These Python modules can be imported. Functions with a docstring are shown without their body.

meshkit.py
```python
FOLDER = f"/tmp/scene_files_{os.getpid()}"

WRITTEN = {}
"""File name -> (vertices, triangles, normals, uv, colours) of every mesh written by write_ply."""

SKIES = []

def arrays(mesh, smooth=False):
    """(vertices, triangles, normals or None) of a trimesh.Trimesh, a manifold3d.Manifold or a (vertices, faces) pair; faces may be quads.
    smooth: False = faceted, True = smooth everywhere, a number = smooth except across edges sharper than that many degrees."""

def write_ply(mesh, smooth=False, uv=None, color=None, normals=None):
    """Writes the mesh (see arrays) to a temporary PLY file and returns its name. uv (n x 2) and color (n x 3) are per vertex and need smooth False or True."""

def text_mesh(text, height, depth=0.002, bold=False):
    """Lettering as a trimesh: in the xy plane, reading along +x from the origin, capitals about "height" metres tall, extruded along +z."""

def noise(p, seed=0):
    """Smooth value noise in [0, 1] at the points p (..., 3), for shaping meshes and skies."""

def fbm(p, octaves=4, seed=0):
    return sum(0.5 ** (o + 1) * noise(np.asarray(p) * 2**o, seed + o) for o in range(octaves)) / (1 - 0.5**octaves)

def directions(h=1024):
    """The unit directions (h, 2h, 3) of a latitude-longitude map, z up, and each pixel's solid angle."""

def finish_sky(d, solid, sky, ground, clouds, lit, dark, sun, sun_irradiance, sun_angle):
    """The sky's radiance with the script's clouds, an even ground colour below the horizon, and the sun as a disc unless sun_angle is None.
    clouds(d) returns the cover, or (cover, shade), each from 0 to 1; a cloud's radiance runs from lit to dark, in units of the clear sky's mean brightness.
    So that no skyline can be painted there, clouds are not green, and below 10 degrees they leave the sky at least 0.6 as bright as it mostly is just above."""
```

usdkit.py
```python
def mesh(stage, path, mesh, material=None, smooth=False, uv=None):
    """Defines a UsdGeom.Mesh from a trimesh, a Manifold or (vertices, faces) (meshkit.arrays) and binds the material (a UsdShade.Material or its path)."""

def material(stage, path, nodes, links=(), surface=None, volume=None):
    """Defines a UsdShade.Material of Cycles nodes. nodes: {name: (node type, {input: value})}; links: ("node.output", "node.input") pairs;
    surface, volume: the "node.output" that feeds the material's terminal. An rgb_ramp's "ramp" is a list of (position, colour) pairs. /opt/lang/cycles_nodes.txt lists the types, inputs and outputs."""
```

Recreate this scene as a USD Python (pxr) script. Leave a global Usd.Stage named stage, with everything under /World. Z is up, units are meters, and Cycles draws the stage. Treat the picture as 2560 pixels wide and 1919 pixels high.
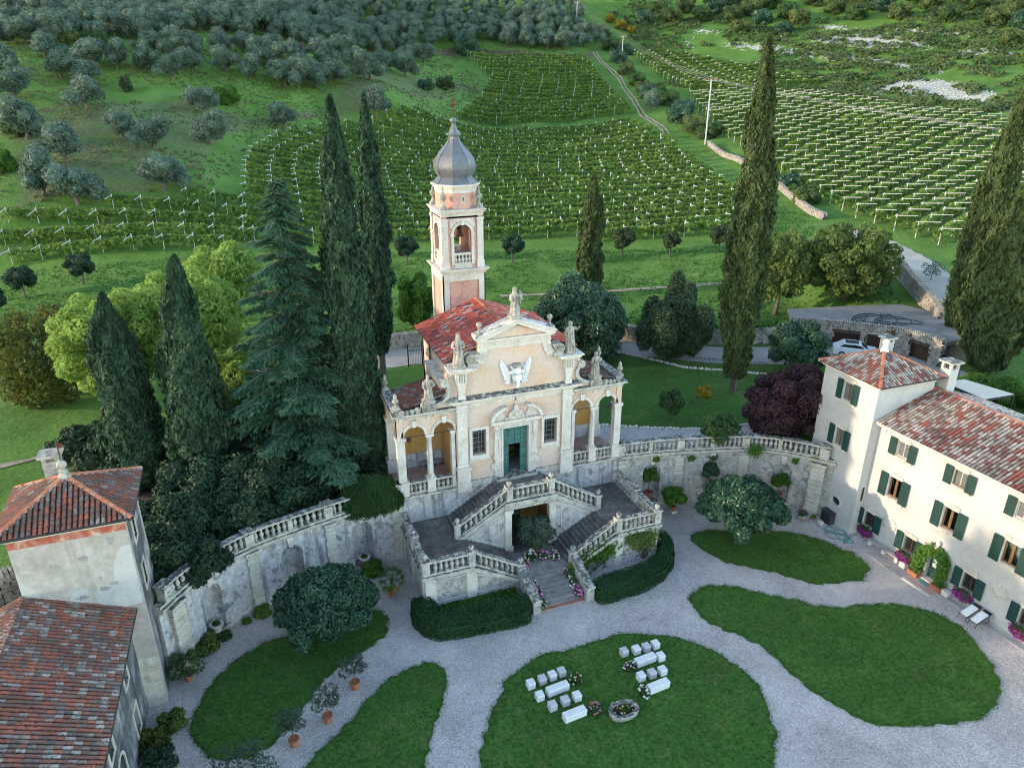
import math, numpy as np, trimesh, usdkit, meshkit
from pxr import Usd, UsdGeom, UsdLux, UsdShade, Gf, Sdf, Vt
from shapely.geometry import Polygon, LineString, Point, box as sbox
from shapely.ops import unary_union
from shapely import contains_xy
from scipy.interpolate import RBFInterpolator, CubicSpline

# x runs along the chapel front, y from the courtyard into the hill, z up; the origin is below the chapel door
stage = Usd.Stage.CreateInMemory()
UsdGeom.SetStageUpAxis(stage, 'Z'); UsdGeom.SetStageMetersPerUnit(stage, 1.0)
UsdGeom.Xform.Define(stage, '/World'); UsdGeom.Scope.Define(stage, '/World/Looks')

# ---------------------------------------------------------------- camera, sky, sun, exposure
CAM = np.array([-17.04, -44.67, 33.0]); YAW = math.radians(20.6); PITCH = math.radians(23.1); FPX = 1818.0
RIGHT = np.array([math.cos(YAW), -math.sin(YAW), 0]); FLAT = np.array([math.sin(YAW), math.cos(YAW), 0])
FWD = FLAT * math.cos(PITCH) - np.array([0, 0, math.sin(PITCH)]); UP = np.cross(RIGHT, FWD)
cam = UsdGeom.Camera.Define(stage, '/World/camera')
cam.AddTransformOp().Set(Gf.Matrix4d(*[float(v) for r in (np.append(RIGHT, 0), np.append(UP, 0), np.append(-FWD, 0), np.append(CAM, 1)) for v in r]))
cam.CreateHorizontalApertureAttr(36.0); cam.CreateFocalLengthAttr(36.0 * FPX / 2560); cam.CreateVerticalApertureAttr(27.0)
cam.CreateClippingRangeAttr(Gf.Vec2f(0.5, 6000))
EXPOSURE = 2.2
cam.CreateExposureAttr(EXPOSURE)
SUN_AZ = math.radians(14); SUN_EL = math.radians(9.3)
SUN = np.array([-math.cos(SUN_AZ) * math.cos(SUN_EL), math.sin(SUN_AZ) * math.cos(SUN_EL), math.sin(SUN_EL)])
sky = UsdLux.DomeLight.Define(stage, '/World/sky')
SKY_STRENGTH = 0.15
skm = usdkit.material(stage, '/World/Looks/sky_look', {
    's': ('sky_texture', {'sky_type': 'single_scattering', 'sun_disc': False, 'sun_elevation': SUN_EL, 'sun_rotation': math.atan2(SUN[0], SUN[1]), 'air_density': 0.95, 'aerosol_density': 0.45}),
    'b': ('background_shader', {'strength': SKY_STRENGTH})}, [('s.color', 'b.color')], surface='b.background')
UsdShade.MaterialBindingAPI.Apply(sky.GetPrim()).Bind(skm)
sky.GetPrim().SetCustomDataByKey('kind', 'structure'); sky.GetPrim().SetCustomDataByKey('label', 'clear evening sky, out of frame above the hills'); sky.GetPrim().SetCustomDataByKey('category', 'sky')
sun = UsdLux.DistantLight.Define(stage, '/World/sun')
sun.CreateIntensityAttr(0.32); sun.CreateAngleAttr(1.2); sun.CreateColorAttr(Gf.Vec3f(1.0, 0.80, 0.58)); sun.CreateNormalizeAttr(True)
zx = np.cross([0, 0, 1], SUN); zx /= np.linalg.norm(zx); zy = np.cross(SUN, zx)
sun.AddTransformOp().Set(Gf.Matrix4d(*[float(v) for r in (np.append(zx, 0), np.append(zy, 0), np.append(SUN, 0), [0, 0, 50, 1]) for v in r]))

# ---------------------------------------------------------------- scene writing helpers
COUNT = {}
class Node:
    def __init__(s, path, off): s.path, s.off = path, np.array(off, float)
def fresh(parent, name):
    k = (parent, name); n = COUNT.get(k, 0); COUNT[k] = n + 1
    return f'{parent}/{name}' if n == 0 else f'{parent}/{name}_{n:03d}'
def tag(prim, label=None, cat=None, group=None, kind=None):
    for k, v in (('label', label), ('category', cat), ('group', group), ('kind', kind)):
        if v: prim.SetCustomDataByKey(k, v)
def thing(name, label, cat, loc=(0, 0, 0), rot=0, scale=None, group=None, kind=None):
    p = fresh('/World', name); x = UsdGeom.Xform.Define(stage, p)
    x.AddTranslateOp().Set(Gf.Vec3d(*map(float, loc))); x.AddRotateZOp().Set(float(rot))
    x.AddScaleOp().Set(Gf.Vec3f(*([1.0] * 3 if scale is None else [float(v) for v in np.broadcast_to(scale, 3)])))
    tag(x.GetPrim(), label, cat, group, kind)
    return Node(p, loc)
def dup(src, loc, rot, scale, label, group=None):
    name = src.path.split('/')[-1]; name = name[:-4] if name[-4:-3] == '_' and name[-3:].isdigit() else name; sp = stage.GetPrimAtPath(src.path)
    p = fresh('/World', name); x = UsdGeom.Xform.Define(stage, p); pr = x.GetPrim()
    pr.GetReferences().AddInternalReference(src.path); pr.SetInstanceable(True)
    pr.GetAttribute('xformOp:translate').Set(Gf.Vec3d(*map(float, loc))); pr.GetAttribute('xformOp:rotateZ').Set(float(rot))
    pr.GetAttribute('xformOp:scale').Set(Gf.Vec3f(*[float(v) for v in np.broadcast_to(scale, 3)]))
    tag(pr, label, sp.GetCustomDataByKey('category'), group)
    return Node(p, loc)
class MB:
    def __init__(s): s.V, s.F, s.T, s.n = [], [], [], 0
    def add(s, v, f=None, tone=0.0):
        if f is None: v, f = (np.asarray(v.vertices), np.asarray(v.faces)) if hasattr(v, 'faces') else v
        v = np.asarray(v, float); f = np.asarray(f, int)
        if f.shape[1] == 4: f = np.vstack([f[:, [0, 1, 2]], f[:, [0, 2, 3]]])
        s.V.append(v); s.F.append(f + s.n); s.T.append(np.broadcast_to(tone, (len(v),))); s.n += len(v); return s
    def box(s, x0, x1, y0, y1, z0, z1, tone=0.0): return s.add(BOXV * [x1 - x0, y1 - y0, z1 - z0] + [x0, y0, z0], BOXF, tone)
    def get(s): return np.vstack(s.V), np.vstack(s.F)
    def tone(s): return np.concatenate(s.T)
BOXV = np.array([[0, 0, 0], [1, 0, 0], [1, 1, 0], [0, 1, 0], [0, 0, 1], [1, 0, 1], [1, 1, 1], [0, 1, 1]], float)
BOXF = np.array([[0, 3, 2, 1], [4, 5, 6, 7], [0, 1, 5, 4], [1, 2, 6, 5], [2, 3, 7, 6], [3, 0, 4, 7]])
def vf(m):
    if isinstance(m, MB): return m.get()
    if hasattr(m, 'faces'): return np.asarray(m.vertices, float), np.asarray(m.faces)
    return np.asarray(m[0], float), np.asarray(m[1], int)
def add(parent, name, mesh, mat, smooth=False, tone=None, label=None, kind=None, cat=None, group=None):
    if tone is None and isinstance(mesh, MB) and mesh.tone().any(): tone = mesh.tone()
    v, f = vf(mesh)
    base = '/World' if parent is None else parent.path; off = np.zeros(3) if parent is None else parent.off
    p = fresh(base, name)
    if tone is not None: smooth = True if smooth else False
    m = usdkit.mesh(stage, p, (v - off, f), MAT[mat], smooth)
    if tone is not None:
        t = np.broadcast_to(np.asarray(tone, np.float32), (len(v),))
        UsdGeom.PrimvarsAPI(m).CreatePrimvar('tone', Sdf.ValueTypeNames.FloatArray, 'vertex').Set(Vt.FloatArray.FromNumpy(np.ascontiguousarray(t)))
    tag(m.GetPrim(), label, cat, group, kind)
    return Node(p, off)
def single(name, mesh, mat, label, cat, smooth=False, group=None, kind=None, tone=None):
    """a thing that is one mesh: its own Xform base stays at the mesh's foot"""
    return add(None, name, mesh, mat, smooth, tone, label, kind, cat, group)
# -- geometry
def bx(x0, x1, y0, y1, z0, z1): return MB().box(x0, x1, y0, y1, z0, z1)
def cbox(x0, x1, y0, y1, z0, z1, b=0.02):
    """a box with chamfered edges"""
    lo, hi = np.array([x0, y0, z0]), np.array([x1, y1, z1]); b = min(b, (hi - lo).min() * 0.4); pts = []
    for s in np.ndindex(2, 2, 2):
        c = np.where(s, hi, lo); d = np.where(s, -1, 1) * b
        for k in range(3):
            e = d.copy(); e[k] = 0; pts.append(c + e)
    return trimesh.convex.convex_hull(np.array(pts))
def rot(m, ang, about=(0, 0, 0)):
    v, f = vf(m); c, s = math.cos(ang), math.sin(ang); a = np.array(about, float)
    return (v - a) @ np.array([[c, s, 0], [-s, c, 0], [0, 0, 1]]) + a, f
def move(m, d):
    v, f = vf(m); return v + np.asarray(d, float), f
def place(m, o, u, w, n):
    """local x,y,z of the mesh become the world directions u, w, n at o"""
    v, f = vf(m); return np.asarray(o, float) + v[:, :1] * np.asarray(u, float) + v[:, 1:2] * np.asarray(w, float) + v[:, 2:3] * np.asarray(n, float), f
def ext(poly, d):
    ms = [trimesh.creation.extrude_polygon(g, d, engine='earcut') for g in getattr(poly, 'geoms', [poly]) if g.area > 1e-6]
    return trimesh.util.concatenate(ms)
def wall_xz(poly, y0, y1): return place(ext(poly, y1 - y0), (0, y0, 0), (1, 0, 0), (0, 0, 1), (0, 1, 0))
def wall_yz(poly, x0, x1): return place(ext(poly, x1 - x0), (x0, 0, 0), (0, 1, 0), (0, 0, 1), (1, 0, 0))
def slab(poly, z0, z1): return move(ext(poly, z1 - z0), (0, 0, z0))
def lathe(prof, c=(0, 0, 0), n=12, ph=0.0, sq=None):
    """profile of (radius, height) turned about the vertical through c"""
    a = np.arange(n) * 2 * math.pi / n + ph; r = np.array([p[0] for p in prof]); z = np.array([p[1] for p in prof]); k = len(prof)
    v = np.stack([r[:, None] * np.cos(a), r[:, None] * np.sin(a), np.repeat(z[:, None], n, 1)], -1).reshape(-1, 3) + np.asarray(c, float)
    i, j = np.meshgrid(np.arange(k - 1), np.arange(n), indexing='ij'); j2 = (j + 1) % n
    q = np.stack([i * n + j, i * n + j2, (i + 1) * n + j2, (i + 1) * n + j], -1).reshape(-1, 4)
    f = np.vstack([q[:, [0, 1, 2]], q[:, [0, 2, 3]]]); m = len(v)
    v = np.vstack([v, [np.add(c, (0, 0, z[0])), np.add(c, (0, 0, z[-1]))]]); jj = np.arange(n)
    f = np.vstack([f, np.stack([np.full(n, m), (jj + 1) % n, jj], 1), np.stack([np.full(n, m + 1), (k - 1) * n + jj, (k - 1) * n + (jj + 1) % n], 1)])
    return v, f
def tube(pts, r, n=6):
    p = np.asarray(pts, float); t = np.gradient(p, axis=0); t /= np.linalg.norm(t, axis=1, keepdims=True) + 1e-12
    a = np.cross(t, np.where(np.abs(t[:, 2:]) < 0.9, [0, 0, 1.0], [1.0, 0, 0])); a /= np.linalg.norm(a, axis=1, keepdims=True) + 1e-12
    b = np.cross(t, a); an = np.arange(n) * 2 * math.pi / n; r = np.broadcast_to(r, (len(p),))
    v = (p[:, None] + r[:, None, None] * (np.cos(an)[None, :, None] * a[:, None] + np.sin(an)[None, :, None] * b[:, None])).reshape(-1, 3)
    i, j = np.meshgrid(np.arange(len(p) - 1), np.arange(n), indexing='ij'); j2 = (j + 1) % n
    q = np.stack([i * n + j, i * n + j2, (i + 1) * n + j2, (i + 1) * n + j], -1).reshape(-1, 4); f = np.vstack([q[:, [0, 1, 2]], q[:, [0, 2, 3]]])
    jj = np.arange(n); m = len(v); v = np.vstack([v, p[:1], p[-1:]]); k = len(p)
    f = np.vstack([f, np.stack([np.full(n, m), (jj + 1) % n, jj], 1), np.stack([np.full(n, m + 1), (k - 1) * n + jj, (k - 1) * n + (jj + 1) % n], 1)])
    return v, f
def bar(a, b, w, h=None):
    """square bar from a to b"""
    a, b = np.asarray(a, float), np.asarray(b, float); h = w if h is None else h; t = b - a; L = np.linalg.norm(t); t = t / L
    s = np.cross(t, [0, 0, 1.0]) if abs(t[2]) < 0.95 else np.array([1.0, 0, 0]); s = s / np.linalg.norm(s); u = np.cross(s, t)
    return place(MB().box(-w / 2, w / 2, -h / 2, h / 2, 0, L), a, s, u, t)
def join(*ms):
    mb = MB()
    for m in ms: mb.add(*vf(m))
    return mb
def ball(c, r, sub=2, s=(1, 1, 1)):
    m = trimesh.creation.icosphere(sub, 1.0); return np.asarray(m.vertices) * r * np.asarray(s) + np.asarray(c, float), np.asarray(m.faces)
def arch_poly(xc, w, z0, zs, n=14):
    """opening of half width w: jambs from z0 to the spring zs, then a half circle"""
    a = np.linspace(0, math.pi, n); return Polygon([(xc + w, z0)] + [(xc + w * math.cos(t), zs + w * math.sin(t)) for t in a] + [(xc - w, z0)])
def moulding(parent, name, mat, x0, x1, y0, y1, z0, steps, **kw):
    """a stepped cornice round a rectangular block: steps of (height, projection)"""
    mb = MB(); z = z0
    for h, p in steps: mb.box(x0 - p, x1 + p, y0 - p, y1 + p, z, z + h); z += h
    return add(parent, name, mb, mat, **kw)
def noise3(p, seed=0): return meshkit.noise(p, seed)
def near_first(items, key=lambda m: vf(m)[0].mean(0)): return sorted(items, key=lambda m: np.linalg.norm(key(m) - CAM))
# ---------------------------------------------------------------- materials
MAT = {}
def M(name, nodes, links, surface='p.BSDF', **k): MAT[name] = usdkit.material(stage, '/World/Looks/' + name, nodes, links, surface=surface, **k)
def patchy(name, ramp, scale=0.5, fine=6.0, rough=0.85, bump=0.25, bdist=0.02, spec=0.25, lichen=None, streak=None, detail=7, contrast=0.3, speck=None, metallic=0.0):
    """mottled surface: large patches through a colour ramp, fine grain, optional lichen on faces that look up, optional run-off streaks, optional specks"""
    N = {'g': ('geometry', {}), 'a': ('noise_texture', {'scale': scale, 'detail': detail, 'roughness': 0.62, 'distortion': 0.4}), 'r': ('rgb_ramp', {'ramp': ramp}),
         'f': ('noise_texture', {'scale': fine, 'detail': 5, 'roughness': 0.65}), 'fr': ('map_range', {'value': 0, 'from_min': 0.25, 'from_max': 0.75, 'to_min': 1 - contrast, 'to_max': 1 + contrast * 0.6, 'clamp': True}),
         'm': ('vector_math', {'math_type': 'scale'}), 'p': ('principled_bsdf', {'roughness': rough, 'specular_ior_level': spec, 'metallic': metallic}),
         'b': ('bump', {'strength': bump, 'distance': bdist})}
    K = [('g.position', 'a.vector'), ('g.position', 'f.vector'), ('a.fac', 'r.fac'), ('f.fac', 'fr.value'), ('r.color', 'm.vector1'), ('fr.result', 'm.scale'), ('f.fac', 'b.height'), ('b.normal', 'p.normal')]
    out = 'm.vector'
    if streak:
        col, amt, thr = streak
        N |= {'sm': ('mapping', {'scale': (1.6, 1.6, 0.12)}), 'sn': ('noise_texture', {'scale': 1.0, 'detail': 6, 'roughness': 0.65}), 'sr': ('map_range', {'value': 0, 'from_min': thr, 'from_max': thr + 0.14, 'to_min': 0, 'to_max': amt, 'clamp': True}),
              'sx': ('mix', {'mix_type': 'mix', 'color2': col})}
        K += [('g.position', 'sm.vector'), ('sm.vector', 'sn.vector'), ('sn.fac', 'sr.value'), ('sr.result', 'sx.fac'), (out, 'sx.color1')]; out = 'sx.color'
    if speck:
        col, sc, lo, hi = speck
        N |= {'kn': ('noise_texture', {'scale': sc, 'detail': 8, 'roughness': 0.7}), 'kr': ('map_range', {'value': 0, 'from_min': lo, 'from_max': hi, 'to_min': 0, 'to_max': 1, 'clamp': True}), 'kx': ('mix', {'mix_type': 'mix', 'color2': col})}
        K += [('g.position', 'kn.vector'), ('kn.fac', 'kr.value'), ('kr.result', 'kx.fac'), (out, 'kx.color1')]; out = 'kx.color'
    if lichen:
        col, lo, hi = lichen
        N |= {'gz': ('separate_xyz', {}), 'ln': ('noise_texture', {'scale': 3.2, 'detail': 8, 'roughness': 0.72}), 'zr': ('map_range', {'value': 0, 'from_min': 0.3, 'from_max': 0.85, 'to_min': 0.0, 'to_max': 0.13, 'clamp': True}),
              'la': ('math', {'math_type': 'add'}), 'lr': ('map_range', {'value': 0, 'from_min': lo, 'from_max': hi, 'to_min': 0, 'to_max': 0.92, 'clamp': True}), 'lx': ('mix', {'mix_type': 'mix', 'color2': col})}
        K += [('g.true_normal', 'gz.vector'), ('gz.z', 'zr.value'), ('g.position', 'ln.vector'), ('ln.fac', 'la.value1'), ('zr.result', 'la.value2'), ('la.value', 'lr.value'), ('lr.result', 'lx.fac'), (out, 'lx.color1')]; out = 'lx.color'
    K.append((out, 'p.base_color')); M(name, N, K)
DARK = (0.055, 0.058, 0.06)
patchy('church_plaster', [(0.3, (0.56, 0.35, 0.235)), (0.42, (0.585, 0.415, 0.31)), (0.52, (0.58, 0.445, 0.365)), (0.7, (0.58, 0.475, 0.415))], 0.40, 4, contrast=0.14, streak=((0.36, 0.33, 0.30), 0.5, 0.6))
patchy('trim_stone', [(0.3, (0.46, 0.405, 0.34)), (0.5, (0.60, 0.54, 0.475)), (0.7, (0.66, 0.61, 0.56))], 1.1, 9, bump=0.3, lichen=(DARK, 0.64, 0.80), streak=((0.30, 0.28, 0.25), 0.55, 0.6))
patchy('lichen_stone', [(0.3, (0.30, 0.29, 0.26)), (0.5, (0.46, 0.43, 0.37)), (0.7, (0.54, 0.50, 0.44))], 1.4, 9, bump=0.5, lichen=(DARK, 0.555, 0.66), speck=((0.13, 0.13, 0.125), 2.2, 0.57, 0.66))
patchy('statue_stone', [(0.3, (0.20, 0.19, 0.17)), (0.5, (0.36, 0.33, 0.28)), (0.7, (0.50, 0.46, 0.40))], 2.2, 14, bump=0.6, bdist=0.03, lichen=((0.09, 0.09, 0.085), 0.58, 0.78), speck=((0.10, 0.10, 0.10), 5, 0.55, 0.66))
patchy('wall_plaster', [(0.28, (0.16, 0.155, 0.155)), (0.38, (0.34, 0.31, 0.29)), (0.46, (0.52, 0.47, 0.44)), (0.54, (0.44, 0.43, 0.435)), (0.62, (0.56, 0.535, 0.52)), (0.72, (0.50, 0.36, 0.28))], 0.75, 4, bump=0.5, contrast=0.4, streak=((0.11, 0.11, 0.115), 0.85, 0.53), speck=((0.19, 0.185, 0.19), 1.3, 0.55, 0.62))
patchy('rubble_plaster', [(0.3, (0.25, 0.23, 0.21)), (0.5, (0.42, 0.39, 0.35)), (0.7, (0.50, 0.47, 0.43))], 1.2, 5, bump=0.9, bdist=0.05, speck=((0.19, 0.18, 0.165), 2.4, 0.50, 0.62), streak=((0.14, 0.14, 0.13), 0.6, 0.58))
patchy('ashlar', [(0.3, (0.36, 0.32, 0.25)), (0.5, (0.50, 0.46, 0.38)), (0.7, (0.55, 0.52, 0.46))], 1.0, 8, bump=0.5, lichen=(DARK, 0.66, 0.80), streak=((0.2, 0.19, 0.17), 0.6, 0.56))
patchy('ochre_plaster', [(0.3, (0.40, 0.20, 0.05)), (0.5, (0.46, 0.27, 0.09)), (0.62, (0.40, 0.25, 0.13)), (0.72, (0.50, 0.43, 0.36))], 0.55, 5, streak=((0.2, 0.14, 0.08), 0.5, 0.6))
patchy('pink_plaster', [(0.3, (0.46, 0.24, 0.18)), (0.55, (0.55, 0.31, 0.25)), (0.75, (0.55, 0.38, 0.31))], 0.6, 5, streak=((0.35, 0.25, 0.22), 0.5, 0.6))
patchy('white_plaster', [(0.3, (0.37, 0.36, 0.345)), (0.5, (0.44, 0.425, 0.405)), (0.7, (0.475, 0.46, 0.435))], 0.4, 4, bump=0.3, contrast=0.12, streak=((0.36, 0.36, 0.355), 0.55, 0.58), detail=7)
patchy('beige_plaster', [(0.3, (0.30, 0.265, 0.235)), (0.5, (0.40, 0.36, 0.325)), (0.7, (0.45, 0.41, 0.38))], 0.6, 4, bump=0.3, contrast=0.2, streak=((0.27, 0.24, 0.21), 0.6, 0.55))
patchy('black_plaster', [(0.3, (0.05, 0.055, 0.06)), (0.46, (0.10, 0.105, 0.11)), (0.56, (0.22, 0.22, 0.22)), (0.68, (0.42, 0.41, 0.40))], 0.5, 4, bump=0.5, streak=((0.04, 0.043, 0.046), 0.8, 0.5))
patchy('red_band', [(0.38, (0.34, 0.07, 0.05)), (0.52, (0.42, 0.17, 0.12)), (0.62, (0.55, 0.42, 0.35))], 1.3, 6)
patchy('steps_stone', [(0.3, (0.07, 0.067, 0.067)), (0.5, (0.13, 0.12, 0.112)), (0.7, (0.23, 0.20, 0.17))], 1.3, 8, bump=0.5, contrast=0.5, speck=((0.26, 0.24, 0.22), 4, 0.64, 0.70))
patchy('front_steps', [(0.3, (0.13, 0.125, 0.12)), (0.5, (0.24, 0.22, 0.21)), (0.62, (0.30, 0.27, 0.25)), (0.7, (0.42, 0.25, 0.20))], 1.2, 8, bump=0.4, contrast=0.35)
patchy('grey_slab', [(0.3, (0.2, 0.195, 0.19)), (0.7, (0.38, 0.36, 0.34))], 0.9, 8, bump=0.4)
patchy('pink_paving', [(0.3, (0.30, 0.19, 0.16)), (0.6, (0.42, 0.29, 0.26)), (0.75, (0.36, 0.32, 0.30))], 1.4, 8, bump=0.3)
patchy('rubble_stone', [(0.3, (0.20, 0.175, 0.15)), (0.5, (0.33, 0.295, 0.25)), (0.7, (0.45, 0.41, 0.36))], 1.6, 6, bump=0.8, bdist=0.05, contrast=0.5)
patchy('lead', [(0.3, (0.10, 0.105, 0.12)), (0.7, (0.17, 0.175, 0.19))], 1.2, 6, rough=0.42, spec=0.5, bump=0.1, contrast=0.15, metallic=0.25)
patchy('door_green', [(0.35, (0.045, 0.13, 0.115)), (0.65, (0.085, 0.20, 0.18))], 3.0, 14, rough=0.6, contrast=0.5)
patchy('shutter_green', [(0.35, (0.006, 0.032, 0.028)), (0.65, (0.010, 0.045, 0.038))], 1.0, 14, rough=0.45, contrast=0.15, spec=0.4)
patchy('brown_wood', [(0.3, (0.10, 0.055, 0.028)), (0.7, (0.19, 0.11, 0.055))], 2.0, 18, rough=0.5)
patchy('garage_wood', [(0.3, (0.05, 0.026, 0.020)), (0.7, (0.085, 0.045, 0.034))], 2.0, 18, rough=0.5)
patchy('iron', [(0.3, (0.018, 0.018, 0.02)), (0.7, (0.04, 0.038, 0.036))], 3, 14, rough=0.55)
patchy('rust_iron', [(0.3, (0.05, 0.02, 0.014)), (0.7, (0.12, 0.045, 0.03))], 3, 14, rough=0.6)
patchy('terracotta', [(0.3, (0.28, 0.09, 0.05)), (0.7, (0.42, 0.15, 0.085))], 2, 10, rough=0.75)
patchy('bark', [(0.3, (0.06, 0.045, 0.035)), (0.7, (0.16, 0.125, 0.10))], 3, 12, bump=0.9, bdist=0.03)
patchy('earth', [(0.3, (0.05, 0.035, 0.025)), (0.7, (0.11, 0.08, 0.06))], 3, 12)
patchy('concrete', [(0.3, (0.38, 0.37, 0.35)), (0.7, (0.50, 0.49, 0.46))], 1.5, 10, contrast=0.2)
patchy('post_concrete', [(0.3, (0.42, 0.42, 0.42)), (0.7, (0.58, 0.57, 0.56))], 1.0, 6, contrast=0.15)
patchy('canopy_cloth', [(0.3, (0.60, 0.52, 0.42)), (0.7, (0.66, 0.58, 0.48))], 1.0, 9, contrast=0.1)
patchy('white_paint', [(0.3, (0.70, 0.70, 0.70)), (0.7, (0.80, 0.80, 0.79))], 2.0, 9, contrast=0.06, bump=0.05)
patchy('pouf_fabric', [(0.3, (0.60, 0.585, 0.58)), (0.7, (0.70, 0.68, 0.67))], 2.5, 60, contrast=0.08, bump=0.2, bdist=0.004)
patchy('pouf_mauve', [(0.3, (0.44, 0.405, 0.41)), (0.7, (0.52, 0.48, 0.485))], 2.5, 60, contrast=0.08, bump=0.2, bdist=0.004)
patchy('cushion', [(0.3, (0.58, 0.60, 0.60)), (0.7, (0.72, 0.73, 0.72))], 5, 30, contrast=0.15)
patchy('black_rubber', [(0.3, (0.012, 0.013, 0.015)), (0.7, (0.03, 0.032, 0.036))], 3, 10, rough=0.5)
patchy('dark_plastic', [(0.3, (0.022, 0.024, 0.027)), (0.7, (0.032, 0.034, 0.037))], 3, 10, rough=0.45, contrast=0.1)
patchy('green_hose', [(0.3, (0.01, 0.20, 0.15)), (0.7, (0.02, 0.30, 0.22))], 3, 10, rough=0.4)
patchy('teal_mat', [(0.3, (0.07, 0.20, 0.20)), (0.7, (0.10, 0.27, 0.27))], 6, 30)
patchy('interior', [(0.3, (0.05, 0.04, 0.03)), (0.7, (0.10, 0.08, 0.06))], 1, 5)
patchy('curtain', [(0.3, (0.30, 0.36, 0.38)), (0.7, (0.48, 0.54, 0.55))], 3, 12)
patchy('insect_screen', [(0.3, (0.10, 0.10, 0.10)), (0.7, (0.14, 0.14, 0.135))], 3, 60, rough=0.6)
M('car_paint', {'p': ('principled_bsdf', {'base_color': (0.75, 0.76, 0.77), 'roughness': 0.25, 'coat_weight': 1.0, 'specular_ior_level': 0.5})}, [])
M('car_glass', {'p': ('principled_bsdf', {'base_color': (0.015, 0.018, 0.02), 'roughness': 0.06, 'specular_ior_level': 0.6})}, [])
M('glass', {'t': ('transparent_bsdf', {'color': (0.86, 0.9, 0.9)}), 'g': ('glossy_bsdf', {'roughness': 0.03, 'color': (0.9, 0.9, 0.9)}), 'f': ('fresnel', {'IOR': 1.6}), 'x': ('mix_closure', {})},
  [('f.fac', 'x.fac'), ('t.BSDF', 'x.closure1'), ('g.BSDF', 'x.closure2')], surface='x.closure')
M('water', {'p': ('principled_bsdf', {'base_color': (0.02, 0.03, 0.025), 'roughness': 0.08})}, [])

def tiles_mat(name, ramp, grime=0.55, lo=0.55):
    """roof tile: one tone per tile, with lichen blotches that run over the tiles"""
    M(name, {'t': ('attribute', {'attribute': 'tone'}), 'r': ('rgb_ramp', {'ramp': ramp, 'interpolate': True}), 'g': ('geometry', {}), 'n': ('noise_texture', {'scale': 9.0, 'detail': 6, 'roughness': 0.7}),
             'k': ('map_range', {'value': 0, 'from_min': lo, 'from_max': lo + 0.1, 'to_min': 0, 'to_max': grime, 'clamp': True}), 'x': ('mix', {'mix_type': 'mix', 'color2': (0.045, 0.04, 0.038)}),
             'n2': ('noise_texture', {'scale': 0.7, 'detail': 5}), 'k2': ('map_range', {'value': 0, 'from_min': 0.3, 'from_max': 0.7, 'to_min': 0.7, 'to_max': 1.2, 'clamp': True}), 'm': ('vector_math', {'math_type': 'scale'}),
             'b': ('bump', {'strength': 0.4, 'distance': 0.01}), 'p': ('principled_bsdf', {'roughness': 0.8, 'specular_ior_level': 0.3})},
      [('t.fac', 'r.fac'), ('g.position', 'n.vector'), ('n.fac', 'k.value'), ('k.result', 'x.fac'), ('r.color', 'm.vector1'), ('g.position', 'n2.vector'), ('n2.fac', 'k2.value'), ('k2.result', 'm.scale'), ('m.vector', 'x.color1'),
       ('x.color', 'p.base_color'), ('n.fac', 'b.height'), ('b.normal', 'p.normal')])
tiles_mat('tile_red', [(0.0, (0.40, 0.06, 0.04)), (0.45, (0.46, 0.085, 0.05)), (0.62, (0.42, 0.11, 0.075)), (0.68, (0.13, 0.055, 0.055)), (0.78, (0.09, 0.06, 0.065)), (0.82, (0.42, 0.30, 0.25)), (1.0, (0.50, 0.38, 0.32))], 0.35, 0.60)
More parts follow.
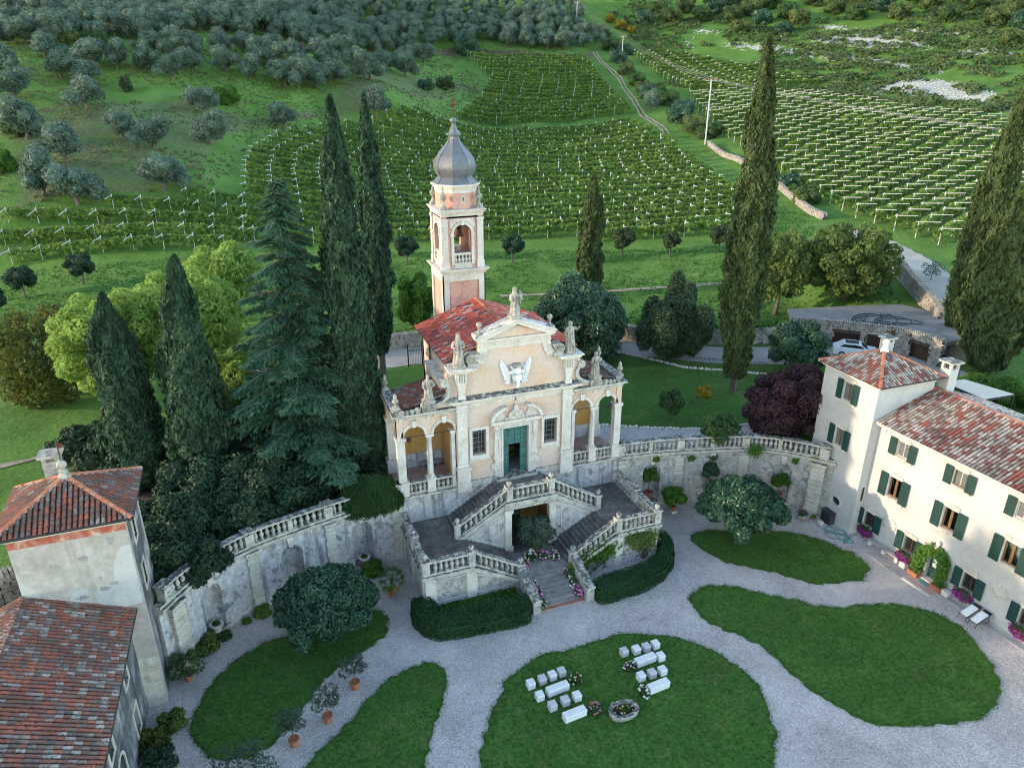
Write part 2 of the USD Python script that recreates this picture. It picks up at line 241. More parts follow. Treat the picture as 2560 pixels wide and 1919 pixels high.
tiles_mat('tile_old', [(0.0, (0.30, 0.085, 0.045)), (0.25, (0.24, 0.075, 0.045)), (0.5, (0.155, 0.07, 0.052)), (0.68, (0.125, 0.085, 0.072)), (0.8, (0.22, 0.165, 0.14)), (0.9, (0.30, 0.26, 0.23)), (1.0, (0.06, 0.054, 0.052))], 0.9, 0.50)
tiles_mat('tile_villa', [(0.0, (0.36, 0.10, 0.06)), (0.25, (0.30, 0.09, 0.06)), (0.4, (0.20, 0.11, 0.09)), (0.55, (0.34, 0.27, 0.22)), (0.75, (0.44, 0.38, 0.32)), (0.9, (0.50, 0.45, 0.39)), (1.0, (0.10, 0.095, 0.09))], 0.8, 0.54)
tiles_mat('tile_ridge', [(0.0, (0.38, 0.12, 0.06)), (0.6, (0.44, 0.16, 0.09)), (1.0, (0.40, 0.20, 0.14))], 0.35, 0.6)

def leaf(name, ramp, trans=0.25, scale=0.5, rough=0.6, tip=None, spec=0.25):
    """foliage: tone from clumps (noise), from each leaf and from each plant"""
    ramp_t = [(a, tuple(min(1, c * 1.3) for c in col)) for a, col in ramp]
    N = {'g': ('geometry', {}), 'n': ('noise_texture', {'scale': scale, 'detail': 3}), 'o': ('object_info', {}), 'c': ('math', {'math_type': 'multiply_add', 'value2': 0.40}), 'e': ('math', {'math_type': 'multiply_add', 'value2': 0.12}),
         'nm': ('math', {'math_type': 'multiply_add', 'value2': 1.3, 'value3': -0.42}), 'r': ('rgb_ramp', {'ramp': ramp}), 'r2': ('rgb_ramp', {'ramp': ramp_t}), 'p': ('principled_bsdf', {'roughness': rough, 'specular_ior_level': spec}),
         't': ('translucent_bsdf', {}), 'x': ('mix_closure', {'fac': trans})}
    K = [('g.position', 'n.vector'), ('n.fac', 'nm.value1'), ('g.random_per_island', 'c.value1'), ('nm.value', 'c.value3'), ('o.random', 'e.value1'), ('c.value', 'e.value3'), ('e.value', 'r.fac'), ('e.value', 'r2.fac'),
         ('r.color', 'p.base_color'), ('r2.color', 't.color'), ('p.BSDF', 'x.closure1'), ('t.BSDF', 'x.closure2')]
    M(name, N, K, surface='x.closure')
leaf('cypress_leaf', [(0.1, (0.026, 0.056, 0.031)), (0.5, (0.056, 0.110, 0.054)), (0.9, (0.101, 0.164, 0.070))], 0.12, scale=1.5)
leaf('cypress_warm', [(0.1, (0.041, 0.063, 0.021)), (0.5, (0.083, 0.118, 0.037)), (0.9, (0.139, 0.166, 0.055))], 0.15, scale=1.5)
leaf('cedar_leaf', [(0.1, (0.057, 0.122, 0.073)), (0.5, (0.114, 0.220, 0.122)), (0.9, (0.195, 0.309, 0.163))], 0.15)
leaf('robinia_leaf', [(0.1, (0.17, 0.26, 0.05)), (0.5, (0.29, 0.40, 0.09)), (0.85, (0.42, 0.52, 0.15)), (1.0, (0.58, 0.50, 0.07))], 0.4)
leaf('autumn_leaf', [(0.1, (0.05, 0.075, 0.015)), (0.4, (0.11, 0.12, 0.02)), (0.7, (0.22, 0.14, 0.02)), (1.0, (0.20, 0.07, 0.02))], 0.3)
leaf('walnut_leaf', [(0.1, (0.07, 0.105, 0.026)), (0.5, (0.13, 0.18, 0.045)), (0.85, (0.20, 0.22, 0.06)), (1.0, (0.36, 0.22, 0.04))], 0.3)
leaf('magnolia_leaf', [(0.1, (0.031, 0.073, 0.036)), (0.5, (0.063, 0.123, 0.056)), (0.85, (0.119, 0.182, 0.077)), (1.0, (0.308, 0.196, 0.056))], 0.1, rough=0.35, spec=0.5)
leaf('yew_leaf', [(0.1, (0.029, 0.051, 0.024)), (0.5, (0.055, 0.090, 0.037)), (0.9, (0.095, 0.135, 0.053))], 0.12)
leaf('laurel_leaf', [(0.1, (0.021, 0.059, 0.032)), (0.5, (0.045, 0.103, 0.047)), (0.9, (0.099, 0.172, 0.066))], 0.12, rough=0.35, spec=0.45)
leaf('plum_leaf', [(0.1, (0.036, 0.017, 0.022)), (0.5, (0.081, 0.034, 0.042)), (0.85, (0.130, 0.052, 0.058)), (1.0, (0.286, 0.078, 0.065))], 0.2)
leaf('olive_leaf', [(0.1, (0.077, 0.120, 0.086)), (0.5, (0.145, 0.205, 0.153)), (0.9, (0.239, 0.307, 0.239))], 0.15)
leaf('potted_olive_leaf', [(0.1, (0.04, 0.065, 0.042)), (0.5, (0.075, 0.11, 0.075)), (0.9, (0.12, 0.16, 0.115))], 0.15)
leaf('vine_leaf', [(0.1, (0.091, 0.159, 0.027)), (0.5, (0.166, 0.250, 0.046)), (0.85, (0.250, 0.318, 0.068)), (1.0, (0.399, 0.333, 0.076))], 0.35, scale=0.3)
leaf('shrub_leaf', [(0.1, (0.034, 0.072, 0.022)), (0.5, (0.072, 0.126, 0.036)), (0.9, (0.144, 0.192, 0.054))], 0.25)
leaf('bright_leaf', [(0.1, (0.05, 0.12, 0.015)), (0.5, (0.10, 0.20, 0.03)), (0.9, (0.18, 0.28, 0.05))], 0.3)
leaf('yellow_leaf', [(0.1, (0.16, 0.15, 0.02)), (0.5, (0.34, 0.24, 0.02)), (0.9, (0.48, 0.32, 0.03))], 0.3)
leaf('ivy_leaf', [(0.1, (0.028, 0.070, 0.020)), (0.5, (0.05, 0.11, 0.032)), (0.9, (0.09, 0.16, 0.045))], 0.2)
leaf('box_leaf', [(0.1, (0.014, 0.045, 0.014)), (0.5, (0.026, 0.075, 0.022)), (0.9, (0.050, 0.120, 0.035))], 0.12)
leaf('scrub_leaf', [(0.1, (0.053, 0.086, 0.029)), (0.45, (0.099, 0.139, 0.046)), (0.75, (0.171, 0.185, 0.066)), (1.0, (0.291, 0.198, 0.079))], 0.2, scale=0.12)
leaf('dry_grass', [(0.1, (0.09, 0.105, 0.04)), (0.5, (0.17, 0.16, 0.085)), (0.9, (0.27, 0.235, 0.15))], 0.2, scale=0.15)
leaf('grass_blade', [(0.1, (0.043, 0.106, 0.018)), (0.5, (0.072, 0.163, 0.027)), (0.9, (0.122, 0.219, 0.044))], 0.25, scale=0.5)
leaf('autumn_fruit', [(0.1, (0.03, 0.05, 0.02)), (0.55, (0.06, 0.08, 0.03)), (0.85, (0.16, 0.08, 0.04)), (1.0, (0.26, 0.10, 0.05))], 0.15)
leaf('dark_foliage', [(0.1, (0.017, 0.041, 0.023)), (0.5, (0.035, 0.072, 0.035)), (0.9, (0.072, 0.116, 0.046))], 0.12)
leaf('magenta_flower', [(0.1, (0.26, 0.01, 0.20)), (0.6, (0.42, 0.02, 0.34)), (1.0, (0.52, 0.06, 0.42))], 0.25, scale=3)
leaf('pink_flower', [(0.1, (0.50, 0.14, 0.32)), (0.6, (0.62, 0.28, 0.45)), (1.0, (0.75, 0.42, 0.50))], 0.2, scale=3)
leaf('white_flower', [(0.1, (0.68, 0.66, 0.58)), (1.0, (0.80, 0.79, 0.74))], 0.2, scale=3)
leaf('peach_flower', [(0.1, (0.60, 0.22, 0.12)), (1.0, (0.72, 0.36, 0.24))], 0.2, scale=3)
leaf('hydrangea_leaf', [(0.1, (0.06, 0.10, 0.02)), (0.5, (0.13, 0.17, 0.04)), (0.8, (0.22, 0.20, 0.06)), (1.0, (0.34, 0.17, 0.12))], 0.25, scale=2)

# ground
def ground(name, ramp, fine_scale, scale=0.25, bump=0.5, bdist=0.05, contrast=0.5, speck=None):
    patchy(name, ramp, scale, fine_scale, rough=0.95, bump=bump, bdist=bdist, spec=0.1, contrast=contrast, speck=speck)
M('gravel', {'g': ('geometry', {}), 'v': ('voronoi_texture', {'scale': 24.0, 'feature': 'f1'}), 'r': ('rgb_ramp', {'ramp': [(0.0, (0.24, 0.21, 0.20)), (0.4, (0.41, 0.365, 0.345)), (0.75, (0.53, 0.475, 0.445)), (1.0, (0.66, 0.60, 0.565))]}),
             's': ('separate_xyz', {}), 'n': ('noise_texture', {'scale': 0.30, 'detail': 9, 'roughness': 0.68, 'distortion': 0.6}), 'k': ('map_range', {'value': 0, 'from_min': 0.3, 'from_max': 0.7, 'to_min': 0.74, 'to_max': 1.14, 'clamp': True}), 'm': ('vector_math', {'math_type': 'scale'}),
             'w': ('noise_texture', {'scale': 0.8, 'detail': 8, 'roughness': 0.75}), 'wr': ('map_range', {'value': 0, 'from_min': 0.58, 'from_max': 0.70, 'to_min': 0, 'to_max': 0.6, 'clamp': True}), 'x': ('mix', {'mix_type': 'mix', 'color2': (0.17, 0.13, 0.095)}),
             'b': ('bump', {'strength': 0.6, 'distance': 0.03}), 'p': ('principled_bsdf', {'roughness': 0.9, 'specular_ior_level': 0.15})},
  [('g.position', 'v.vector'), ('v.color', 's.vector'), ('s.x', 'r.fac'), ('g.position', 'n.vector'), ('n.fac', 'k.value'), ('r.color', 'm.vector1'), ('k.result', 'm.scale'), ('g.position', 'w.vector'), ('w.fac', 'wr.value'),
   ('wr.result', 'x.fac'), ('m.vector', 'x.color1'), ('x.color', 'p.base_color'), ('v.distance', 'b.height'), ('b.normal', 'p.normal')])
ground('lawn', [(0.3, (0.085, 0.118, 0.034)), (0.42, (0.055, 0.122, 0.024)), (0.58, (0.066, 0.142, 0.028)), (0.70, (0.115, 0.150, 0.048))], 5, 0.42, bump=0.9, bdist=0.08, contrast=0.6, speck=((0.20, 0.18, 0.09), 0.9, 0.60, 0.76))
ground('dirt_track', [(0.3, (0.24, 0.19, 0.13)), (0.7, (0.42, 0.34, 0.25))], 4, 0.5)
ground('white_gravel', [(0.3, (0.30, 0.275, 0.245)), (0.7, (0.42, 0.385, 0.345))], 6, 0.4, contrast=0.25)
ground('asphalt_grey', [(0.3, (0.17, 0.17, 0.165)), (0.7, (0.27, 0.265, 0.255))], 6, 0.4, contrast=0.3)
ground('rock_white', [(0.3, (0.32, 0.30, 0.275)), (0.7, (0.50, 0.475, 0.44))], 3, 0.4, contrast=0.4)
# hillside: meadow green, mixed with dry grass, bare soil and pale rubble by the vertex values dry, soil, rock
def mask(v, lo, hi, n): return {v: ('attribute', {'attribute': v}), v + 'a': ('math', {'math_type': 'add'}), v + 'r': ('map_range', {'value': 0, 'from_min': lo, 'from_max': hi, 'to_min': 0, 'to_max': 1, 'clamp': True}), v + 'x': ('mix', {'mix_type': 'mix'})}
N = {'g': ('geometry', {}), 'n': ('noise_texture', {'scale': 0.16, 'detail': 9, 'roughness': 0.68}), 'n2': ('noise_texture', {'scale': 1.1, 'detail': 7, 'roughness': 0.7}), 'f': ('noise_texture', {'scale': 3.5, 'detail': 5, 'roughness': 0.7}),
     'base': ('rgb_ramp', {'ramp': [(0.25, (0.070, 0.110, 0.026)), (0.42, (0.085, 0.165, 0.030)), (0.58, (0.110, 0.205, 0.040)), (0.75, (0.180, 0.225, 0.075))]}),
     'dryc': ('rgb_ramp', {'ramp': [(0.3, (0.065, 0.095, 0.034)), (0.5, (0.105, 0.125, 0.055)), (0.7, (0.185, 0.175, 0.10))]}), 'soilc': ('rgb_ramp', {'ramp': [(0.3, (0.065, 0.07, 0.028)), (0.5, (0.10, 0.085, 0.045)), (0.7, (0.20, 0.15, 0.10))]}),
     'rockc': ('rgb_ramp', {'ramp': [(0.3, (0.20, 0.19, 0.15)), (0.45, (0.46, 0.44, 0.41)), (0.7, (0.62, 0.60, 0.57))]}),
     'fr': ('map_range', {'value': 0, 'from_min': 0.25, 'from_max': 0.75, 'to_min': 0.55, 'to_max': 1.35, 'clamp': True}), 'm': ('vector_math', {'math_type': 'scale'}), 'b': ('bump', {'strength': 0.9, 'distance': 0.35}), 'p': ('principled_bsdf', {'roughness': 0.95, 'specular_ior_level': 0.1})}
N |= mask('dry', 0.75, 1.05, 0) | mask('soil', 0.85, 1.05, 0) | mask('rock', 1.36, 1.52, 0)
M('hillside', N, [('g.position', 'n.vector'), ('g.position', 'n2.vector'), ('g.position', 'f.vector'), ('n.fac', 'base.fac'), ('n2.fac', 'dryc.fac'), ('n2.fac', 'soilc.fac'), ('f.fac', 'rockc.fac'),
    ('dry.fac', 'drya.value1'), ('n.fac', 'drya.value2'), ('drya.value', 'dryr.value'), ('dryr.result', 'dryx.fac'), ('base.color', 'dryx.color1'), ('dryc.color', 'dryx.color2'),
    ('soil.fac', 'soila.value1'), ('n2.fac', 'soila.value2'), ('soila.value', 'soilr.value'), ('soilr.result', 'soilx.fac'), ('dryx.color', 'soilx.color1'), ('soilc.color', 'soilx.color2'),
    ('rock.fac', 'rocka.value1'), ('n2.fac', 'rocka.value2'), ('rocka.value', 'rockr.value'), ('rockr.result', 'rockx.fac'), ('soilx.color', 'rockx.color1'), ('rockc.color', 'rockx.color2'),
    ('rockx.color', 'm.vector1'), ('f.fac', 'fr.value'), ('fr.result', 'm.scale'), ('m.vector', 'p.base_color'), ('n2.fac', 'b.height'), ('b.normal', 'p.normal')])
# ---------------------------------------------------------------- the land: control points measured along sight lines (column, row on a 2212-wide print; metres ahead)
def sight(px, py):
    px, py = np.asarray(px, float) * 1.15732, np.asarray(py, float) * 1.15732
    return FWD + ((px - 1280) / FPX)[..., None] * RIGHT - ((py - 959.5) / FPX)[..., None] * UP
CTRL = [(20, 560, 122), (560, 545, 124), (1106, 530, 124), (1600, 515, 120), (2060, 520, 112), (2400, 540, 100), (-200, 590, 118), (0, 480, 128), (250, 440, 137), (430, 430, 142), (530, 350, 172), (700, 280, 215), (950, 264, 245),
        (1350, 262, 245), (1640, 205, 285), (1480, 205, 286), (2212, 285, 205), (1900, 240, 245), (1010, 122, 345), (1270, 130, 345), (1360, 112, 370), (1790, 182, 305), (300, 250, 190), (0, 250, 178), (100, 120, 228), (600, 120, 262), (850, 200, 240),
        (0, 60, 268), (400, 20, 325), (0, 0, 330), (600, 0, 370), (1106, 0, 430), (1660, 0, 430), (2212, 0, 390), (2212, 120, 310), (1900, 60, 370), (1106, 600, 103), (1420, 620, 97), (100, 640, 104), (1106, 565, 112), (1900, 580, 95), (1600, 600, 98)]
d = sight([c[0] for c in CTRL], [c[1] for c in CTRL]); k = np.array([c[2] for c in CTRL], float) / (d @ FLAT); CP = CAM + d * k[:, None]
FAR = [(-420, 60, 18), (-420, 300, 90), (-300, 500, 140), (0, 700, 170), (400, 650, 170), (560, 320, 110), (480, 60, 22), (-330, -60, 8), (330, -60, 6), (-120, 20, 4), (-60, 40, 4.6), (-75, 0, 4.2), (0, 42, 5.25), (40, 42, 6.0), (75, 36, 8.3), (95, 10, 8), (110, -30, 6), (62, 20, 7.6), (20, 33, 5.2), (-20, 36, 5.0), (54, 18, 7.4), (120, 45, 11)]
CP = np.vstack([CP, FAR])
RBF = RBFInterpolator(CP[:, :2] / 100, CP[:, 2], kernel='thin_plate_spline', smoothing=0.002)
def sstep(x, a, b): t = np.clip((x - a) / (b - a), 0, 1); return t * t * (3 - 2 * t)
def land(x, y):
    x, y = np.asarray(x, float), np.asarray(y, float); sh = np.broadcast_shapes(x.shape, y.shape); q = np.stack([np.broadcast_to(x, sh).ravel(), np.broadcast_to(y, sh).ravel()], 1)
    z = RBF(q / 100).reshape(sh)
    yy = y - 0.0
    w = sstep(yy, 22, 40); w = np.maximum(w, sstep(np.abs(x - 0), 62, 90)); w = np.maximum(w, sstep(-x, 30, 48) * 1.0)
    # the ground behind the garages lies a storey above the drive
    gw = sstep(x - 46.5, 0, 9) * sstep((y - 13) + 0.62 * (x - 46.5), 0.5, 6) ; w = np.maximum(w, gw)
    und = (noise3(np.stack([np.broadcast_to(x, sh) * 0.09, np.broadcast_to(y, sh) * 0.09, np.zeros(sh)], -1), 3) - 0.5) * 1.6 * sstep(np.hypot(x, y + 45), 120, 200)
    return 5.12 + w * (z - 5.12) + und * w
def at(px, py, lift=0.0):
    """where the sight line through a print position meets the land"""
    d = sight(px, py); d = np.atleast_2d(d); lo = np.full(len(d), 40.0); t = lo.copy(); hit = np.full(len(d), np.nan); d = d / (d @ FLAT)[:, None]
    ts = np.arange(46.0, 700, 3.0); P = CAM + d[:, None] * ts[None, :, None]; below = P[..., 2] < land(P[..., 0], P[..., 1]) + lift
    i = np.where(below.any(1), below.argmax(1), len(ts) - 1); a, b = ts[np.maximum(i - 1, 0)], ts[i]
    for _ in range(12):
        m = (a + b) / 2; Q = CAM + d * m[:, None]; u = Q[:, 2] < land(Q[:, 0], Q[:, 1]) + lift; b = np.where(u, m, b); a = np.where(u, a, m)
    Q = CAM + d * b[:, None]; Q[:, 2] = land(Q[:, 0], Q[:, 1]); return Q if np.ndim(px) else Q[0]
def area(pts): return Polygon(at(*np.array(pts, float).T)[:, :2]).buffer(0)

# outlines of the fields
VINE_MID = area([(530, 372), (545, 335), (600, 300), (700, 283), (800, 272), (960, 268), (1350, 268), (1425, 300), (1500, 350), (1580, 415), (1600, 440), (1580, 505), (1470, 520), (1106, 522), (830, 525), (560, 535), (530, 500)])
VINE_LEFT = area([(-60, 500), (100, 466), (250, 450), (430, 432), (520, 420), (545, 480), (560, 538), (300, 555), (0, 572), (-60, 580)])
VINE_TOP = area([(1000, 118), (1265, 130), (1310, 190), (1365, 252), (985, 256), (1040, 215), (1065, 170)])
VINE_THIRD = area([(1358, 114), (1450, 118), (1560, 140), (1680, 160), (1785, 182), (1700, 192), (1600, 200), (1490, 200), (1420, 160)])
VINE_RIGHT = area([(1485, 212), (1580, 205), (1740, 207), (1900, 232), (2110, 262), (2230, 285), (2230, 480), (2100, 520), (2040, 535), (1930, 500), (1840, 470), (1770, 430), (1690, 380), (1610, 330), (1540, 270)])
ROCKS = [area(p) for p in ([(1770, 55), (2000, 62), (2130, 70), (2125, 78), (1990, 74), (1775, 66)], [(1735, 78), (1850, 72), (1990, 82), (2015, 110), (1900, 108), (1760, 98)], [(1560, 92), (1680, 95), (1790, 112), (1900, 125), (2030, 150), (2035, 160), (1900, 142), (1720, 122), (1560, 104)],
         [(2010, 120), (2100, 100), (2200, 112), (2200, 122), (2080, 122)], [(1840, 195), (1960, 165), (2080, 178), (2150, 200), (2150, 235), (2060, 225), (1950, 205), (1880, 205)], [(2140, 215), (2230, 235), (2230, 258), (2150, 240)], [(1480, 85), (1500, 80), (1495, 108), (1478, 108)], [(1500, 60), (1560, 70), (1550, 78), (1500, 72)])]
SOIL = [area(p) for p in ([(0, 8), (150, 10), (400, 15), (700, 22), (800, 55), (560, 40), (300, 30), (0, 30)], [(870, 98), (1000, 105), (1260, 118), (1280, 110), (1270, 128), (1010, 120), (860, 108)], [(1040, 30), (1110, 40), (1110, 52), (1050, 48)])]
DRYS = [area(p) for p in ([(0, 250), (130, 220), (380, 205), (560, 250), (700, 215), (830, 150), (1000, 170), (1040, 190), (960, 225), (800, 255), (690, 265), (600, 285), (500, 300), (470, 370), (330, 425), (0, 470)],)]
SLOPE = area([(0, 10), (1200, 10), (1240, 110), (1000, 118), (1060, 180), (960, 258), (560, 300), (530, 370), (430, 430), (0, 475)])

# the land sheet: finer near the garden, open where the sunken court lies
def span(segs): return np.unique(np.concatenate([np.arange(a, b, s) for a, b, s in segs] + [[segs[-1][1]]]))
gx = span([(-900, -300, 30), (-300, -130, 5), (-130, 130, 1.5), (130, 320, 4), (320, 900, 30)]); gy = span([(-300, -60, 20), (-60, -10, 1.5), (-10, 60, 1.0), (60, 200, 1.7), (200, 420, 2.6), (420, 1100, 34)])
X, Y = np.meshgrid(gx, gy, indexing='ij'); Z = land(X, Y); idx = np.arange(X.size).reshape(X.shape)
EX = [(8.7, 0.0), (11, -0.25), (14, -0.85), (16.8, -1.6), (19.4, -2.5), (21.6, -3.9), (23.2, -5.5), (24.3, -7.0)]
_cs = CubicSpline([p[0] for p in EX], [p[1] for p in EX]); EXL = [(x, float(_cs(x))) for x in np.linspace(8.7, 24.3, 40)]
COURT = Polygon([(-40, -260), (40, -260), (40, -11), (30.5, -11), (29, -5.0)] + [(x, y + 0.45) for x, y in EXL[::-1]] + [(8.7, 0.9), (-8.7, 0.9)] + [(-x, y + 0.45) for x, y in EXL] + [(-29, -5.0), (-30.5, -9.5), (-40, -9.5)])
cell = np.stack([idx[:-1, :-1], idx[1:, :-1], idx[1:, 1:], idx[:-1, 1:]], -1).reshape(-1, 4); cxy = np.stack([X, Y], -1).reshape(-1, 2)[cell].mean(1)
cell = cell[~contains_xy(COURT, cxy[:, 0], cxy[:, 1])]
LV = np.stack([X, Y, Z], -1).reshape(-1, 3)
terrain = single('hillside', (LV, np.vstack([cell[:, [0, 1, 2]], cell[:, [0, 2, 3]]])), 'hillside', 'green hillside of meadow, vineyard and olive slope behind the chapel', 'hillside', smooth=True, kind='structure')
tm = UsdGeom.PrimvarsAPI(stage.GetPrimAtPath(terrain.path))
def soft(polys, d=3.0):
    x, y = LV[:, 0], LV[:, 1]; out = np.zeros(len(x))
    for p in polys:
        b = p.bounds; near = np.nonzero((x > b[0] - 9) & (x < b[2] + 9) & (y > b[1] - 9) & (y < b[3] + 9))[0]
        i = near[contains_xy(p.buffer(d / 2), x[near], y[near])]; j = near[contains_xy(p.buffer(-d / 2), x[near], y[near])]
        out[i] = np.maximum(out[i], 0.6); out[j] = 1.0
    return out
TRACKS = {'mid': [(1285, 112), (1300, 135), (1335, 165), (1360, 205), (1385, 245), (1440, 290), (1500, 330), (1560, 375), (1640, 430)], 'left': [(985, 120), (1035, 170), (1045, 190), (1000, 225), (900, 258), (760, 278), (620, 292), (540, 310), (500, 360), (470, 415)]}
val = {'dry': np.maximum(soft(DRYS, 6) * 0.47, 0), 'soil': soft(SOIL), 'rock': soft(ROCKS, 2.5)}
vin = soft([VINE_MID, VINE_LEFT, VINE_TOP, VINE_THIRD, VINE_RIGHT]); val['soil'] = np.maximum(val['soil'], vin * 0.30); val['dry'] = np.maximum(val['dry'], vin * 0.25)
val['dry'] = np.maximum(val['dry'], 0.35 * sstep(LV[:, 1], 330, 420))
for k_, v_ in val.items(): tm.CreatePrimvar(k_, Sdf.ValueTypeNames.FloatArray, 'vertex').Set(Vt.FloatArray.FromNumpy(v_.astype(np.float32)))

def drape(name, line, width, mat, label, cat, lift=0.05, wob=0.25, kind='structure', seed=1):
    """a track laid on the land along a line of (x, y)"""
    L = LineString(line); s = np.arange(0, L.length, 1.0); p = np.array([L.interpolate(t).coords[0] for t in s]); t = np.gradient(p, axis=0); t /= np.linalg.norm(t, axis=1, keepdims=True); n = np.stack([-t[:, 1], t[:, 0]], 1)
    rng = np.random.default_rng(seed); w = width / 2 * (1 + wob * (rng.random(len(p)) - 0.5)); w2 = width / 2 * (1 + wob * (rng.random(len(p)) - 0.5)); cols = []
    for f_ in np.linspace(-1, 1, 5):
        q = p + n * (f_ * np.where(f_ < 0, w, w2))[:, None]; cols.append(np.column_stack([q, land(q[:, 0], q[:, 1]) + lift]))
    V = np.stack(cols, 1); k = len(p); i, j = np.meshgrid(np.arange(k - 1), np.arange(4), indexing='ij'); f = np.stack([i * 5 + j, (i + 1) * 5 + j, (i + 1) * 5 + j + 1, i * 5 + j + 1], -1).reshape(-1, 4)
    return single(name, (V.reshape(-1, 3), np.vstack([f[:, [0, 1, 2]], f[:, [0, 2, 3]]])), mat, label, cat, smooth=True, kind=kind)
mid = at(*np.array(TRACKS['mid'], float).T)[:, :2]
dn = np.gradient(mid, axis=0); dn /= np.linalg.norm(dn, axis=1, keepdims=True); nn = np.stack([-dn[:, 1], dn[:, 0]], 1)
drape('dirt_track', mid[:6] + nn[:6] * 0.75, 0.7, 'dirt_track', 'pale wheel rut of the farm track between the two vineyards, left rut', 'track', 0.09, 0.9, seed=2)
drape('dirt_track', mid[:6] - nn[:6] * 0.75, 0.7, 'dirt_track', 'pale wheel rut of the farm track between the two vineyards, right rut', 'track', 0.09, 0.9, seed=3)
low = at(np.array([1080, 1250, 1420, 1560, 1700.]), np.array([640, 632, 622, 612, 596.]))[:, :2]
drape('meadow_path', low, 0.9, 'dirt_track', 'faint trodden path across the green meadow behind the chapel', 'path', 0.06, 0.9, seed=4)
drape('dirt_track', at(np.array([-30, 80, 190.]), np.array([1015, 990, 945.]))[:, :2], 0.6, 'dirt_track', 'pale rut in the grass at the left edge behind the left tower', 'track', 0.06, 0.9, seed=5)
drape('white_road', np.array([(80, 50), (77, 41), (74, 34), (70, 27), (66.5, 21), (63.5, 15)], float), 5.0, 'white_gravel', 'white gravel road coming down between the right vineyard and the stone wall', 'road', 0.06, 0.15, seed=6)
drape('drive', np.array([(-20, 27.5), (-8, 27.8), (4, 27.0), (14, 25.0), (22, 21.6), (29, 16.3), (36, 13.4), (43, 10.8), (47, 6.5), (48, 0)], float), 5.2, 'white_gravel', 'pale gravel drive curving behind the garden up to the garages', 'drive', 0.05, 0.1, seed=7)
garden = Polygon([(9.5, 5.5), (13.4, 3.3), (16.5, 1.9), (21.5, 0.9), (24.5, 0.2), (28, 4), (30.5, 9.4), (27, 12.0), (24, 13.9), (20, 20), (14, 22.4), (9, 22.5), (9.3, 12)])
def sheet(poly, z, step=1.0):
    return slab(poly, z - 0.05, z)
def draped(poly, lift, step=0.8):
    b = poly.bounds; tri = trimesh.creation.triangulate_polygon(poly.segmentize(step), engine='earcut'); v = np.column_stack([tri[0], land(tri[0][:, 0], tri[0][:, 1]) + lift]); return v, tri[1]
single('garden_lawn', slab(garden, 5.0, 5.17), 'lawn', 'dark shaded garden lawn on the terrace right of the chapel', 'lawn', kind='structure')
gp = Polygon([(8.6, 0.4)] + [(x, y + 0.3) for x, y in EXL if x > 9] + [(24.4, -0.1), (21.5, 0.85), (16.5, 1.85), (13.4, 3.25), (9.5, 5.45), (8.6, 5.6)])
single('garden_path', slab(gp, 5.0, 5.16), 'gravel', 'grey gravel path behind the right balustrade', 'path', kind='structure')
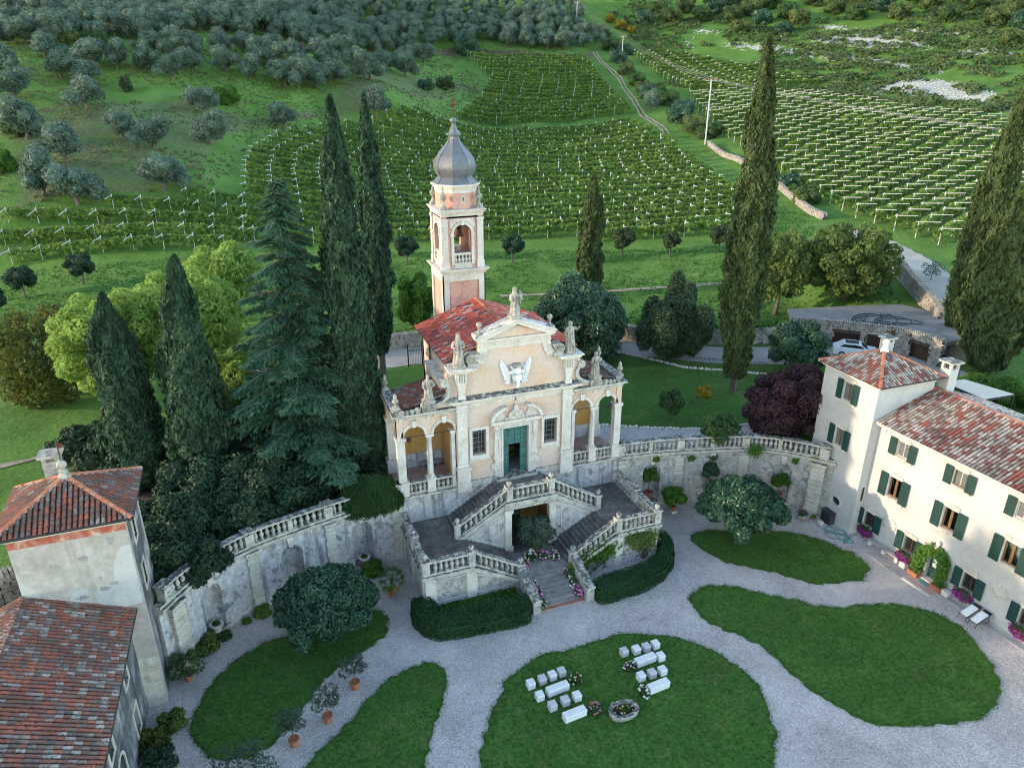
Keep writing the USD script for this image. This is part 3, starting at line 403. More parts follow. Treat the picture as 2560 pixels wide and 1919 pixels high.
# ---------------------------------------------------------------- the sunken court
single('gravel_court', slab(COURT.buffer(0.15), -0.4, 0.0), 'gravel', 'pale gravel court between the two wings in front of the chapel', 'courtyard', kind='structure')
def blob(pts, seed, amp=0.16):
    p = np.array(pts + pts[:1], float); t = np.concatenate([[0], np.cumsum(np.linalg.norm(np.diff(p, axis=0), axis=1))]); cs = CubicSpline(t, p, bc_type='periodic'); q = cs(np.arange(0, t[-1], 0.18))
    n = (noise3(np.column_stack([q * 2.2, np.full(len(q), seed)]), seed) - 0.5) * 2 * amp + (noise3(np.column_stack([q * 7, np.full(len(q), seed)]), seed + 1) - 0.5) * amp
    c = np.gradient(q, axis=0); c /= np.linalg.norm(c, axis=1, keepdims=True); return Polygon(q + np.stack([c[:, 1], -c[:, 0]], 1) * n[:, None]).buffer(0)
LAWNS = [
 ('round lawn with the white seats and the stone planter', [(-8.9, -18.6), (-8.1, -17.0), (-6.8, -15.1), (-5.2, -13.6), (-2.8, -12.9), (-0.7, -13.0), (1.6, -12.9), (3.4, -13.3), (5.2, -14.3), (6.7, -15.7), (7.5, -17.4), (7.8, -19.3), (7.3, -21.1), (6.4, -22.8), (4.6, -24.6), (1.5, -26), (-3, -26), (-6.5, -24.5), (-8.6, -21.8)]),
 ('kidney lawn left of the round lawn, beside the potted olives', [(-11.8, -18.0), (-11.1, -16.2), (-10.1, -14.6), (-9.3, -13.1), (-9.1, -11.9), (-9.6, -11.2), (-10.5, -10.9), (-12.1, -11.4), (-14.0, -12.8), (-15.4, -13.9), (-16.8, -15.1), (-18.4, -17.2), (-19, -20), (-17.5, -23), (-14.5, -23.5), (-12.4, -21)]),
 ('dark shaded lawn under the laurel by the left curved wall', [(-11.4, -6.4), (-11.7, -5.3), (-12.9, -5.0), (-15.3, -5.2), (-18.2, -5.6), (-20.2, -6.2), (-21.8, -7.6), (-22.8, -9.4), (-23.2, -11.3), (-22.8, -12.6), (-21.9, -13.6), (-20.5, -14.1), (-19.1, -13.7), (-17.7, -12.4), (-16.2, -10.4), (-14.6, -9.3), (-12.9, -8.4), (-11.8, -7.6)]),
 ('drop-shaped lawn under the single laurel on the right', [(12.6, -5.4), (13.9, -5.1), (16.5, -6.1), (19.9, -7.5), (21.7, -9.5), (22.6, -11.4), (22.5, -13.1), (21.5, -13.9), (19.4, -13.9), (17.8, -13.4), (16.2, -11.9), (15.0, -10.5), (13.0, -8.7), (12.4, -7.0)]),
 ('large empty bean-shaped lawn in front of the white villa', [(8.4, -11.6), (9.5, -11.0), (11.3, -11.2), (13.2, -12.7), (15.0, -14.3), (16.9, -15.7), (19.5, -16.3), (21.7, -17.4), (22.9, -18.8), (23.1, -20.7), (22.4, -22.6), (21.1, -24.5), (19.6, -25.4), (17.8, -25.7), (15.4, -25.4), (13.4, -24.7), (11.8, -23.7), (11.0, -22.1), (10.4, -20.5), (10.3, -18.7), (10.0, -16.9), (8.9, -15.0), (8.1, -13.0)])]
rg = np.random.default_rng(77); TUFTP = []
for i, (lab, pts) in enumerate(LAWNS):
    poly = blob(pts, i + 3); single('lawn', slab(poly, -0.1, 0.05), 'lawn', lab, 'lawn', kind='structure')
    b = poly.bounds; n = int(poly.area * 34); q = np.column_stack([rg.uniform(b[0], b[2], n * 2), rg.uniform(b[1], b[3], n * 2)]); q = q[contains_xy(poly.buffer(-0.05), q[:, 0], q[:, 1])][:n]
    e = np.array([poly.exterior.interpolate(t).coords[0] for t in np.arange(0, poly.exterior.length, 0.035)]); e = e + rg.normal(0, 0.09, e.shape)
    TUFTP.append(np.vstack([q, e]))
TUFTP = np.vstack(TUFTP)
def blades(P, h, w, rng, k=3, lean=0.5):
    """k thin upright blades at each point"""
    P = np.repeat(P, k, 0); n = len(P); a = rng.uniform(0, 2 * math.pi, n); hh = h * rng.uniform(0.5, 1.3, n); ww = w * rng.uniform(0.6, 1.4, n); d = np.column_stack([np.cos(a), np.sin(a), np.zeros(n)]); o = np.column_stack([-np.sin(a), np.cos(a), np.zeros(n)]) * (lean * hh * rng.uniform(0, 1, n))[:, None]
    P = P + rng.normal(0, 1, (n, 3)) * [w, w, 0]
    V = np.stack([P - d * ww[:, None], P + d * ww[:, None], P + o + np.column_stack([np.zeros(n), np.zeros(n), hh])], 1).reshape(-1, 3); return V, np.arange(3 * n).reshape(-1, 3)
single('grass', blades(np.column_stack([TUFTP, np.full(len(TUFTP), 0.045)]), 0.075, 0.035, rg, 2), 'grass_blade', 'short grass blades of the court lawns and their ragged edges', 'grass', kind='stuff')
# ---------------------------------------------------------------- balustrades
def vbar(A, B, w, z0, z1):
    """a rail between A and B that keeps vertical ends"""
    A, B = np.asarray(A, float), np.asarray(B, float); d = (B - A)[:2]; d = d / np.linalg.norm(d); n = np.array([-d[1], d[0], 0]) * w / 2; u = np.array([0, 0, 1.0])
    v = np.array([A - n + u * z0, B - n + u * z0, B + n + u * z0, A + n + u * z0, A - n + u * z1, B - n + u * z1, B + n + u * z1, A + n + u * z1]); return v, np.vstack([BOXF[:, [0, 1, 2]], BOXF[:, [0, 2, 3]]])
BAL = [(.135, 0), (.135, .09), (.08, .12), (.092, .2), (.158, .36), (.15, .46), (.078, .63), (.068, .7), (.112, .735), (.076, .79), (.072, .87), (.13, .905), (.13, 1)]
def baluster(c, h, n=8): return lathe([(r, z * h) for r, z in BAL], c, n)
def balus_run(th, A, B, h=1.02, gap=0.40, rail=0.36, ends=0.2, plinth=0.14, cap=0.15):
    A, B = np.asarray(A, float), np.asarray(B, float); L = np.linalg.norm((B - A)[:2]); n = max(1, int(round((L - 2 * ends) / gap)))
    add(th, 'plinth', vbar(A, B, rail * 0.95, 0, plinth), 'lichen_stone'); add(th, 'handrail', vbar(A, B, rail + 0.06, h - cap, h), 'lichen_stone')
    for t in (np.arange(n) + 0.5) / n:
        t = (ends + t * (L - 2 * ends)) / L; p = A + (B - A) * t; add(th, 'baluster', baluster(p + [0, 0, plinth - 0.01], h - cap - plinth + 0.02), 'lichen_stone', smooth=50)
def post(th, x, y, z0, z1, w=0.46, ang=0.0, knob=False, mat='lichen_stone', name='pedestal'):
    add(th, name, rot(cbox(x - w / 2, x + w / 2, y - w / 2, y + w / 2, z0, z1 - 0.14, 0.015), ang, (x, y, 0)), mat)
    k = w / 2 + 0.06; add(th, 'coping', rot(cbox(x - k, x + k, y - k, y + k, z1 - 0.139, z1 + 0.02, 0.02), ang, (x, y, 0)), 'lichen_stone')
    if knob: add(th, 'stone_ball', join(lathe([(.09, 0), (.09, .05), (.05, .09)], (x, y, z1 + 0.015), 10), ball((x, y, z1 + 0.26), 0.18)), 'lichen_stone', smooth=True)

# ---------------------------------------------------------------- the chapel
ch = thing('chapel', 'pale pink baroque chapel with statues on its gable and a red tiled roof', 'chapel', (0, 0, 5.1))
ZT = 5.12
a_ = np.linspace(0, math.pi / 2, 9)
curve = [(3.62 - 0.98 * math.sin(t), 14.45 + 1.35 * (1 - math.cos(t))) for t in a_]       # hollow shoulder between the side scroll and the gable
outline = [(-4.5, ZT), (4.5, ZT), (4.5, 14.3)] + curve + [(2.64, 16.1), (0, 17.0), (-2.64, 16.1)] + [(-x, z) for x, z in curve[::-1]] + [(-4.5, 14.3)]
body = Polygon(outline); door_hole = sbox(-1.0, 5.3, 1.0, 9.3); win_holes = [sbox(s * 2.8 - 0.52, 7.45, s * 2.8 + 0.52, 9.45) for s in (-1, 1)]
add(ch, 'facade', wall_xz(body.difference(unary_union([door_hole] + win_holes)), 0, 0.6), 'church_plaster')
# cream band that follows the top of the gable
band = body.difference(body.buffer(-0.62, join_style=2)).intersection(sbox(-3.62, 14.5, 3.62, 16.12)).union(sbox(-2.64, 15.5, 2.64, 16.05))
add(ch, 'gable_band', wall_xz(band.intersection(body), -0.09, 0.0), 'trim_stone')
add(ch, 'gable_band', bx(-2.68, 2.68, -0.13, 0.0, 15.72, 15.82), 'trim_stone')
inner = body.buffer(-1.02, join_style=2).intersection(sbox(-3.4, 12.4, 3.4, 15.3))
# pediment: level cornice, two sloping cornices, recessed field
add(ch, 'pediment_cornice', join(bx(-2.75, 2.75, -0.22, 0.62, 16.05, 16.17), bx(-2.88, 2.88, -0.34, 0.7, 16.17, 16.29)), 'trim_stone')
for s in (-1, 1):
    add(ch, 'raking_cornice', join(wall_xz(Polygon([(s * 2.95, 16.29), (s * 2.95, 16.42), (0, 17.45), (0, 17.2), (s * 2.3, 16.29)]), -0.36, 0.75), wall_xz(Polygon([(s * 2.98, 16.42), (s * 2.98, 16.52), (0, 17.56), (0, 17.45)]), -0.44, 0.8)), 'trim_stone')
add(ch, 'pediment_field', wall_xz(Polygon([(-2.2, 16.29), (2.2, 16.29), (0, 17.08)]), -0.1, 0.3), 'church_plaster')
# main cornice and entablature
def fcornice(name, x0, x1, z, steps, y1=0.0, mat='trim_stone'):
    mb = MB(); zz = z
    for h, p in steps: mb.box(x0 - p, x1 + p, -p, y1, zz, zz + h); zz += h
    return add(ch, name, mb, mat)
fcornice('architrave', -4.5, 4.5, 11.35, [(0.16, 0.07), (0.14, 0.10)])
fcornice('cornice', -4.55, 4.55, 11.66, [(0.10, 0.16), (0.10, 0.26), (0.10, 0.38), (0.11, 0.50)])
add(ch, 'cornice_ledge', wall_yz(Polygon([(-0.50, 12.07), (0.0, 12.07), (0.0, 12.26)]), -5.0, 5.0), 'lichen_stone')
# lower pilasters on pedestals, upper tapered herm pilasters with fluted heads
for s in (-1, 1):
    x = s * 4.07; pl = lambda a, b: (min(a, b), max(a, b))
    add(ch, 'pilaster_pedestal', join(bx(x - .52, x + .52, -0.42, 0.0, ZT - 0.35, 5.5), bx(x - .47, x + .47, -0.36, 0.0, 5.5, 6.55), bx(x - .54, x + .54, -0.44, 0.0, 6.55, 6.72)), 'trim_stone')
    add(ch, 'pilaster', join(bx(x - .43, x + .43, -0.25, 0.0, 6.72, 6.95), bx(x - .37, x + .37, -0.18, 0.0, 6.95, 10.95)), 'trim_stone')
    add(ch, 'pilaster_capital', join(bx(x - .40, x + .40, -0.22, 0.0, 10.95, 11.05), bx(x - .38, x + .38, -0.2, 0, 11.05, 11.22), bx(x - .47, x + .47, -0.3, 0.0, 11.22, 11.35), bx(x - .42, x + .42, -0.24, 0, 11.35, 11.66)), 'trim_stone')
    u = MB(); u.box(x - .26, x + .26, -.3, 0, 12.07, 12.45)
    v, f = bx(-1, 1, -1, 0, 0, 1).get(); v = v.copy(); wv = np.where(v[:, 2] > .5, .33, .2); u.add(np.column_stack([x + v[:, 0] * wv, v[:, 1] * np.where(v[:, 2] > .5, .34, .26), 12.45 + v[:, 2] * 0.95]), f)
    add(ch, 'herm_pilaster', u, 'trim_stone')
    u = MB(); u.box(x - .40, x + .40, -.34, 0, 13.40, 14.1)
    for k in range(4): u.add(*lathe([(.075, 0), (.085, .3), (.05, .6)], (x - .27 + .18 * k, -.36, 13.45), 8))
    u.box(x - .46, x + .46, -.46, 0, 14.1, 14.22); add(ch, 'herm_capital', u, 'trim_stone')
    add(ch, 'statue_ledge', join(cbox(x - .85, x + .85, -.62, 0.75, 14.22, 14.38), cbox(x - 1.0, x + 1.0, -.74, 0.85, 14.38, 14.5)), 'trim_stone')
    # flat ear with spiral beside the herm pilaster
    ear = Polygon([(s * 4.5, 12.3), (s * 4.5, 14.2), (s * 4.9, 14.2)] + [(s * (4.78 + .34 * math.sin(t)), 13.75 + .45 * math.cos(t)) for t in np.linspace(0, math.pi * .9, 9)] + [(s * 4.72, 12.9), (s * 4.8, 12.3)])
    add(ch, 'attic_ear', wall_xz(ear.buffer(0), 0.05, 0.55), 'church_plaster'); sp = np.array([(s * 4.75 + (.05 + .04 * t) * math.cos(t * 1.9), 0.03, 13.7 + (.05 + .04 * t) * math.sin(t * 1.9)) for t in np.linspace(0, 6, 40)])
    add(ch, 'spiral_relief', tube(sp, 0.045, 6), 'trim_stone', smooth=True)
    # C-shaped scroll that swings down to the loggia roof
    cl = LineString([(s * (5.22 - .17 * math.cos(t)), 13.42 + .17 * math.sin(t)) for t in np.linspace(math.pi * 1.6, 0, 8)] + [(s * 4.98, 13.25), (s * 4.86, 12.9), (s * 4.9, 12.55), (s * 5.08, 12.25), (s * 5.4, 12.02), (s * 5.8, 11.9)])
    add(ch, 'side_scroll', wall_xz(cl.buffer(0.135), -0.05, 0.5), 'lichen_stone', smooth=25)
    fill = Polygon([(s * 4.5, 11.6), (s * 4.5, 12.9), (s * 4.9, 12.7), (s * 5.05, 12.3), (s * 5.5, 12.0), (s * 5.9, 11.9), (s * 5.9, 11.6)]); add(ch, 'scroll_wall', wall_xz(fill, 0.08, 0.42), 'church_plaster')
    # big scroll under the loggia statue
    xs = s * 6.45; u = MB(); u.add(*vf(wall_xz(Point(xs, 11.78).buffer(0.46).union(sbox(min(xs, xs - s * .2) - .3, 11.5, max(xs, xs - s * .2) + .3, 12.1)), -0.22, 0.42)))
    for r_ in (.34, .2): u.add(*tube([(xs + r_ * math.cos(t), -.24, 11.78 + r_ * math.sin(t)) for t in np.linspace(0, 5.6, 22)], 0.05, 6))
    u.add(*vf(ball((xs, -.22, 11.78), .09))); add(ch, 'pedestal_scroll', u, 'statue_stone', smooth=30)
    u = MB()
    for k, (dx, rr) in enumerate([(.75, .26), (1.15, .2), (1.5, .17), (1.85, .2)]): u.add(*vf(ball((s * (6.45 + dx), -.08, 11.62 + rr * .5), rr, 2, (1, .8, .9)))); u.add(*tube([(s * (6.45 + dx) + .6 * rr * math.cos(t), -.08 - rr * .72, 11.62 + rr * .5 + .6 * rr * math.sin(t)) for t in np.linspace(0, 5.5, 14)], 0.035, 5))
    add(ch, 'rocaille_crest', u, 'statue_stone', smooth=True)
    # grey volute lying on the hollow shoulder
    xv = s * 3.2; u = MB(); u.add(*vf(wall_xz(Point(xv + s * .12, 15.0).buffer(0.36).union(Polygon([(xv - s * .5, 15.35), (xv + s * .1, 15.36), (xv + s * .1, 14.66), (xv - s * .1, 14.6)])), -0.3, 0.5)))
    for r_ in (.26, .15): u.add(*tube([(xv + s * .12 + r_ * math.cos(t), -.32, 15.0 + r_ * math.sin(t)) for t in np.linspace(0, 5.6, 20)], 0.045, 6))
    add(ch, 'gable_volute', u, 'statue_stone', smooth=30); add(ch, 'gable_volute_base', bx(xv - .34, xv + .42, -.26, .45, 14.38, 14.68), 'lichen_stone')
    add(ch, 'ball_finial', join(cbox(s * 2.62 - .3, s * 2.62 + .3, -.2, .4, 16.5, 16.72), lathe([(.2, 0), (.1, .12), (.07, .3), (.13, .36), (.06, .42)], (s * 2.62, .1, 16.72), 10), ball((s * 2.62, .1, 17.32), .2)), 'statue_stone', smooth=40)
# window frames, grilles, panes
for s, w in zip((-1, 1), win_holes):
    x = s * 2.8; fr = sbox(x - .74, 7.18, x + .74, 9.72).difference(w); f = add(ch, 'window_frame', wall_xz(fr, -0.1, 0.0), 'trim_stone'); add(f, 'sill', bx(x - .8, x + .8, -.16, 0, 7.06, 7.18), 'trim_stone')
    add(f, 'pane', bx(x - .52, x + .52, .42, .44, 7.45, 9.45), 'glass'); add(f, 'dark_room', bx(x - .7, x + .7, .55, .6, 7.3, 9.6), 'interior')
    for k in range(1, 6): add(f, 'grille_bar', bx(x - .52 + k * 1.04 / 6 - .013, x - .52 + k * 1.04 / 6 + .013, .16, .186, 7.45, 9.45), 'iron')
    for k in range(1, 10): add(f, 'grille_bar', bx(x - .52, x + .52, .187, .212, 7.45 + k * .2 - .012, 7.45 + k * .2 + .012), 'iron')
    add(f, 'leaded_bar', join(*[bx(x - .52 + k * .208 - .02, x - .52 + k * .208 + .02, .40, .42, 7.45, 9.45) for k in range(1, 5)], *[bx(x - .52, x + .52, .38, .399, 7.45 + k * .4 - .02, 7.45 + k * .4 + .02) for k in range(1, 5)]), 'curtain')
# doorway: frame, consoles, broken curved pediment with cartouche and cross
fr = sbox(-1.32, 5.2, 1.32, 9.62).difference(sbox(-1.0, 5.0, 1.0, 9.3)); add(ch, 'door_frame', join(wall_xz(fr, -0.16, 0.0), wall_xz(sbox(-1.12, 5.2, 1.12, 9.42).difference(sbox(-1, 5, 1, 9.3)), -0.21, -0.16)), 'trim_stone')
add(ch, 'threshold', bx(-1.6, 1.6, -.5, .6, 5.12, 5.34), 'lichen_stone')
for s in (-1, 1):
    x = s * 1.5; add(ch, 'door_strip', bx(x - .17, x + .17, -.11, 0, 5.34, 9.2), 'trim_stone')
    u = MB(); u.add(*vf(wall_xz(unary_union([Point(x + s * .12, 6.25).buffer(.3), Point(x + s * .05, 7.0).buffer(.2), sbox(x - .17, 6.2, x + .17, 7.3)]), -.16, 0))); u.add(*tube([(x + s * .12 + .17 * math.cos(t), -.17, 6.25 + .17 * math.sin(t)) for t in np.linspace(0, 5.6, 16)], .045, 6)); add(ch, 'door_scroll', u, 'trim_stone', smooth=30)
    u = MB(); u.add(*vf(wall_xz(unary_union([Point(x, 9.3).buffer(.22), sbox(x - .16, 8.5, x + .16, 9.6)]), -.26, 0))); u.add(*tube([(x + .12 * math.cos(t), -.27, 9.3 + .12 * math.sin(t)) for t in np.linspace(0, 5.6, 14)], .04, 6)); add(ch, 'door_console', u, 'trim_stone', smooth=30)
    arc = [(s * (.62 + 1.32 * math.sin(t) * .98), 9.98 + 1.06 * math.cos(t)) for t in np.linspace(0.12, 1.5, 14)]; add(ch, 'broken_pediment', join(wall_xz(LineString(arc).buffer(.1, cap_style=2), -.5, 0), wall_xz(Polygon([(s * .6, 9.95), (s * .95, 10.45)] + [(a, b - .1) for a, b in arc[2:]]).buffer(0), -.1, 0)), 'trim_stone', smooth=25)
add(ch, 'door_cornice', join(bx(-1.75, 1.75, -.24, 0, 9.62, 9.76), bx(-1.95, 1.95, -.4, 0, 9.76, 9.98)), 'trim_stone')
u = MB(); u.add(*vf(wall_xz(Polygon([(-.9, 9.98), (.9, 9.98), (.62, 10.2), (.45, 10.55), (.18, 10.7), (.14, 11.1), (-.14, 11.1), (-.18, 10.7), (-.45, 10.55), (-.62, 10.2)]), -.2, 0)))
for x, z, r_ in [(-.5, 10.15, .14), (.5, 10.15, .14), (0, 10.3, .22), (-.25, 10.5, .1), (.25, 10.5, .1), (-.8, 10.08, .1), (.8, 10.08, .1), (0, 10.62, .1)]: u.add(*vf(ball((x, -.22, z), r_, 2, (1, .5, 1))))
add(ch, 'cartouche', u, 'trim_stone', smooth=30); add(ch, 'wall_cross', join(bx(-.05, .05, -.1, 0, 11.08, 11.62), bx(-.2, .2, -.1, 0, 11.36, 11.46)), 'trim_stone')
# green panelled doors, the wicket standing open
leafp = sbox(-1.0, 5.34, 1.0, 9.3).difference(sbox(-.5, 5.34, .5, 7.78)); dr = add(ch, 'door', wall_xz(leafp, .22, .28), 'door_green')
for r in range(10):
    for c in range(4):
        x0, z0 = -1.0 + c * .5, 5.34 + r * .396
        if not (c in (1, 2) and r < 6): add(dr, 'door_panel', bx(x0 + .02, x0 + .48, .185, .219, z0 + .015, z0 + .38), 'door_green')
for xx in (-.505, 0.465): add(dr, 'wicket_jamb', bx(xx, xx + .04, .16, .30, 5.34, 7.8), 'door_green')
add(dr, 'wicket_leaf', bx(-.47, -.41, .3, 1.2, 5.36, 7.74), 'door_green')
add(ch, 'inner_floor', bx(-4.3, 4.3, .6, 9, 5.1, 5.3), 'grey_slab'); add(ch, 'inner_wall', bx(-2.2, 2.2, 5.0, 5.2, 5.3, 11), 'interior')
add(ch, 'pew', join(bx(-.9, .9, 2.6, 2.7, 5.3, 6.2), bx(-.9, .9, 2.2, 2.6, 5.7, 5.76)), 'brown_wood')
# winged bull's head over the cornice
u = MB(); hp = np.array([(0, -.18, 13.75, .36), (0, -.26, 13.45, .40), (0, -.34, 13.1, .32), (0, -.40, 12.82, .24), (0, -.40, 12.62, .17)])
hs = [trimesh.Trimesh(*ball(p[:3], p[3], 2, (1, .75, 1)), process=False) for p in hp]; hull = [trimesh.convex.convex_hull(np.vstack([a.vertices, b.vertices])) for a, b in zip(hs[:-1], hs[1:])]
for h_ in hull: u.add(h_)
for s in (-1, 1): u.add(*vf(ball((s * .42, -.2, 13.62), .15, 2, (1.3, .6, .9)))); u.add(*tube([(s * .3, -.25, 13.95), (s * .46, -.3, 14.1), (s * .4, -.3, 14.22)], [.07, .06, .02], 6)); u.add(*vf(ball((s * .1, -.55, 12.66), .045)))
add(ch, 'bull_head', u, 'white_paint', smooth=40)
add(ch, 'bull_eye', join(*[ball((s * .2, -.58, 12.98), .06, 1, (.6, .6, 1.3)) for s in (-1, 1)]), 'iron')
for s in (-1, 1):
    w_ = add(ch, 'wing', wall_xz(Polygon([(s * .38, 13.3), (s * .62, 13.95), (s * 1.1, 14.62), (s * 1.2, 14.3), (s * 1.0, 13.5), (s * .62, 12.7), (s * .42, 12.75)]), -.12, 0), 'white_paint')
    for k in range(6): t = k / 5; a = np.array([s * (.45 + .12 * t), -.14, 13.5 - .7 * t]); b = a + np.array([s * (.62 - .3 * t), 0, .95 - .85 * t]); add(w_, 'feather', bar(a, b, .13, .07), 'white_paint')
u = MB(); u.add(*lathe([(.34, 0), (.40, .08), (.36, .2), (.1, .26)], (0, -.14, 14.0), 14)); add(ch, 'head_crown', u, 'statue_stone', smooth=40)
# nave walls, eaves, roof
add(ch, 'nave_wall', join(bx(-4.5, -4.0, .6, 9.0, ZT - .2, 14.55), bx(4.0, 4.5, .6, 9.0, ZT - .2, 14.55), bx(-4.5, 4.5, 8.6, 9.01, ZT - .2, 14.55)), 'church_plaster')
add(ch, 'gable_wall', wall_xz(Polygon([(-4.5, 14.55), (4.5, 14.55), (0, 16.2)]), 8.6, 9.02), 'church_plaster')
moulding(ch, 'eaves_cornice', 'trim_stone', -4.5, 4.5, .7, 9.0, 14.3, [(.1, .08), (.12, .2), (.12, .32)])
sc = add(ch, 'side_chapel', bx(-5.15, -4.5, 1.4, 5.4, 12.15, 12.9), 'church_plaster'); moulding(ch, 'side_cornice', 'trim_stone', -5.15, -4.5, 1.4, 5.4, 12.9, [(.1, .06), (.12, .14)])
add(ch, 'downpipe', tube([(-4.62, 6.2, 14.2), (-4.62, 6.2, 5.2)], .06, 8), 'rust_iron', smooth=True); [add(ch, 'gutter', tube([(x_, .7, 14.66), (x_, 9.3, 14.66)], .07, 8), 'iron', smooth=True) for x_ in (-5.0, 5.0)]
add(ch, 'choir', bx(-2.6, 2.6, 9.01, 12.0, ZT - .2, 12.2), 'church_plaster')
# ---- tiled roofs: cover tiles laid in rows on a deck; the nearest 300 of a roof are parts of their own
def in_frame(P, m=1.02):
    d = np.asarray(P, float) - CAM; z = d @ FWD; x = d @ RIGHT / z * FPX / 1280; y = d @ UP / z * FPX / 959.5; return (z > 1) & (np.abs(x) < m) & (np.abs(y) < m)
def coppo(L=0.44, r0=0.105, r1=0.085, n=5, th=0.0):
    a = np.linspace(0, math.pi, n + 1); v = np.concatenate([np.column_stack([r0 * np.cos(a), np.zeros(n + 1), r0 * .8 * np.sin(a)]), np.column_stack([r1 * np.cos(a), np.full(n + 1, L), r1 * .8 * np.sin(a)])])
    i = np.arange(n); f = np.vstack([np.stack([i, i + 1, i + n + 2], 1), np.stack([i, i + n + 2, i + n + 1], 1)]); k = len(v); fan = np.stack([np.zeros(n - 1, int), np.arange(1, n), np.arange(2, n + 1)], 1); return v, np.vstack([f, fan])
TV, TF = coppo()
def tile_roof(th, name, o, u, w, clip, mat, seed, step=0.25, exp=0.36, deck=True, keep=300, lift=0.03, hill=0.0, flat=1.0):
    """o: a corner of the eaves, u: unit along the eaves, w: unit up the slope; clip: polygon in (u, w) metres"""
    o, u, w = (np.asarray(q, float) for q in (o, u, w)); n = np.cross(u, w); n = n if n[2] > 0 else -n
    if deck: add(th, name + '_deck', place(ext(clip, 0.05), o - n * 0.05, u, w, n), 'terracotta_deck')
    rng = np.random.default_rng(seed); b = clip.bounds; cu = np.arange(b[0] + step / 2, b[2], step); cw = np.arange(b[1] - 0.04, b[3], exp); items = []
    for i, a in enumerate(cu):
        for j, c in enumerate(cw):
            if clip.contains(Point(a, max(c + exp * .55, b[1] + .02))): items.append((a, c))
    A = np.array(items); m = len(A); P = o + A[:, :1] * u + (A[:, 1:2] + rng.normal(0, .012, (m, 1))) * w + n * (lift + np.abs(rng.normal(0, .006, (m, 1))))
    yaw = rng.normal(0, .025, m); cu_, su_ = np.cos(yaw)[:, None, None], np.sin(yaw)[:, None, None]; tilt = 0.045
    tu = rng.random(m); 
    if hill: tu = np.clip(tu * (1 - hill) + hill * noise3(np.column_stack([A * 0.55, np.full(m, seed)]), seed), 0, 1)
    tone = np.clip(tu, 0, 1)
    lx, ly, lz = TV[None, :, :1], TV[None, :, 1:2], TV[None, :, 2:] * flat; lz = lz + tilt * (0.44 - ly) * 0.6
    x = lx * cu_ - ly * su_; y = lx * su_ + ly * cu_
    V = P[:, None] + x * u + y * w + lz * n; order = np.argsort(np.linalg.norm(P - CAM, axis=1) + np.where(in_frame(P), 0, 1e4))
    host = th
    for k in order[:keep]: add(host, 'roof_tile', (V[k], TF), mat, smooth=35, tone=float(tone[k]))
    r = order[keep:]
    if len(r):
        nv = len(TV); v = V[r].reshape(-1, 3); f = (TF[None] + np.arange(len(r))[:, None, None] * nv).reshape(-1, 3); add(host, 'roof_tiles_far', (v, f), mat, smooth=False, tone=np.repeat(tone[r], nv), kind='stuff')
def ridge(th, A, B, mat='tile_ridge', seed=0, r=0.13, exp=0.38, name='ridge_tile'):
    A, B = np.asarray(A, float), np.asarray(B, float); L = np.linalg.norm(B - A); t = (B - A) / L; s = np.cross(t, [0, 0, 1.0]); s /= np.linalg.norm(s); n = np.cross(s, t); rng = np.random.default_rng(seed + 5)
    v, f = coppo(0.46, r * 1.08, r * 0.92, 6)
    for k in range(int(L / exp)): add(th, name, place((v + [0, 0, .018 + rng.normal(0, .004)], f), A + t * k * exp, s, t, n), mat, smooth=35, tone=float(rng.random()))
    add(th, 'mortar', vbar(A, B, r * 1.9, -.08, .03), 'concrete')
patchy('terracotta_deck', [(0.3, (0.05, 0.03, 0.024)), (0.7, (0.12, 0.055, 0.04))], 2, 10)
sl = np.array([4.85, 1.72]); sl = sl / np.hypot(*sl); Lr = math.hypot(4.95, 1.72)
tile_roof(ch, 'left_roof', (-5.0, .55, 14.66), (0, 1, 0), (sl[0], 0, sl[1]), sbox(0, 0, 8.6, Lr), 'tile_red', 1, step=.23, exp=.40, hill=.35)
tile_roof(ch, 'right_roof', (5.0, .55, 14.66), (0, 1, 0), (-sl[0], 0, sl[1]), sbox(0, 0, 8.6, Lr), 'tile_red', 2, step=.23, exp=.40, keep=200, hill=.35)
ridge(ch, (0, .6, 16.46), (0, 9.15, 16.46))
add(ch, 'choir_roof', wall_yz(Polygon([(9.1, 12.2), (12.0, 12.2), (12.0, 12.7), (9.1, 13.8)]), -2.8, 2.8), 'tile_red', tone=.3)
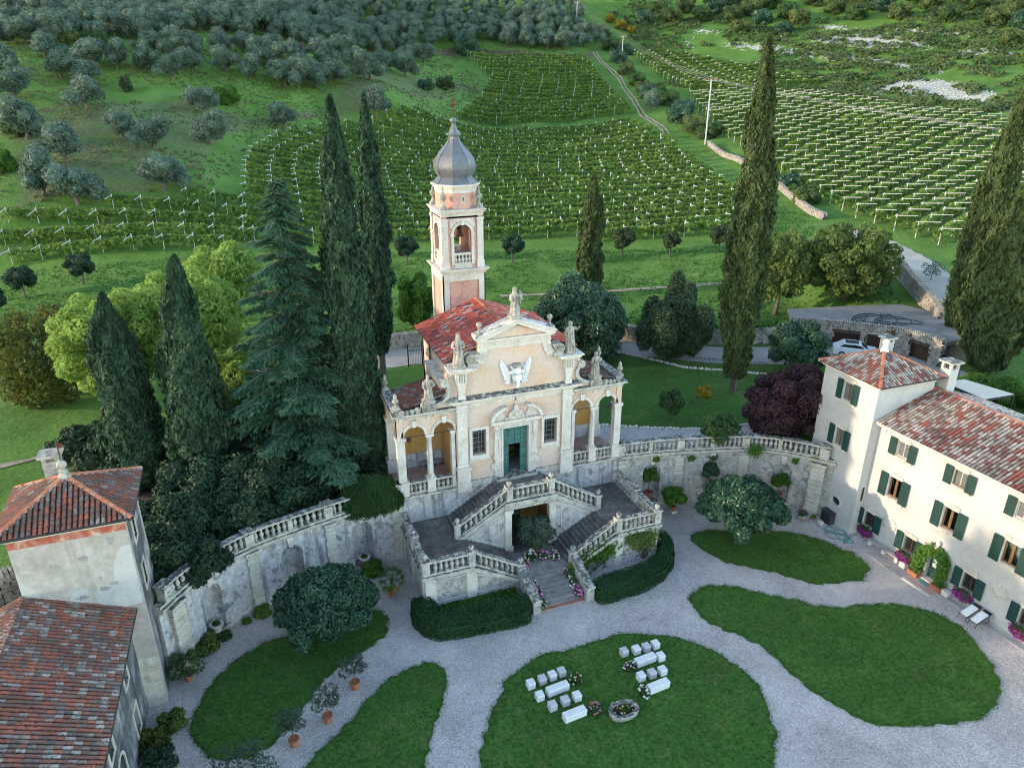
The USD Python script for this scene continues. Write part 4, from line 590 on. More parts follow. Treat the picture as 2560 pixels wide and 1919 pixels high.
# ---- open loggias left and right
for s in (-1, 1):
    X0, X1 = sorted((s * 4.5, s * 8.72)); front = sbox(X0, ZT, X1, 11.15); ax = (5.36, 7.5)
    arches = unary_union([arch_poly(s * c, .75, ZT - .2, 9.78) for c in ax]); pierz = front.difference(arches).intersection(sbox(X0, 9.72, X1, 11.15))
    add(ch, 'loggia_front', wall_xz(pierz, .06, .5), 'church_plaster')
    for c in ax:
        ring = Point(s * c, 9.78).buffer(.95, 24).difference(Point(s * c, 9.78).buffer(.75, 24)).intersection(sbox(-20, 9.78, 20, 11)); oth = Point(s * (ax[0] + ax[1] - c), 9.78).buffer(.95); add(ch, 'arch_band', wall_xz(ring.intersection(sbox(s * 6.43 - 10, 0, s * 6.43, 20) if (s * c) < s * 6.43 else sbox(s * 6.43, 0, s * 6.43 + 10, 20)), 0.0, .06), 'trim_stone')
        add(ch, 'keystone', wall_xz(Polygon([(s * c - .12, 10.5), (s * c + .12, 10.5), (s * c + .2, 11.02), (s * c - .2, 11.02)]), -.12, .06), 'trim_stone')
    xm = s * 6.43
    add(ch, 'column_pedestal', join(bx(xm - .34, xm + .34, -.08, .6, ZT, 5.3), bx(xm - .3, xm + .3, -.04, .56, 5.3, 6.1), bx(xm - .36, xm + .36, -.1, .62, 6.1, 6.24)), 'trim_stone')
    add(ch, 'column', lathe([(.30, 0), (.30, .08), (.25, .12), (.27, .17), (.22, .22), (.225, 1.2), (.185, 3.05), (.21, 3.1), (.19, 3.15), (.19, 3.24), (.27, 3.32)], (xm, .26, 6.24), 20), 'trim_stone', smooth=40); add(ch, 'column_capital', bx(xm - .3, xm + .3, -.06, .58, 9.56, 9.74), 'trim_stone')
    xo = s * 8.5
    for y0, nm in ((.26, 'corner_pier'), (3.9, 'rear_pier')):
        add(ch, nm, join(bx(xo - .4, xo + .4, y0 - .38, y0 + .38, ZT, 6.1), bx(xo - .44, xo + .44, y0 - .42, y0 + .42, 6.1, 6.24), bx(xo - .28, xo + .28, y0 - .27, y0 + .27, 6.24, 9.5), bx(xo - .36, xo + .36, y0 - .34, y0 + .34, 9.5, 9.74)), 'trim_stone')
    add(ch, 'half_pier', join(bx(s * 4.72 - .13, s * 4.72 + .13, .03, .5, ZT, 9.5), bx(s * 4.73 - .19, s * 4.73 + .19, -.03, .55, 9.5, 9.74)), 'trim_stone')
    side = sbox(.0, 9.74, 4.2, 11.15).difference(arch_poly(2.08, 1.5, 5, 9.74, 20)); add(ch, 'loggia_side', wall_yz(side, xo - .22, xo + .22), 'church_plaster')
    rear = sbox(min(s * 4.5, s * 8.2), ZT, max(s * 4.5, s * 8.2), 11.15); add(ch, 'loggia_rear_wall', wall_xz(rear, 3.95, 4.2), 'ochre_plaster'); add(ch, 'loggia_inner_wall', bx(min(s * 4.5, s * 4.56), max(s * 4.5, s * 4.56), .55, 3.95, ZT, 11.1), 'ochre_plaster')
    add(ch, 'loggia_dado', bx(*sorted((s * 4.57, s * 8.1)), 3.86, 3.95, ZT, 6.3), 'wall_plaster'); add(ch, 'stone_bench', join(bx(*sorted((s * 4.8, s * 6.5)), 3.3, 3.75, 5.5, 5.62), bx(*sorted((s * 5.0, s * 5.2)), 3.4, 3.7, ZT, 5.5), bx(*sorted((s * 6.1, s * 6.3)), 3.4, 3.7, ZT, 5.5)), 'grey_slab')
    add(ch, 'loggia_floor', bx(X0, X1 + .1 if s > 0 else X1, .0, 4.3, 4.9, 5.165), 'pink_paving')
    add(ch, 'loggia_ceiling', bx(X0 + .05, X1 - .05, .5, 3.95, 10.95, 11.1), 'ochre_plaster')
    add(ch, 'loggia_entablature', join(bx(X0 - (0.05 if s < 0 else -.01), X1 + (.05 if s > 0 else -.01), -.04, .56, 11.15, 11.36), bx(X0 - .1 if s < 0 else X0, X1 + .1 if s > 0 else X1, -.14, 4.3, 11.36, 11.46), bx(X0 - .3 if s < 0 else X0, X1 + .3 if s > 0 else X1, -.32, 4.4, 11.46, 11.60)), 'lichen_stone')
    add(ch, 'entablature_drop', join(*[bx(c - .11, c + .11, -.03, .06, 10.98, 11.3) for c in (s * 6.43, s * 8.42)]), 'trim_stone')
    add(ch, 'loggia_parapet', join(bx(s * 8.62 - .24, s * 8.62 + .24, .4, 4.3, 11.6, 11.78), bx(s * 8.62 - .32, s * 8.62 + .32, .3, 4.4, 11.78, 11.9)), 'lichen_stone')
    W_ = math.hypot(3.5, .75); dv = (-s * 3.5 / W_, 0, .75 / W_); tile_roof(ch, 'loggia_roof', (s * 8.3, .42, 11.62), (0, 1, 0), dv, sbox(0, 0, 3.8, W_), 'tile_old', 20 + s, keep=180, hill=.2)
    for y0 in ((.35, ) if s > 0 else (.35, 3.9)) if s < 0 else (.35, 3.9):
        add(ch, 'urn_finial', join(bx(s * 8.62 - .22, s * 8.62 + .22, y0 - .22, y0 + .22, 11.9, 12.1), lathe([(.16, 0), (.07, .08), (.07, .14), (.2, .26), (.24, .38), (.2, .48), (.09, .54), (.14, .62), (.13, .74), (.03, .95)], (s * 8.62, y0, 12.1), 12)), 'statue_stone', smooth=40)
    add(ch, 'tie_rod', tube([(s * 4.6, .27, 9.62), (s * 8.4, .27, 9.62)], .028, 6), 'iron'); add(ch, 'floodlight', join(cbox(s * 7.85 - .14, s * 7.85 + .14, .1, .3, 9.3, 9.54), bx(s * 7.85 - .02, s * 7.85 + .02, .2, .24, 9.54, 9.64)), 'dark_plastic')
    # balustrade between the pedestals
    for xa, xb in ((4.62, 6.1), (6.76, 8.1)):
        balus_run(ch, (s * xa, .22, ZT), (s * xb, .22, ZT), 1.0, .36, .34, .02)
    add(ch, 'terrace_edge', bx(min(s * 4.3, s * 9.0), max(s * 4.3, s * 9.0), -.22, .1, 4.96, ZT + .005), 'lichen_stone')
add(ch, 'facade_plinth', join(bx(-4.5, -1.6, -.12, 0, ZT - .2, 5.42), bx(1.6, 4.5, -.12, 0, ZT - .2, 5.42)), 'lichen_stone')
add(ch, 'basement_wall', bx(-8.95, 8.95, .001, .6, -.2, 4.96), 'wall_plaster')
# ---------------------------------------------------------------- the bell tower
TX, TY, H = 0.02, 13.85, 1.85
tw = thing('bell_tower', 'pink and cream bell tower with a grey onion dome behind the chapel', 'bell tower', (TX, TY, 5.1))
def ring4(f):
    """f(mat4 placing x along the face and y outward) for the four faces"""
    for k in range(4):
        a = -math.pi / 2 + k * math.pi / 2; n = np.array([math.cos(a), math.sin(a), 0]); u = np.array([-math.sin(a), math.cos(a), 0]); f(lambda poly, d0, d1: place(ext(poly, d1 - d0), np.array([TX, TY, 0]) + n * (H + d0), u, (0, 0, 1), n), k)
add(tw, 'shaft', bx(TX - H + .1, TX + H - .1, TY - H + .1, TY + H - .1, 4.6, 17.7), 'pink_plaster')
def shaft_face(pl, k):
    [add(tw, 'corner_strip', pl(sbox(x_, 4.7, x_ + .56, 17.7), -.1, 0), 'trim_stone') for x_ in (-H, H - .56)]; add(tw, 'top_strip', pl(sbox(-H + .56, 17.15, H - .56, 17.7), -.1, -.003), 'trim_stone')
    add(tw, 'panel_border', pl(sbox(-1.22, 12.9, 1.22, 17.08).difference(sbox(-1.16, 12.96, 1.16, 17.02)), -.1, -.06), 'pink_plaster')
ring4(shaft_face)
moulding(tw, 'string_cornice', 'trim_stone', TX - H, TX + H, TY - H, TY + H, 17.7, [(.14, .03), (.12, .1), (.12, .2), (.1, .3)])
Hs = H; H = 1.74
def bel_face(pl, k):
    w = sbox(-H, 18.18, H, 22.45).difference(arch_poly(0, .74, 18.5, 21.03, 20)); add(tw, 'belfry_wall', pl(w, -.42, -.06), 'pink_plaster')
    for q in (-1, 1):
        bq = lambda a, b, z0, z1: sbox(min(q * a, q * b), z0, max(q * a, q * b), z1)
        add(tw, 'belfry_pilaster', join(pl(bq(H - .5, H, 18.7, 22.15), -.06, .04), pl(bq(H - .56, H + .04, 18.18, 18.75), -.06, .1), pl(bq(H - .56, H + .05, 22.1, 22.3), -.06, .1)), 'trim_stone')
    a = np.linspace(0, math.pi, 20); ring = Polygon([(.98 * math.cos(t), 21.03 + .98 * math.sin(t)) for t in a] + [(.74 * math.cos(t), 21.03 + .74 * math.sin(t)) for t in a[::-1]]); add(tw, 'arch_band', pl(ring, -.06, 0.0), 'trim_stone')
    [add(tw, 'jamb', join(pl(sbox(min(q * .74, q * .98), 18.5, max(q * .74, q * .98), 20.9), -.06, 0), pl(sbox(min(q * .72, q * 1.06), 20.85, max(q * .72, q * 1.06), 21.03), -.06, .06)), 'trim_stone') for q in (-1, 1)]; add(tw, 'keystone', pl(sbox(-.12, 21.72, .12, 22.08), -.06, .07), 'trim_stone')
    add(tw, 'panel', pl(sbox(-1.05, 21.5, 1.05, 22.25).difference(Point(0, 21.03).buffer(1.02)), -.06, -.035), 'trim_stone')
    add(tw, 'handrail', pl(sbox(-.74, 19.28, .74, 19.44), -.36, -.08), 'trim_stone'); add(tw, 'sill', pl(sbox(-.74, 18.18, .74, 18.62), -.42, -.04), 'trim_stone')
    for i in range(5): v, f = baluster((0, 0, 0), .68); add(tw, 'baluster', place((v[:, [0, 2, 1]] * [1, 1, 1] + [-.6 + .3 * i, 18.61, 0], f), *(lambda m: (m[0], m[1], m[2], m[3]))(FR[k])), 'trim_stone', smooth=50)
FR = []
for k in range(4):
    a = -math.pi / 2 + k * math.pi / 2; n = np.array([math.cos(a), math.sin(a), 0]); FR.append((np.array([TX, TY, 0]) + n * (H - .22), np.array([-math.sin(a), math.cos(a), 0]), np.array([0, 0, 1.0]), n))
ring4(bel_face)
add(tw, 'belfry_floor', bx(TX - 1.3, TX + 1.3, TY - 1.3, TY + 1.3, 18.0, 18.3), 'concrete'); add(tw, 'belfry_vault', bx(TX - 1.68, TX + 1.68, TY - 1.68, TY + 1.68, 22.3, 22.5), 'wall_plaster')
moulding(tw, 'belfry_cornice', 'trim_stone', TX - H, TX + H, TY - H, TY + H, 22.45, [(.22, .03), (.12, .1), (.12, .18), (.08, .26)])
b = add(tw, 'bell', lathe([(.46, 0), (.47, .06), (.4, .16), (.3, .42), (.26, .66), (.2, .78), (.06, .84)], (TX + .1, TY - .2, 20.55), 20), 'rust_iron', smooth=50); add(b, 'clapper', ball((TX + .1, TY - .2, 20.5), .09), 'iron'); add(tw, 'bell_yoke', join(bx(TX - 1.2, TX + 1.2, TY - .3, TY - .1, 21.36, 21.56), bx(TX - .2, TX + .4, TY - .28, TY - .12, 21.56, 21.8), tube([(TX - .9 + .55 * math.cos(t), TY - .5, 21.2 + .55 * math.sin(t)) for t in np.linspace(0, 6.283, 20)], .03, 5)), 'iron')
# drum: a square with cut corners
def oct_(h, c): return Polygon([(TX - h, TY - h + c), (TX - h + c, TY - h), (TX + h - c, TY - h), (TX + h, TY - h + c), (TX + h, TY + h - c), (TX + h - c, TY + h), (TX - h + c, TY + h), (TX - h, TY + h - c)])
add(tw, 'drum', slab(oct_(1.55, .85), 23.0, 24.5), 'pink_plaster'); add(tw, 'drum_strip', slab(oct_(1.58, .87), 24.22, 24.5), 'trim_stone')
z = 24.5
for i, (h, p) in enumerate([(.14, .06), (.12, .16), (.12, .28)]): add(tw, 'drum_cornice', slab(oct_(1.58 + p, .87 + p * .6), z, z + h), 'trim_stone'); z += h
add(tw, 'slit_window', join(bx(TX + .12, TX + .22, TY - 1.56, TY - 1.4, 23.6, 23.9)), 'iron'); add(tw, 'slit_frame', bx(TX + .02, TX + .32, TY - 1.555, TY - 1.5, 23.48, 24.0), 'concrete')
for sx in (-1, 1):
    for sy in (-1, 1):
        x, y = TX + sx * 1.5, TY + sy * 1.5; add(tw, 'corner_urn', join(bx(x - .27, x + .27, y - .27, y + .27, 22.99, 23.2), lathe([(.24, 0), (.2, .16), (.12, .3), (.12, .42), (.26, .62), (.3, .78), (.27, .86), (.12, .96), (.14, 1.1), (.08, 1.2), (.06, 1.32), (.09, 1.42), (.02, 1.56)], (x, y, 23.2), 12)), 'statue_stone', smooth=40)
# lead onion: eight facets with standing seams
prof = [(1.72, 24.88), (1.66, 25.0), (1.42, 25.28), (1.38, 25.36), (1.48, 25.5), (1.66, 25.75), (1.76, 26.05), (1.74, 26.35), (1.6, 26.75), (1.36, 27.1), (1.05, 27.45), (.76, 27.75), (.56, 28.0), (.45, 28.25), (.42, 28.44)]
n8 = 8; ph = math.pi / 8
for k in range(n8):
    a0, a1 = ph + k * math.pi / 4, ph + (k + 1) * math.pi / 4; R = np.array([p[0] for p in prof]) / math.cos(math.pi / 8) * np.interp([p[1] for p in prof], [24.9, 25.4, 26.2, 28.4], [.98, .93, .90, .92]); zz = np.array([p[1] for p in prof])
    v = np.concatenate([np.column_stack([TX + R * math.cos(a), TY + R * math.sin(a), zz]) for a in (a0, a1)]); m = len(prof); i = np.arange(m - 1); f = np.vstack([np.stack([i, m + i, m + i + 1], 1), np.stack([i, m + i + 1, i + 1], 1)])
    fc = add(tw, 'dome_facet', (v, f), 'lead', smooth=25); add(fc, 'seam', tube(np.column_stack([TX + (R + .01) * math.cos(a0), TY + (R + .01) * math.sin(a0), zz]), .028, 5), 'lead', smooth=True)
add(tw, 'dome_ring', lathe([(.40, 28.4), (.55, 28.5), (.58, 28.58), (.52, 28.66), (.40, 28.7), (.28, 29.0), (.16, 29.3), (.12, 29.42)], (TX, TY, 0), 8, ph), 'lead'); add(tw, 'dome_ball', ball((TX, TY, 29.6), .25), 'lead', smooth=True)
cr = add(tw, 'iron_cross', join(tube([(TX, TY, 29.8), (TX, TY, 31.15)], .04, 6), bar((TX - .42, TY, 30.75), (TX + .42, TY, 30.75), .06)), 'rust_iron')
for k in range(8): a = k * math.pi / 4 + .39; add(cr, 'ray', bar((TX, TY, 30.75), (TX + .36 * math.cos(a), TY, 30.75 + .36 * math.sin(a)), .03), 'rust_iron')
for i, r_ in enumerate([.07]):
    for (x, z_) in [(-.44, 30.75), (.44, 30.75), (0, 31.18)]: add(cr, 'knob', ball((TX + x, TY, z_), r_, 1), 'rust_iron', smooth=True)
# ---------------------------------------------------------------- the double staircase below the chapel door
st = thing('double_staircase', 'weathered baroque double staircase with balustrades below the chapel door', 'staircase', (0, -3, 0))
ZL, ZM, YF, YP = 2.82, 0.84, -6.4, -3.15          # side landings, middle landing, front wall face, portal wall face
XS = 8.75
# side landings and their walls
for s in (-1, 1):
    xa, xb = sorted((s * 5.5, s * XS))
    add(st, 'landing_core', bx(xa, xb, YF + .02, -.01, -.2, ZL - .08), 'rubble_plaster')
    for i in range(3):
        for j in range(3):
            w, d = (xb - xa) / 3, (-YF - .05) / 3; add(st, 'landing_slab', bx(xa + i * w + .008, xa + (i + 1) * w - .008, YF + .03 + j * d + .008, YF + .03 + (j + 1) * d - .008, ZL - .09, ZL + .003 * ((i * 2 + j) % 3)), 'steps_stone')
    # side wall skin with strips
    xo = s * XS; add(st, 'side_skin', bx(*sorted((xo, xo + s * .06)), YF, -.05, -.2, ZL - .35), 'rubble_plaster'); [add(st, 'side_strip', bx(*sorted((xo, xo + s * .12)), y - .3, y + .3, -.2, ZL - .35), 'trim_stone') for y in (-6.05, -3.2, -.5)]
    add(st, 'string_course', join(bx(*sorted((xo - s * .1, xo + s * .14)), YF - .14, -.02, ZL - .38, ZL - .22), bx(*sorted((xo - s * .1, xo + s * .22)), YF - .22, -.02, ZL - .22, ZL - .02)), 'lichen_stone')
    # front wall under landing and lower flight
    zt = lambda x: ZL - .36 if abs(x) > 5.6 else ZL - .36 - (5.6 - abs(x)) * (ZL - ZM) / 3.9
    fp = Polygon([(s * 1.95, -.2), (s * XS, -.2), (s * XS, ZL - .36), (s * 5.6, ZL - .36), (s * 1.95, ZM - .25)]); add(st, 'front_wall', wall_xz(fp, YF, YF + .35), 'rubble_plaster')
    [add(st, 'front_pilaster', bx(x - .33, x + .33, YF - .1, YF, -.2, ZL - .36), 'trim_stone') for x in (s * 8.42, s * 5.55)]; add(st, 'front_plinth', bx(*sorted((s * 2.0, s * 8.75)), YF - .07, YF, -.2, .5), 'wall_plaster')
    for (x0, x1, top0, top1) in ((5.95, 8.0, ZL - .62, ZL - .62), (2.6, 5.15, ZM + .2, ZL - .85)):
        P_ = Polygon([(s * x0, .62), (s * x1, .62), (s * x1, top1), (s * x0, top0)]); add(st, 'wall_panel', wall_xz(P_.buffer(.09, join_style=2).difference(P_), YF - .05, YF), 'trim_stone')
    add(st, 'front_course', join(bx(*sorted((s * 5.5, s * (XS + .12))), YF - .16, YF + .2, ZL - .37, ZL - .21), bx(*sorted((s * 5.45, s * (XS + .2))), YF - .24, YF + .2, ZL - .21, ZL)), 'lichen_stone')
    add(st, 'sloping_course', vbar((s * 1.95, YF, ZM), (s * 5.52, YF, ZL), .44, -.30, .0), 'lichen_stone')
    # lower flight: middle landing up to the side landing
    n = 12; x0, x1 = 1.75, 5.5
    for i in range(n):
        xa_, xb_ = sorted((s * (x0 + (x1 - x0) * i / n), s * (x0 + (x1 - x0) * (i + 1) / n + .02))); z1 = ZM + (ZL - ZM) * (i + 1) / n
        add(st, 'step', join(bx(xa_, xb_, -6.2, YP - .05, max(-.2, z1 - .6), z1 - .05), bx(xa_ - (.03 if s > 0 else 0), xb_ + (.03 if s < 0 else 0), -6.2, YP - .05, z1 - .05, z1)), 'steps_stone')
    # upper flight along the back wall
    n = 13; x0, x1 = 5.45, 1.65
    for i in range(n):
        xa_, xb_ = sorted((s * (x0 + (x1 - x0) * i / n), s * (x0 + (x1 - x0) * (i + 1) / n - .02))); z1 = ZL + (5.1 - ZL) * (i + 1) / n
        add(st, 'step', join(bx(xa_, xb_, -2.9, -.02, z1 - .6, z1 - .05), bx(xa_ - (.03 if s < 0 else 0), xb_ + (.03 if s > 0 else 0), -2.9, -.02, z1 - .05, z1)), 'steps_stone')
    add(st, 'flight_skirt', vbar((s * 1.6, -.10, 5.1), (s * 5.5, -.10, ZL), .2, -.1, .38), 'wall_plaster')
    # portal wall with sloped top
    pw = Polygon([(s * 1.95, -.2), (s * 5.5, -.2), (s * 5.5, ZL - .3), (s * 1.7, 4.82), (s * 1.7, 4.5), (s * 1.95, 4.5)]); add(st, 'portal_wall', wall_xz(pw, YP, YP + .3), 'wall_plaster')
    P_ = Polygon([(s * 2.5, 1.55), (s * 2.5, 3.95), (s * 4.75, 2.72)]); add(st, 'wall_panel', wall_xz(P_.buffer(.07, join_style=2).difference(P_), YP - .05, YP), 'trim_stone')
    add(st, 'sloping_course', vbar((s * 1.6, YP + .1, 5.1), (s * 5.55, YP + .1, ZL), .5, -.34, .02), 'lichen_stone')
    add(st, 'portal_pier', join(bx(s * 1.72 - .34, s * 1.72 + .34, YP - .2, YP + .5, ZM, ZM + .45), bx(s * 1.72 - .25, s * 1.72 + .25, YP - .1, YP + .4, ZM + .45, 4.0), bx(s * 1.72 - .3, s * 1.72 + .3, YP - .15, YP + .45, 4.0, 4.14), bx(s * 1.72 - .35, s * 1.72 + .35, YP - .2, YP + .5, 4.14, 4.36)), 'trim_stone')
    # balustrades
    post(st, s * (XS - .1), YF + .12, ZL, 3.98, .52, knob=True); post(st, s * 5.5, YF + .12, ZL - .1, 3.98, .46, knob=True); post(st, s * 1.98, YF + .12, ZM, 2.05, .46, knob=True)
    balus_run(st, (s * (XS - .38), YF + .1, ZL), (s * 5.74, YF + .1, ZL), 1.08, .39); balus_run(st, (s * 5.26, YF + .1, ZL), (s * 2.2, YF + .1, ZM + .14), 1.08, .37)
    for yb, ya in ((YF + .4, -3.45), (-2.95, -.1)): balus_run(st, (s * (XS - .1), yb, ZL), (s * (XS - .1), ya, ZL), 1.08, .39)
    post(st, s * (XS - .1), -3.2, ZL, 3.98, .46, knob=True)
    post(st, s * 5.5, YP + .12, ZL - .3, 4.0, .4, knob=True); post(st, s * 1.62, YP + .12, 5.0, 6.24, .46, knob=True)
    balus_run(st, (s * 5.28, YP + .1, ZL + .14), (s * 1.84, YP + .1, 5.06), 1.08, .36)
    # cheek walls of the front steps
    add(st, 'cheek_wall', wall_yz(Polygon([(-9.0, -.2), (-9.0, .95), (YF - .14, 1.75), (YF - .14, -.2)]), *sorted((s * 1.72, s * 2.2))), 'rubble_plaster'); add(st, 'cheek_coping', vbar((s * 1.96, -9.12, .92), (s * 1.96, YF - .13, 1.74), .62, 0, .17), 'lichen_stone')
    post(st, s * 1.96, -9.05, -.2, 1.12, .56, name='end_block'); add(st, 'ball_stump', lathe([(.16, 0), (.14, .06), (.06, .1)], (s * 1.96, -9.05, 1.13), 10), 'lichen_stone')
post_gap = balus_run(st, (-1.38, YP + .1, 5.06), (1.38, YP + .1, 5.06), 1.1, .37)
add(st, 'top_landing', bx(-1.66, 1.66, -3.0, -.02, 4.86, 5.09), 'steps_stone'); add(st, 'landing_joint', join(bx(-.62, -.6, -2.9, -.1, 5.09, 5.094), bx(.62, .64, -2.9, -.1, 5.09, 5.094)), 'front_steps')
add(st, 'portal_lintel', join(bx(-2.0, 2.0, YP - .14, YP + .42, 4.36, 4.55), bx(-2.05, 2.05, YP - .2, YP + .45, 4.55, 4.74), bx(-2.0, 2.0, YP - .3, YP + .45, 4.74, 5.06)), 'lichen_stone')
add(st, 'grotto', join(bx(-2.0, -1.9, YP + .3, -.02, -.2, 4.8), bx(1.9, 2.0, YP + .3, -.02, -.2, 4.8), bx(-1.9, 1.9, -.1, -.02, -.2, 4.8)), 'ochre_plaster')
# middle landing and front steps
for i in range(3):
    for j in range(2): add(st, 'landing_slab', bx(-1.74 + i * 1.16 + .006, -1.74 + (i + 1) * 1.16 - .006, [YF - .35, -3.6][j] + .006, [-3.6, -.1][j] - .006, ZM - .3, ZM + .002 * (i + j)), 'front_steps' if j == 0 else 'steps_stone')
for i in range(6):
    z1 = ZM * (6 - i) / 7.0; y1 = YF - .35 - .36 * i; add(st, 'front_step', join(bx(-1.72, 1.72, y1 - .36, y1 + .05, -.2, z1 - .05), bx(-1.72, 1.72, y1 - .39, y1 + .05, z1 - .05, z1)), 'front_steps', tone=None)
add(st, 'brick_edging', bx(-1.8, 1.9, -9.1, -8.93, -.05, .05), 'terracotta')

# ---------------------------------------------------------------- the two curved retaining walls with niches
def exedra(s, label):
    th = thing('curved_wall', label, 'retaining wall', (s * 16, -2, 0))
    cs = _cs; f = lambda x: float(cs(x)); xs = np.linspace(8.75, 24.25, 63); dx = 1e-3
    nrm = lambda x: (lambda d: np.array([d * s, -1.0]) / math.hypot(d, 1))((f(x + dx) - f(x - dx)) / (2 * dx))       # outward: into the court
    def pt(x, out, z): n = nrm(x); return np.array([s * x + n[0] * out, f(x) + n[1] * out, z])
    def sweep(prof, x0, x1, n=24):
        """closed profile of (out, z) run along the wall"""
        X_ = np.linspace(x0, x1, n); k = len(prof); V = np.array([[pt(x, o, z) for o, z in prof] for x in X_]).reshape(-1, 3); i, j = np.meshgrid(np.arange(n - 1), np.arange(k), indexing='ij'); j2 = (j + 1) % k
        q = np.stack([i * k + j, i * k + j2, (i + 1) * k + j2, (i + 1) * k + j], -1).reshape(-1, 4); F = [q[:, [0, 1, 2]], q[:, [0, 2, 3]]]; fan = np.arange(1, k - 1)
        F += [np.stack([np.zeros(k - 2, int), fan, fan + 1], 1), np.stack([np.zeros(k - 2, int), fan, fan + 1], 1) + (n - 1) * k]; return V, np.vstack(F)
    # wall face with arched niches: flat outline in (arc, z), then bent along the curve
    L = np.concatenate([[0], np.cumsum(np.hypot(np.diff(xs), np.diff([f(x) for x in xs])))]); arc = lambda x: np.interp(x, xs, L); inv = lambda l: np.interp(l, L, xs)
    NC = (11.75, 16.65, 21.75); nw = .74; hole = unary_union([arch_poly(arc(c), nw, .42, 3.25, 16) for c in NC]); face = sbox(0, -.2, L[-1], 4.7).difference(hole)
    def bend(poly, o0, o1):
        tiles_ = [poly.intersection(sbox(a, -1, a + .52, 9)) for a in np.arange(0, L[-1], .52)]; mb = MB()
        for t in tiles_:
            if t.is_empty: continue
            v, fc = vf(ext(t, 1.0)); X_ = inv(v[:, 0]); mb.add(np.array([pt(x, o0 + (o1 - o0) * d, z) for x, z, d in zip(X_, v[:, 1], v[:, 2])]), fc)
        return mb
    add(th, 'wall', bend(face, -.55, 0), 'wall_plaster' if s < 0 else 'rubble_plaster')
    for c in NC:
        n = nrm(c); u = np.array([n[1], -n[0]]) * -s * s; o = pt(c, 0, 0); u3 = np.array([-n[1], n[0], 0]); n3 = np.array([n[0], n[1], 0])
        a = np.linspace(0, math.pi, 13); ring = [(nw * math.cos(t), nw * math.sin(t) * 1.0) for t in a]; V, F = [], []
        levels = [.42, 1.2, 2.2, 3.25]
        for z in levels: V += [o + u3 * p - n3 * (q + .0) + [0, 0, z] for p, q in ring]
        m = 13
        for i in range(len(levels) - 1):
            for j in range(m - 1): F += [[i * m + j, i * m + j + 1, (i + 1) * m + j + 1], [i * m + j, (i + 1) * m + j + 1, (i + 1) * m + j]]
        b0 = len(V)                                                   # half dome
        for e in np.linspace(0, math.pi / 2, 6): V += [o + u3 * p * math.cos(e) - n3 * q * math.cos(e) + [0, 0, 3.25 + nw * math.sin(e)] for p, q in ring]
        for i in range(5):
            for j in range(m - 1): F += [[b0 + i * m + j, b0 + i * m + j + 1, b0 + (i + 1) * m + j + 1], [b0 + i * m + j, b0 + (i + 1) * m + j + 1, b0 + (i + 1) * m + j]]
        add(th, 'niche', (np.array(V), np.array(F)), 'wall_plaster', smooth=True)
        add(th, 'niche_sill', place(MB().box(-.95, .95, .2, .44, -.75, .12), o, u3, (0, 0, 1), n3), 'lichen_stone')
        add(th, 'keystone', place(ext(Polygon([(-.14, 3.95), (.14, 3.95), (.22, 4.68), (-.22, 4.68)]), .12), o + n3 * .0, u3, (0, 0, 1), n3), 'trim_stone')
        for q in (-1, 1): add(th, 'impost_block', place(MB().box(q * .92 - .16, q * .92 + .16, 3.1, 3.32, -.1, .06), o, u3, (0, 0, 1), n3), 'ashlar')
        add(th, 'niche_arch', place(ext(Polygon([((nw + .0) * math.cos(t), 3.25 + nw * math.sin(t)) for t in a] + [((nw - .12) * math.cos(t), 3.25 + (nw - .12) * math.sin(t)) for t in a[::-1]]), .2), o - n3 * .4, u3, (0, 0, 1), n3), 'ashlar')
    # rusticated pilasters, stone by stone
    rg = np.random.default_rng(5 if s > 0 else 6)
    for c, w, out in ((13.95, .36, .14), (19.1, .36, .14), (23.55, .5, .34), (9.15, .3, .12)):
        n = nrm(c); o = pt(c, 0, 0); u3 = np.array([-n[1], n[0], 0]); n3 = np.array([n[0], n[1], 0]); z = -.1; k = 0
        while z < 4.3:
            h = .42 + rg.normal(0, .03); ww = w + (.05 if k % 2 else 0) + rg.normal(0, .012); v, fc = vf(cbox(-ww, ww, z + .012, min(z + h, 4.4) - .012, -.2, out + rg.normal(0, .01), .025)); add(th, 'stone_block', place((v, fc), o, u3, (0, 0, 1), n3), 'ashlar'); z += h; k += 1
        add(th, 'pilaster_cap', place(join(bx(-w - .06, w + .06, 4.4, 4.52, -.2, out + .06), bx(-w - .1, w + .1, 4.52, 4.72, -.2, out + .1)), o, u3, (0, 0, 1), n3), 'lichen_stone')
    add(th, 'cornice', sweep([(-.5, 4.7), (.1, 4.7), (.12, 4.8), (.26, 4.86), (.3, 4.98), (.3, 5.06), (-.5, 5.06)], 8.75, 24.25), 'lichen_stone')
    add(th, 'balustrade_base', sweep([(-.42, 5.06), (.1, 5.06), (.1, 5.2), (-.42, 5.2)], 8.9, 24.2), 'lichen_stone')
    posts = [9.05, 11.5, 13.95, 16.5, 19.1, 21.4, 23.7]; hw = [.3, .16, .3, .16, .3, .16, .36]
    for i, (x, w) in enumerate(zip(posts, hw)):
        n = nrm(x); u3 = np.array([-n[1], n[0], 0]); n3 = np.array([n[0], n[1], 0]); o = pt(x, -.16, 0); add(th, 'pedestal', place(cbox(-w, w, 5.2, 6.0, -.24 - (.06 if w > .2 else 0), .24 + (.06 if w > .2 else 0), .015), o, u3, (0, 0, 1), n3), 'lichen_stone')
        if w > .2: add(th, 'pedestal_cap', place(cbox(-w - .06, w + .06, 6.13, 6.24, -.38, .38, .02), o, u3, (0, 0, 1), n3), 'lichen_stone')
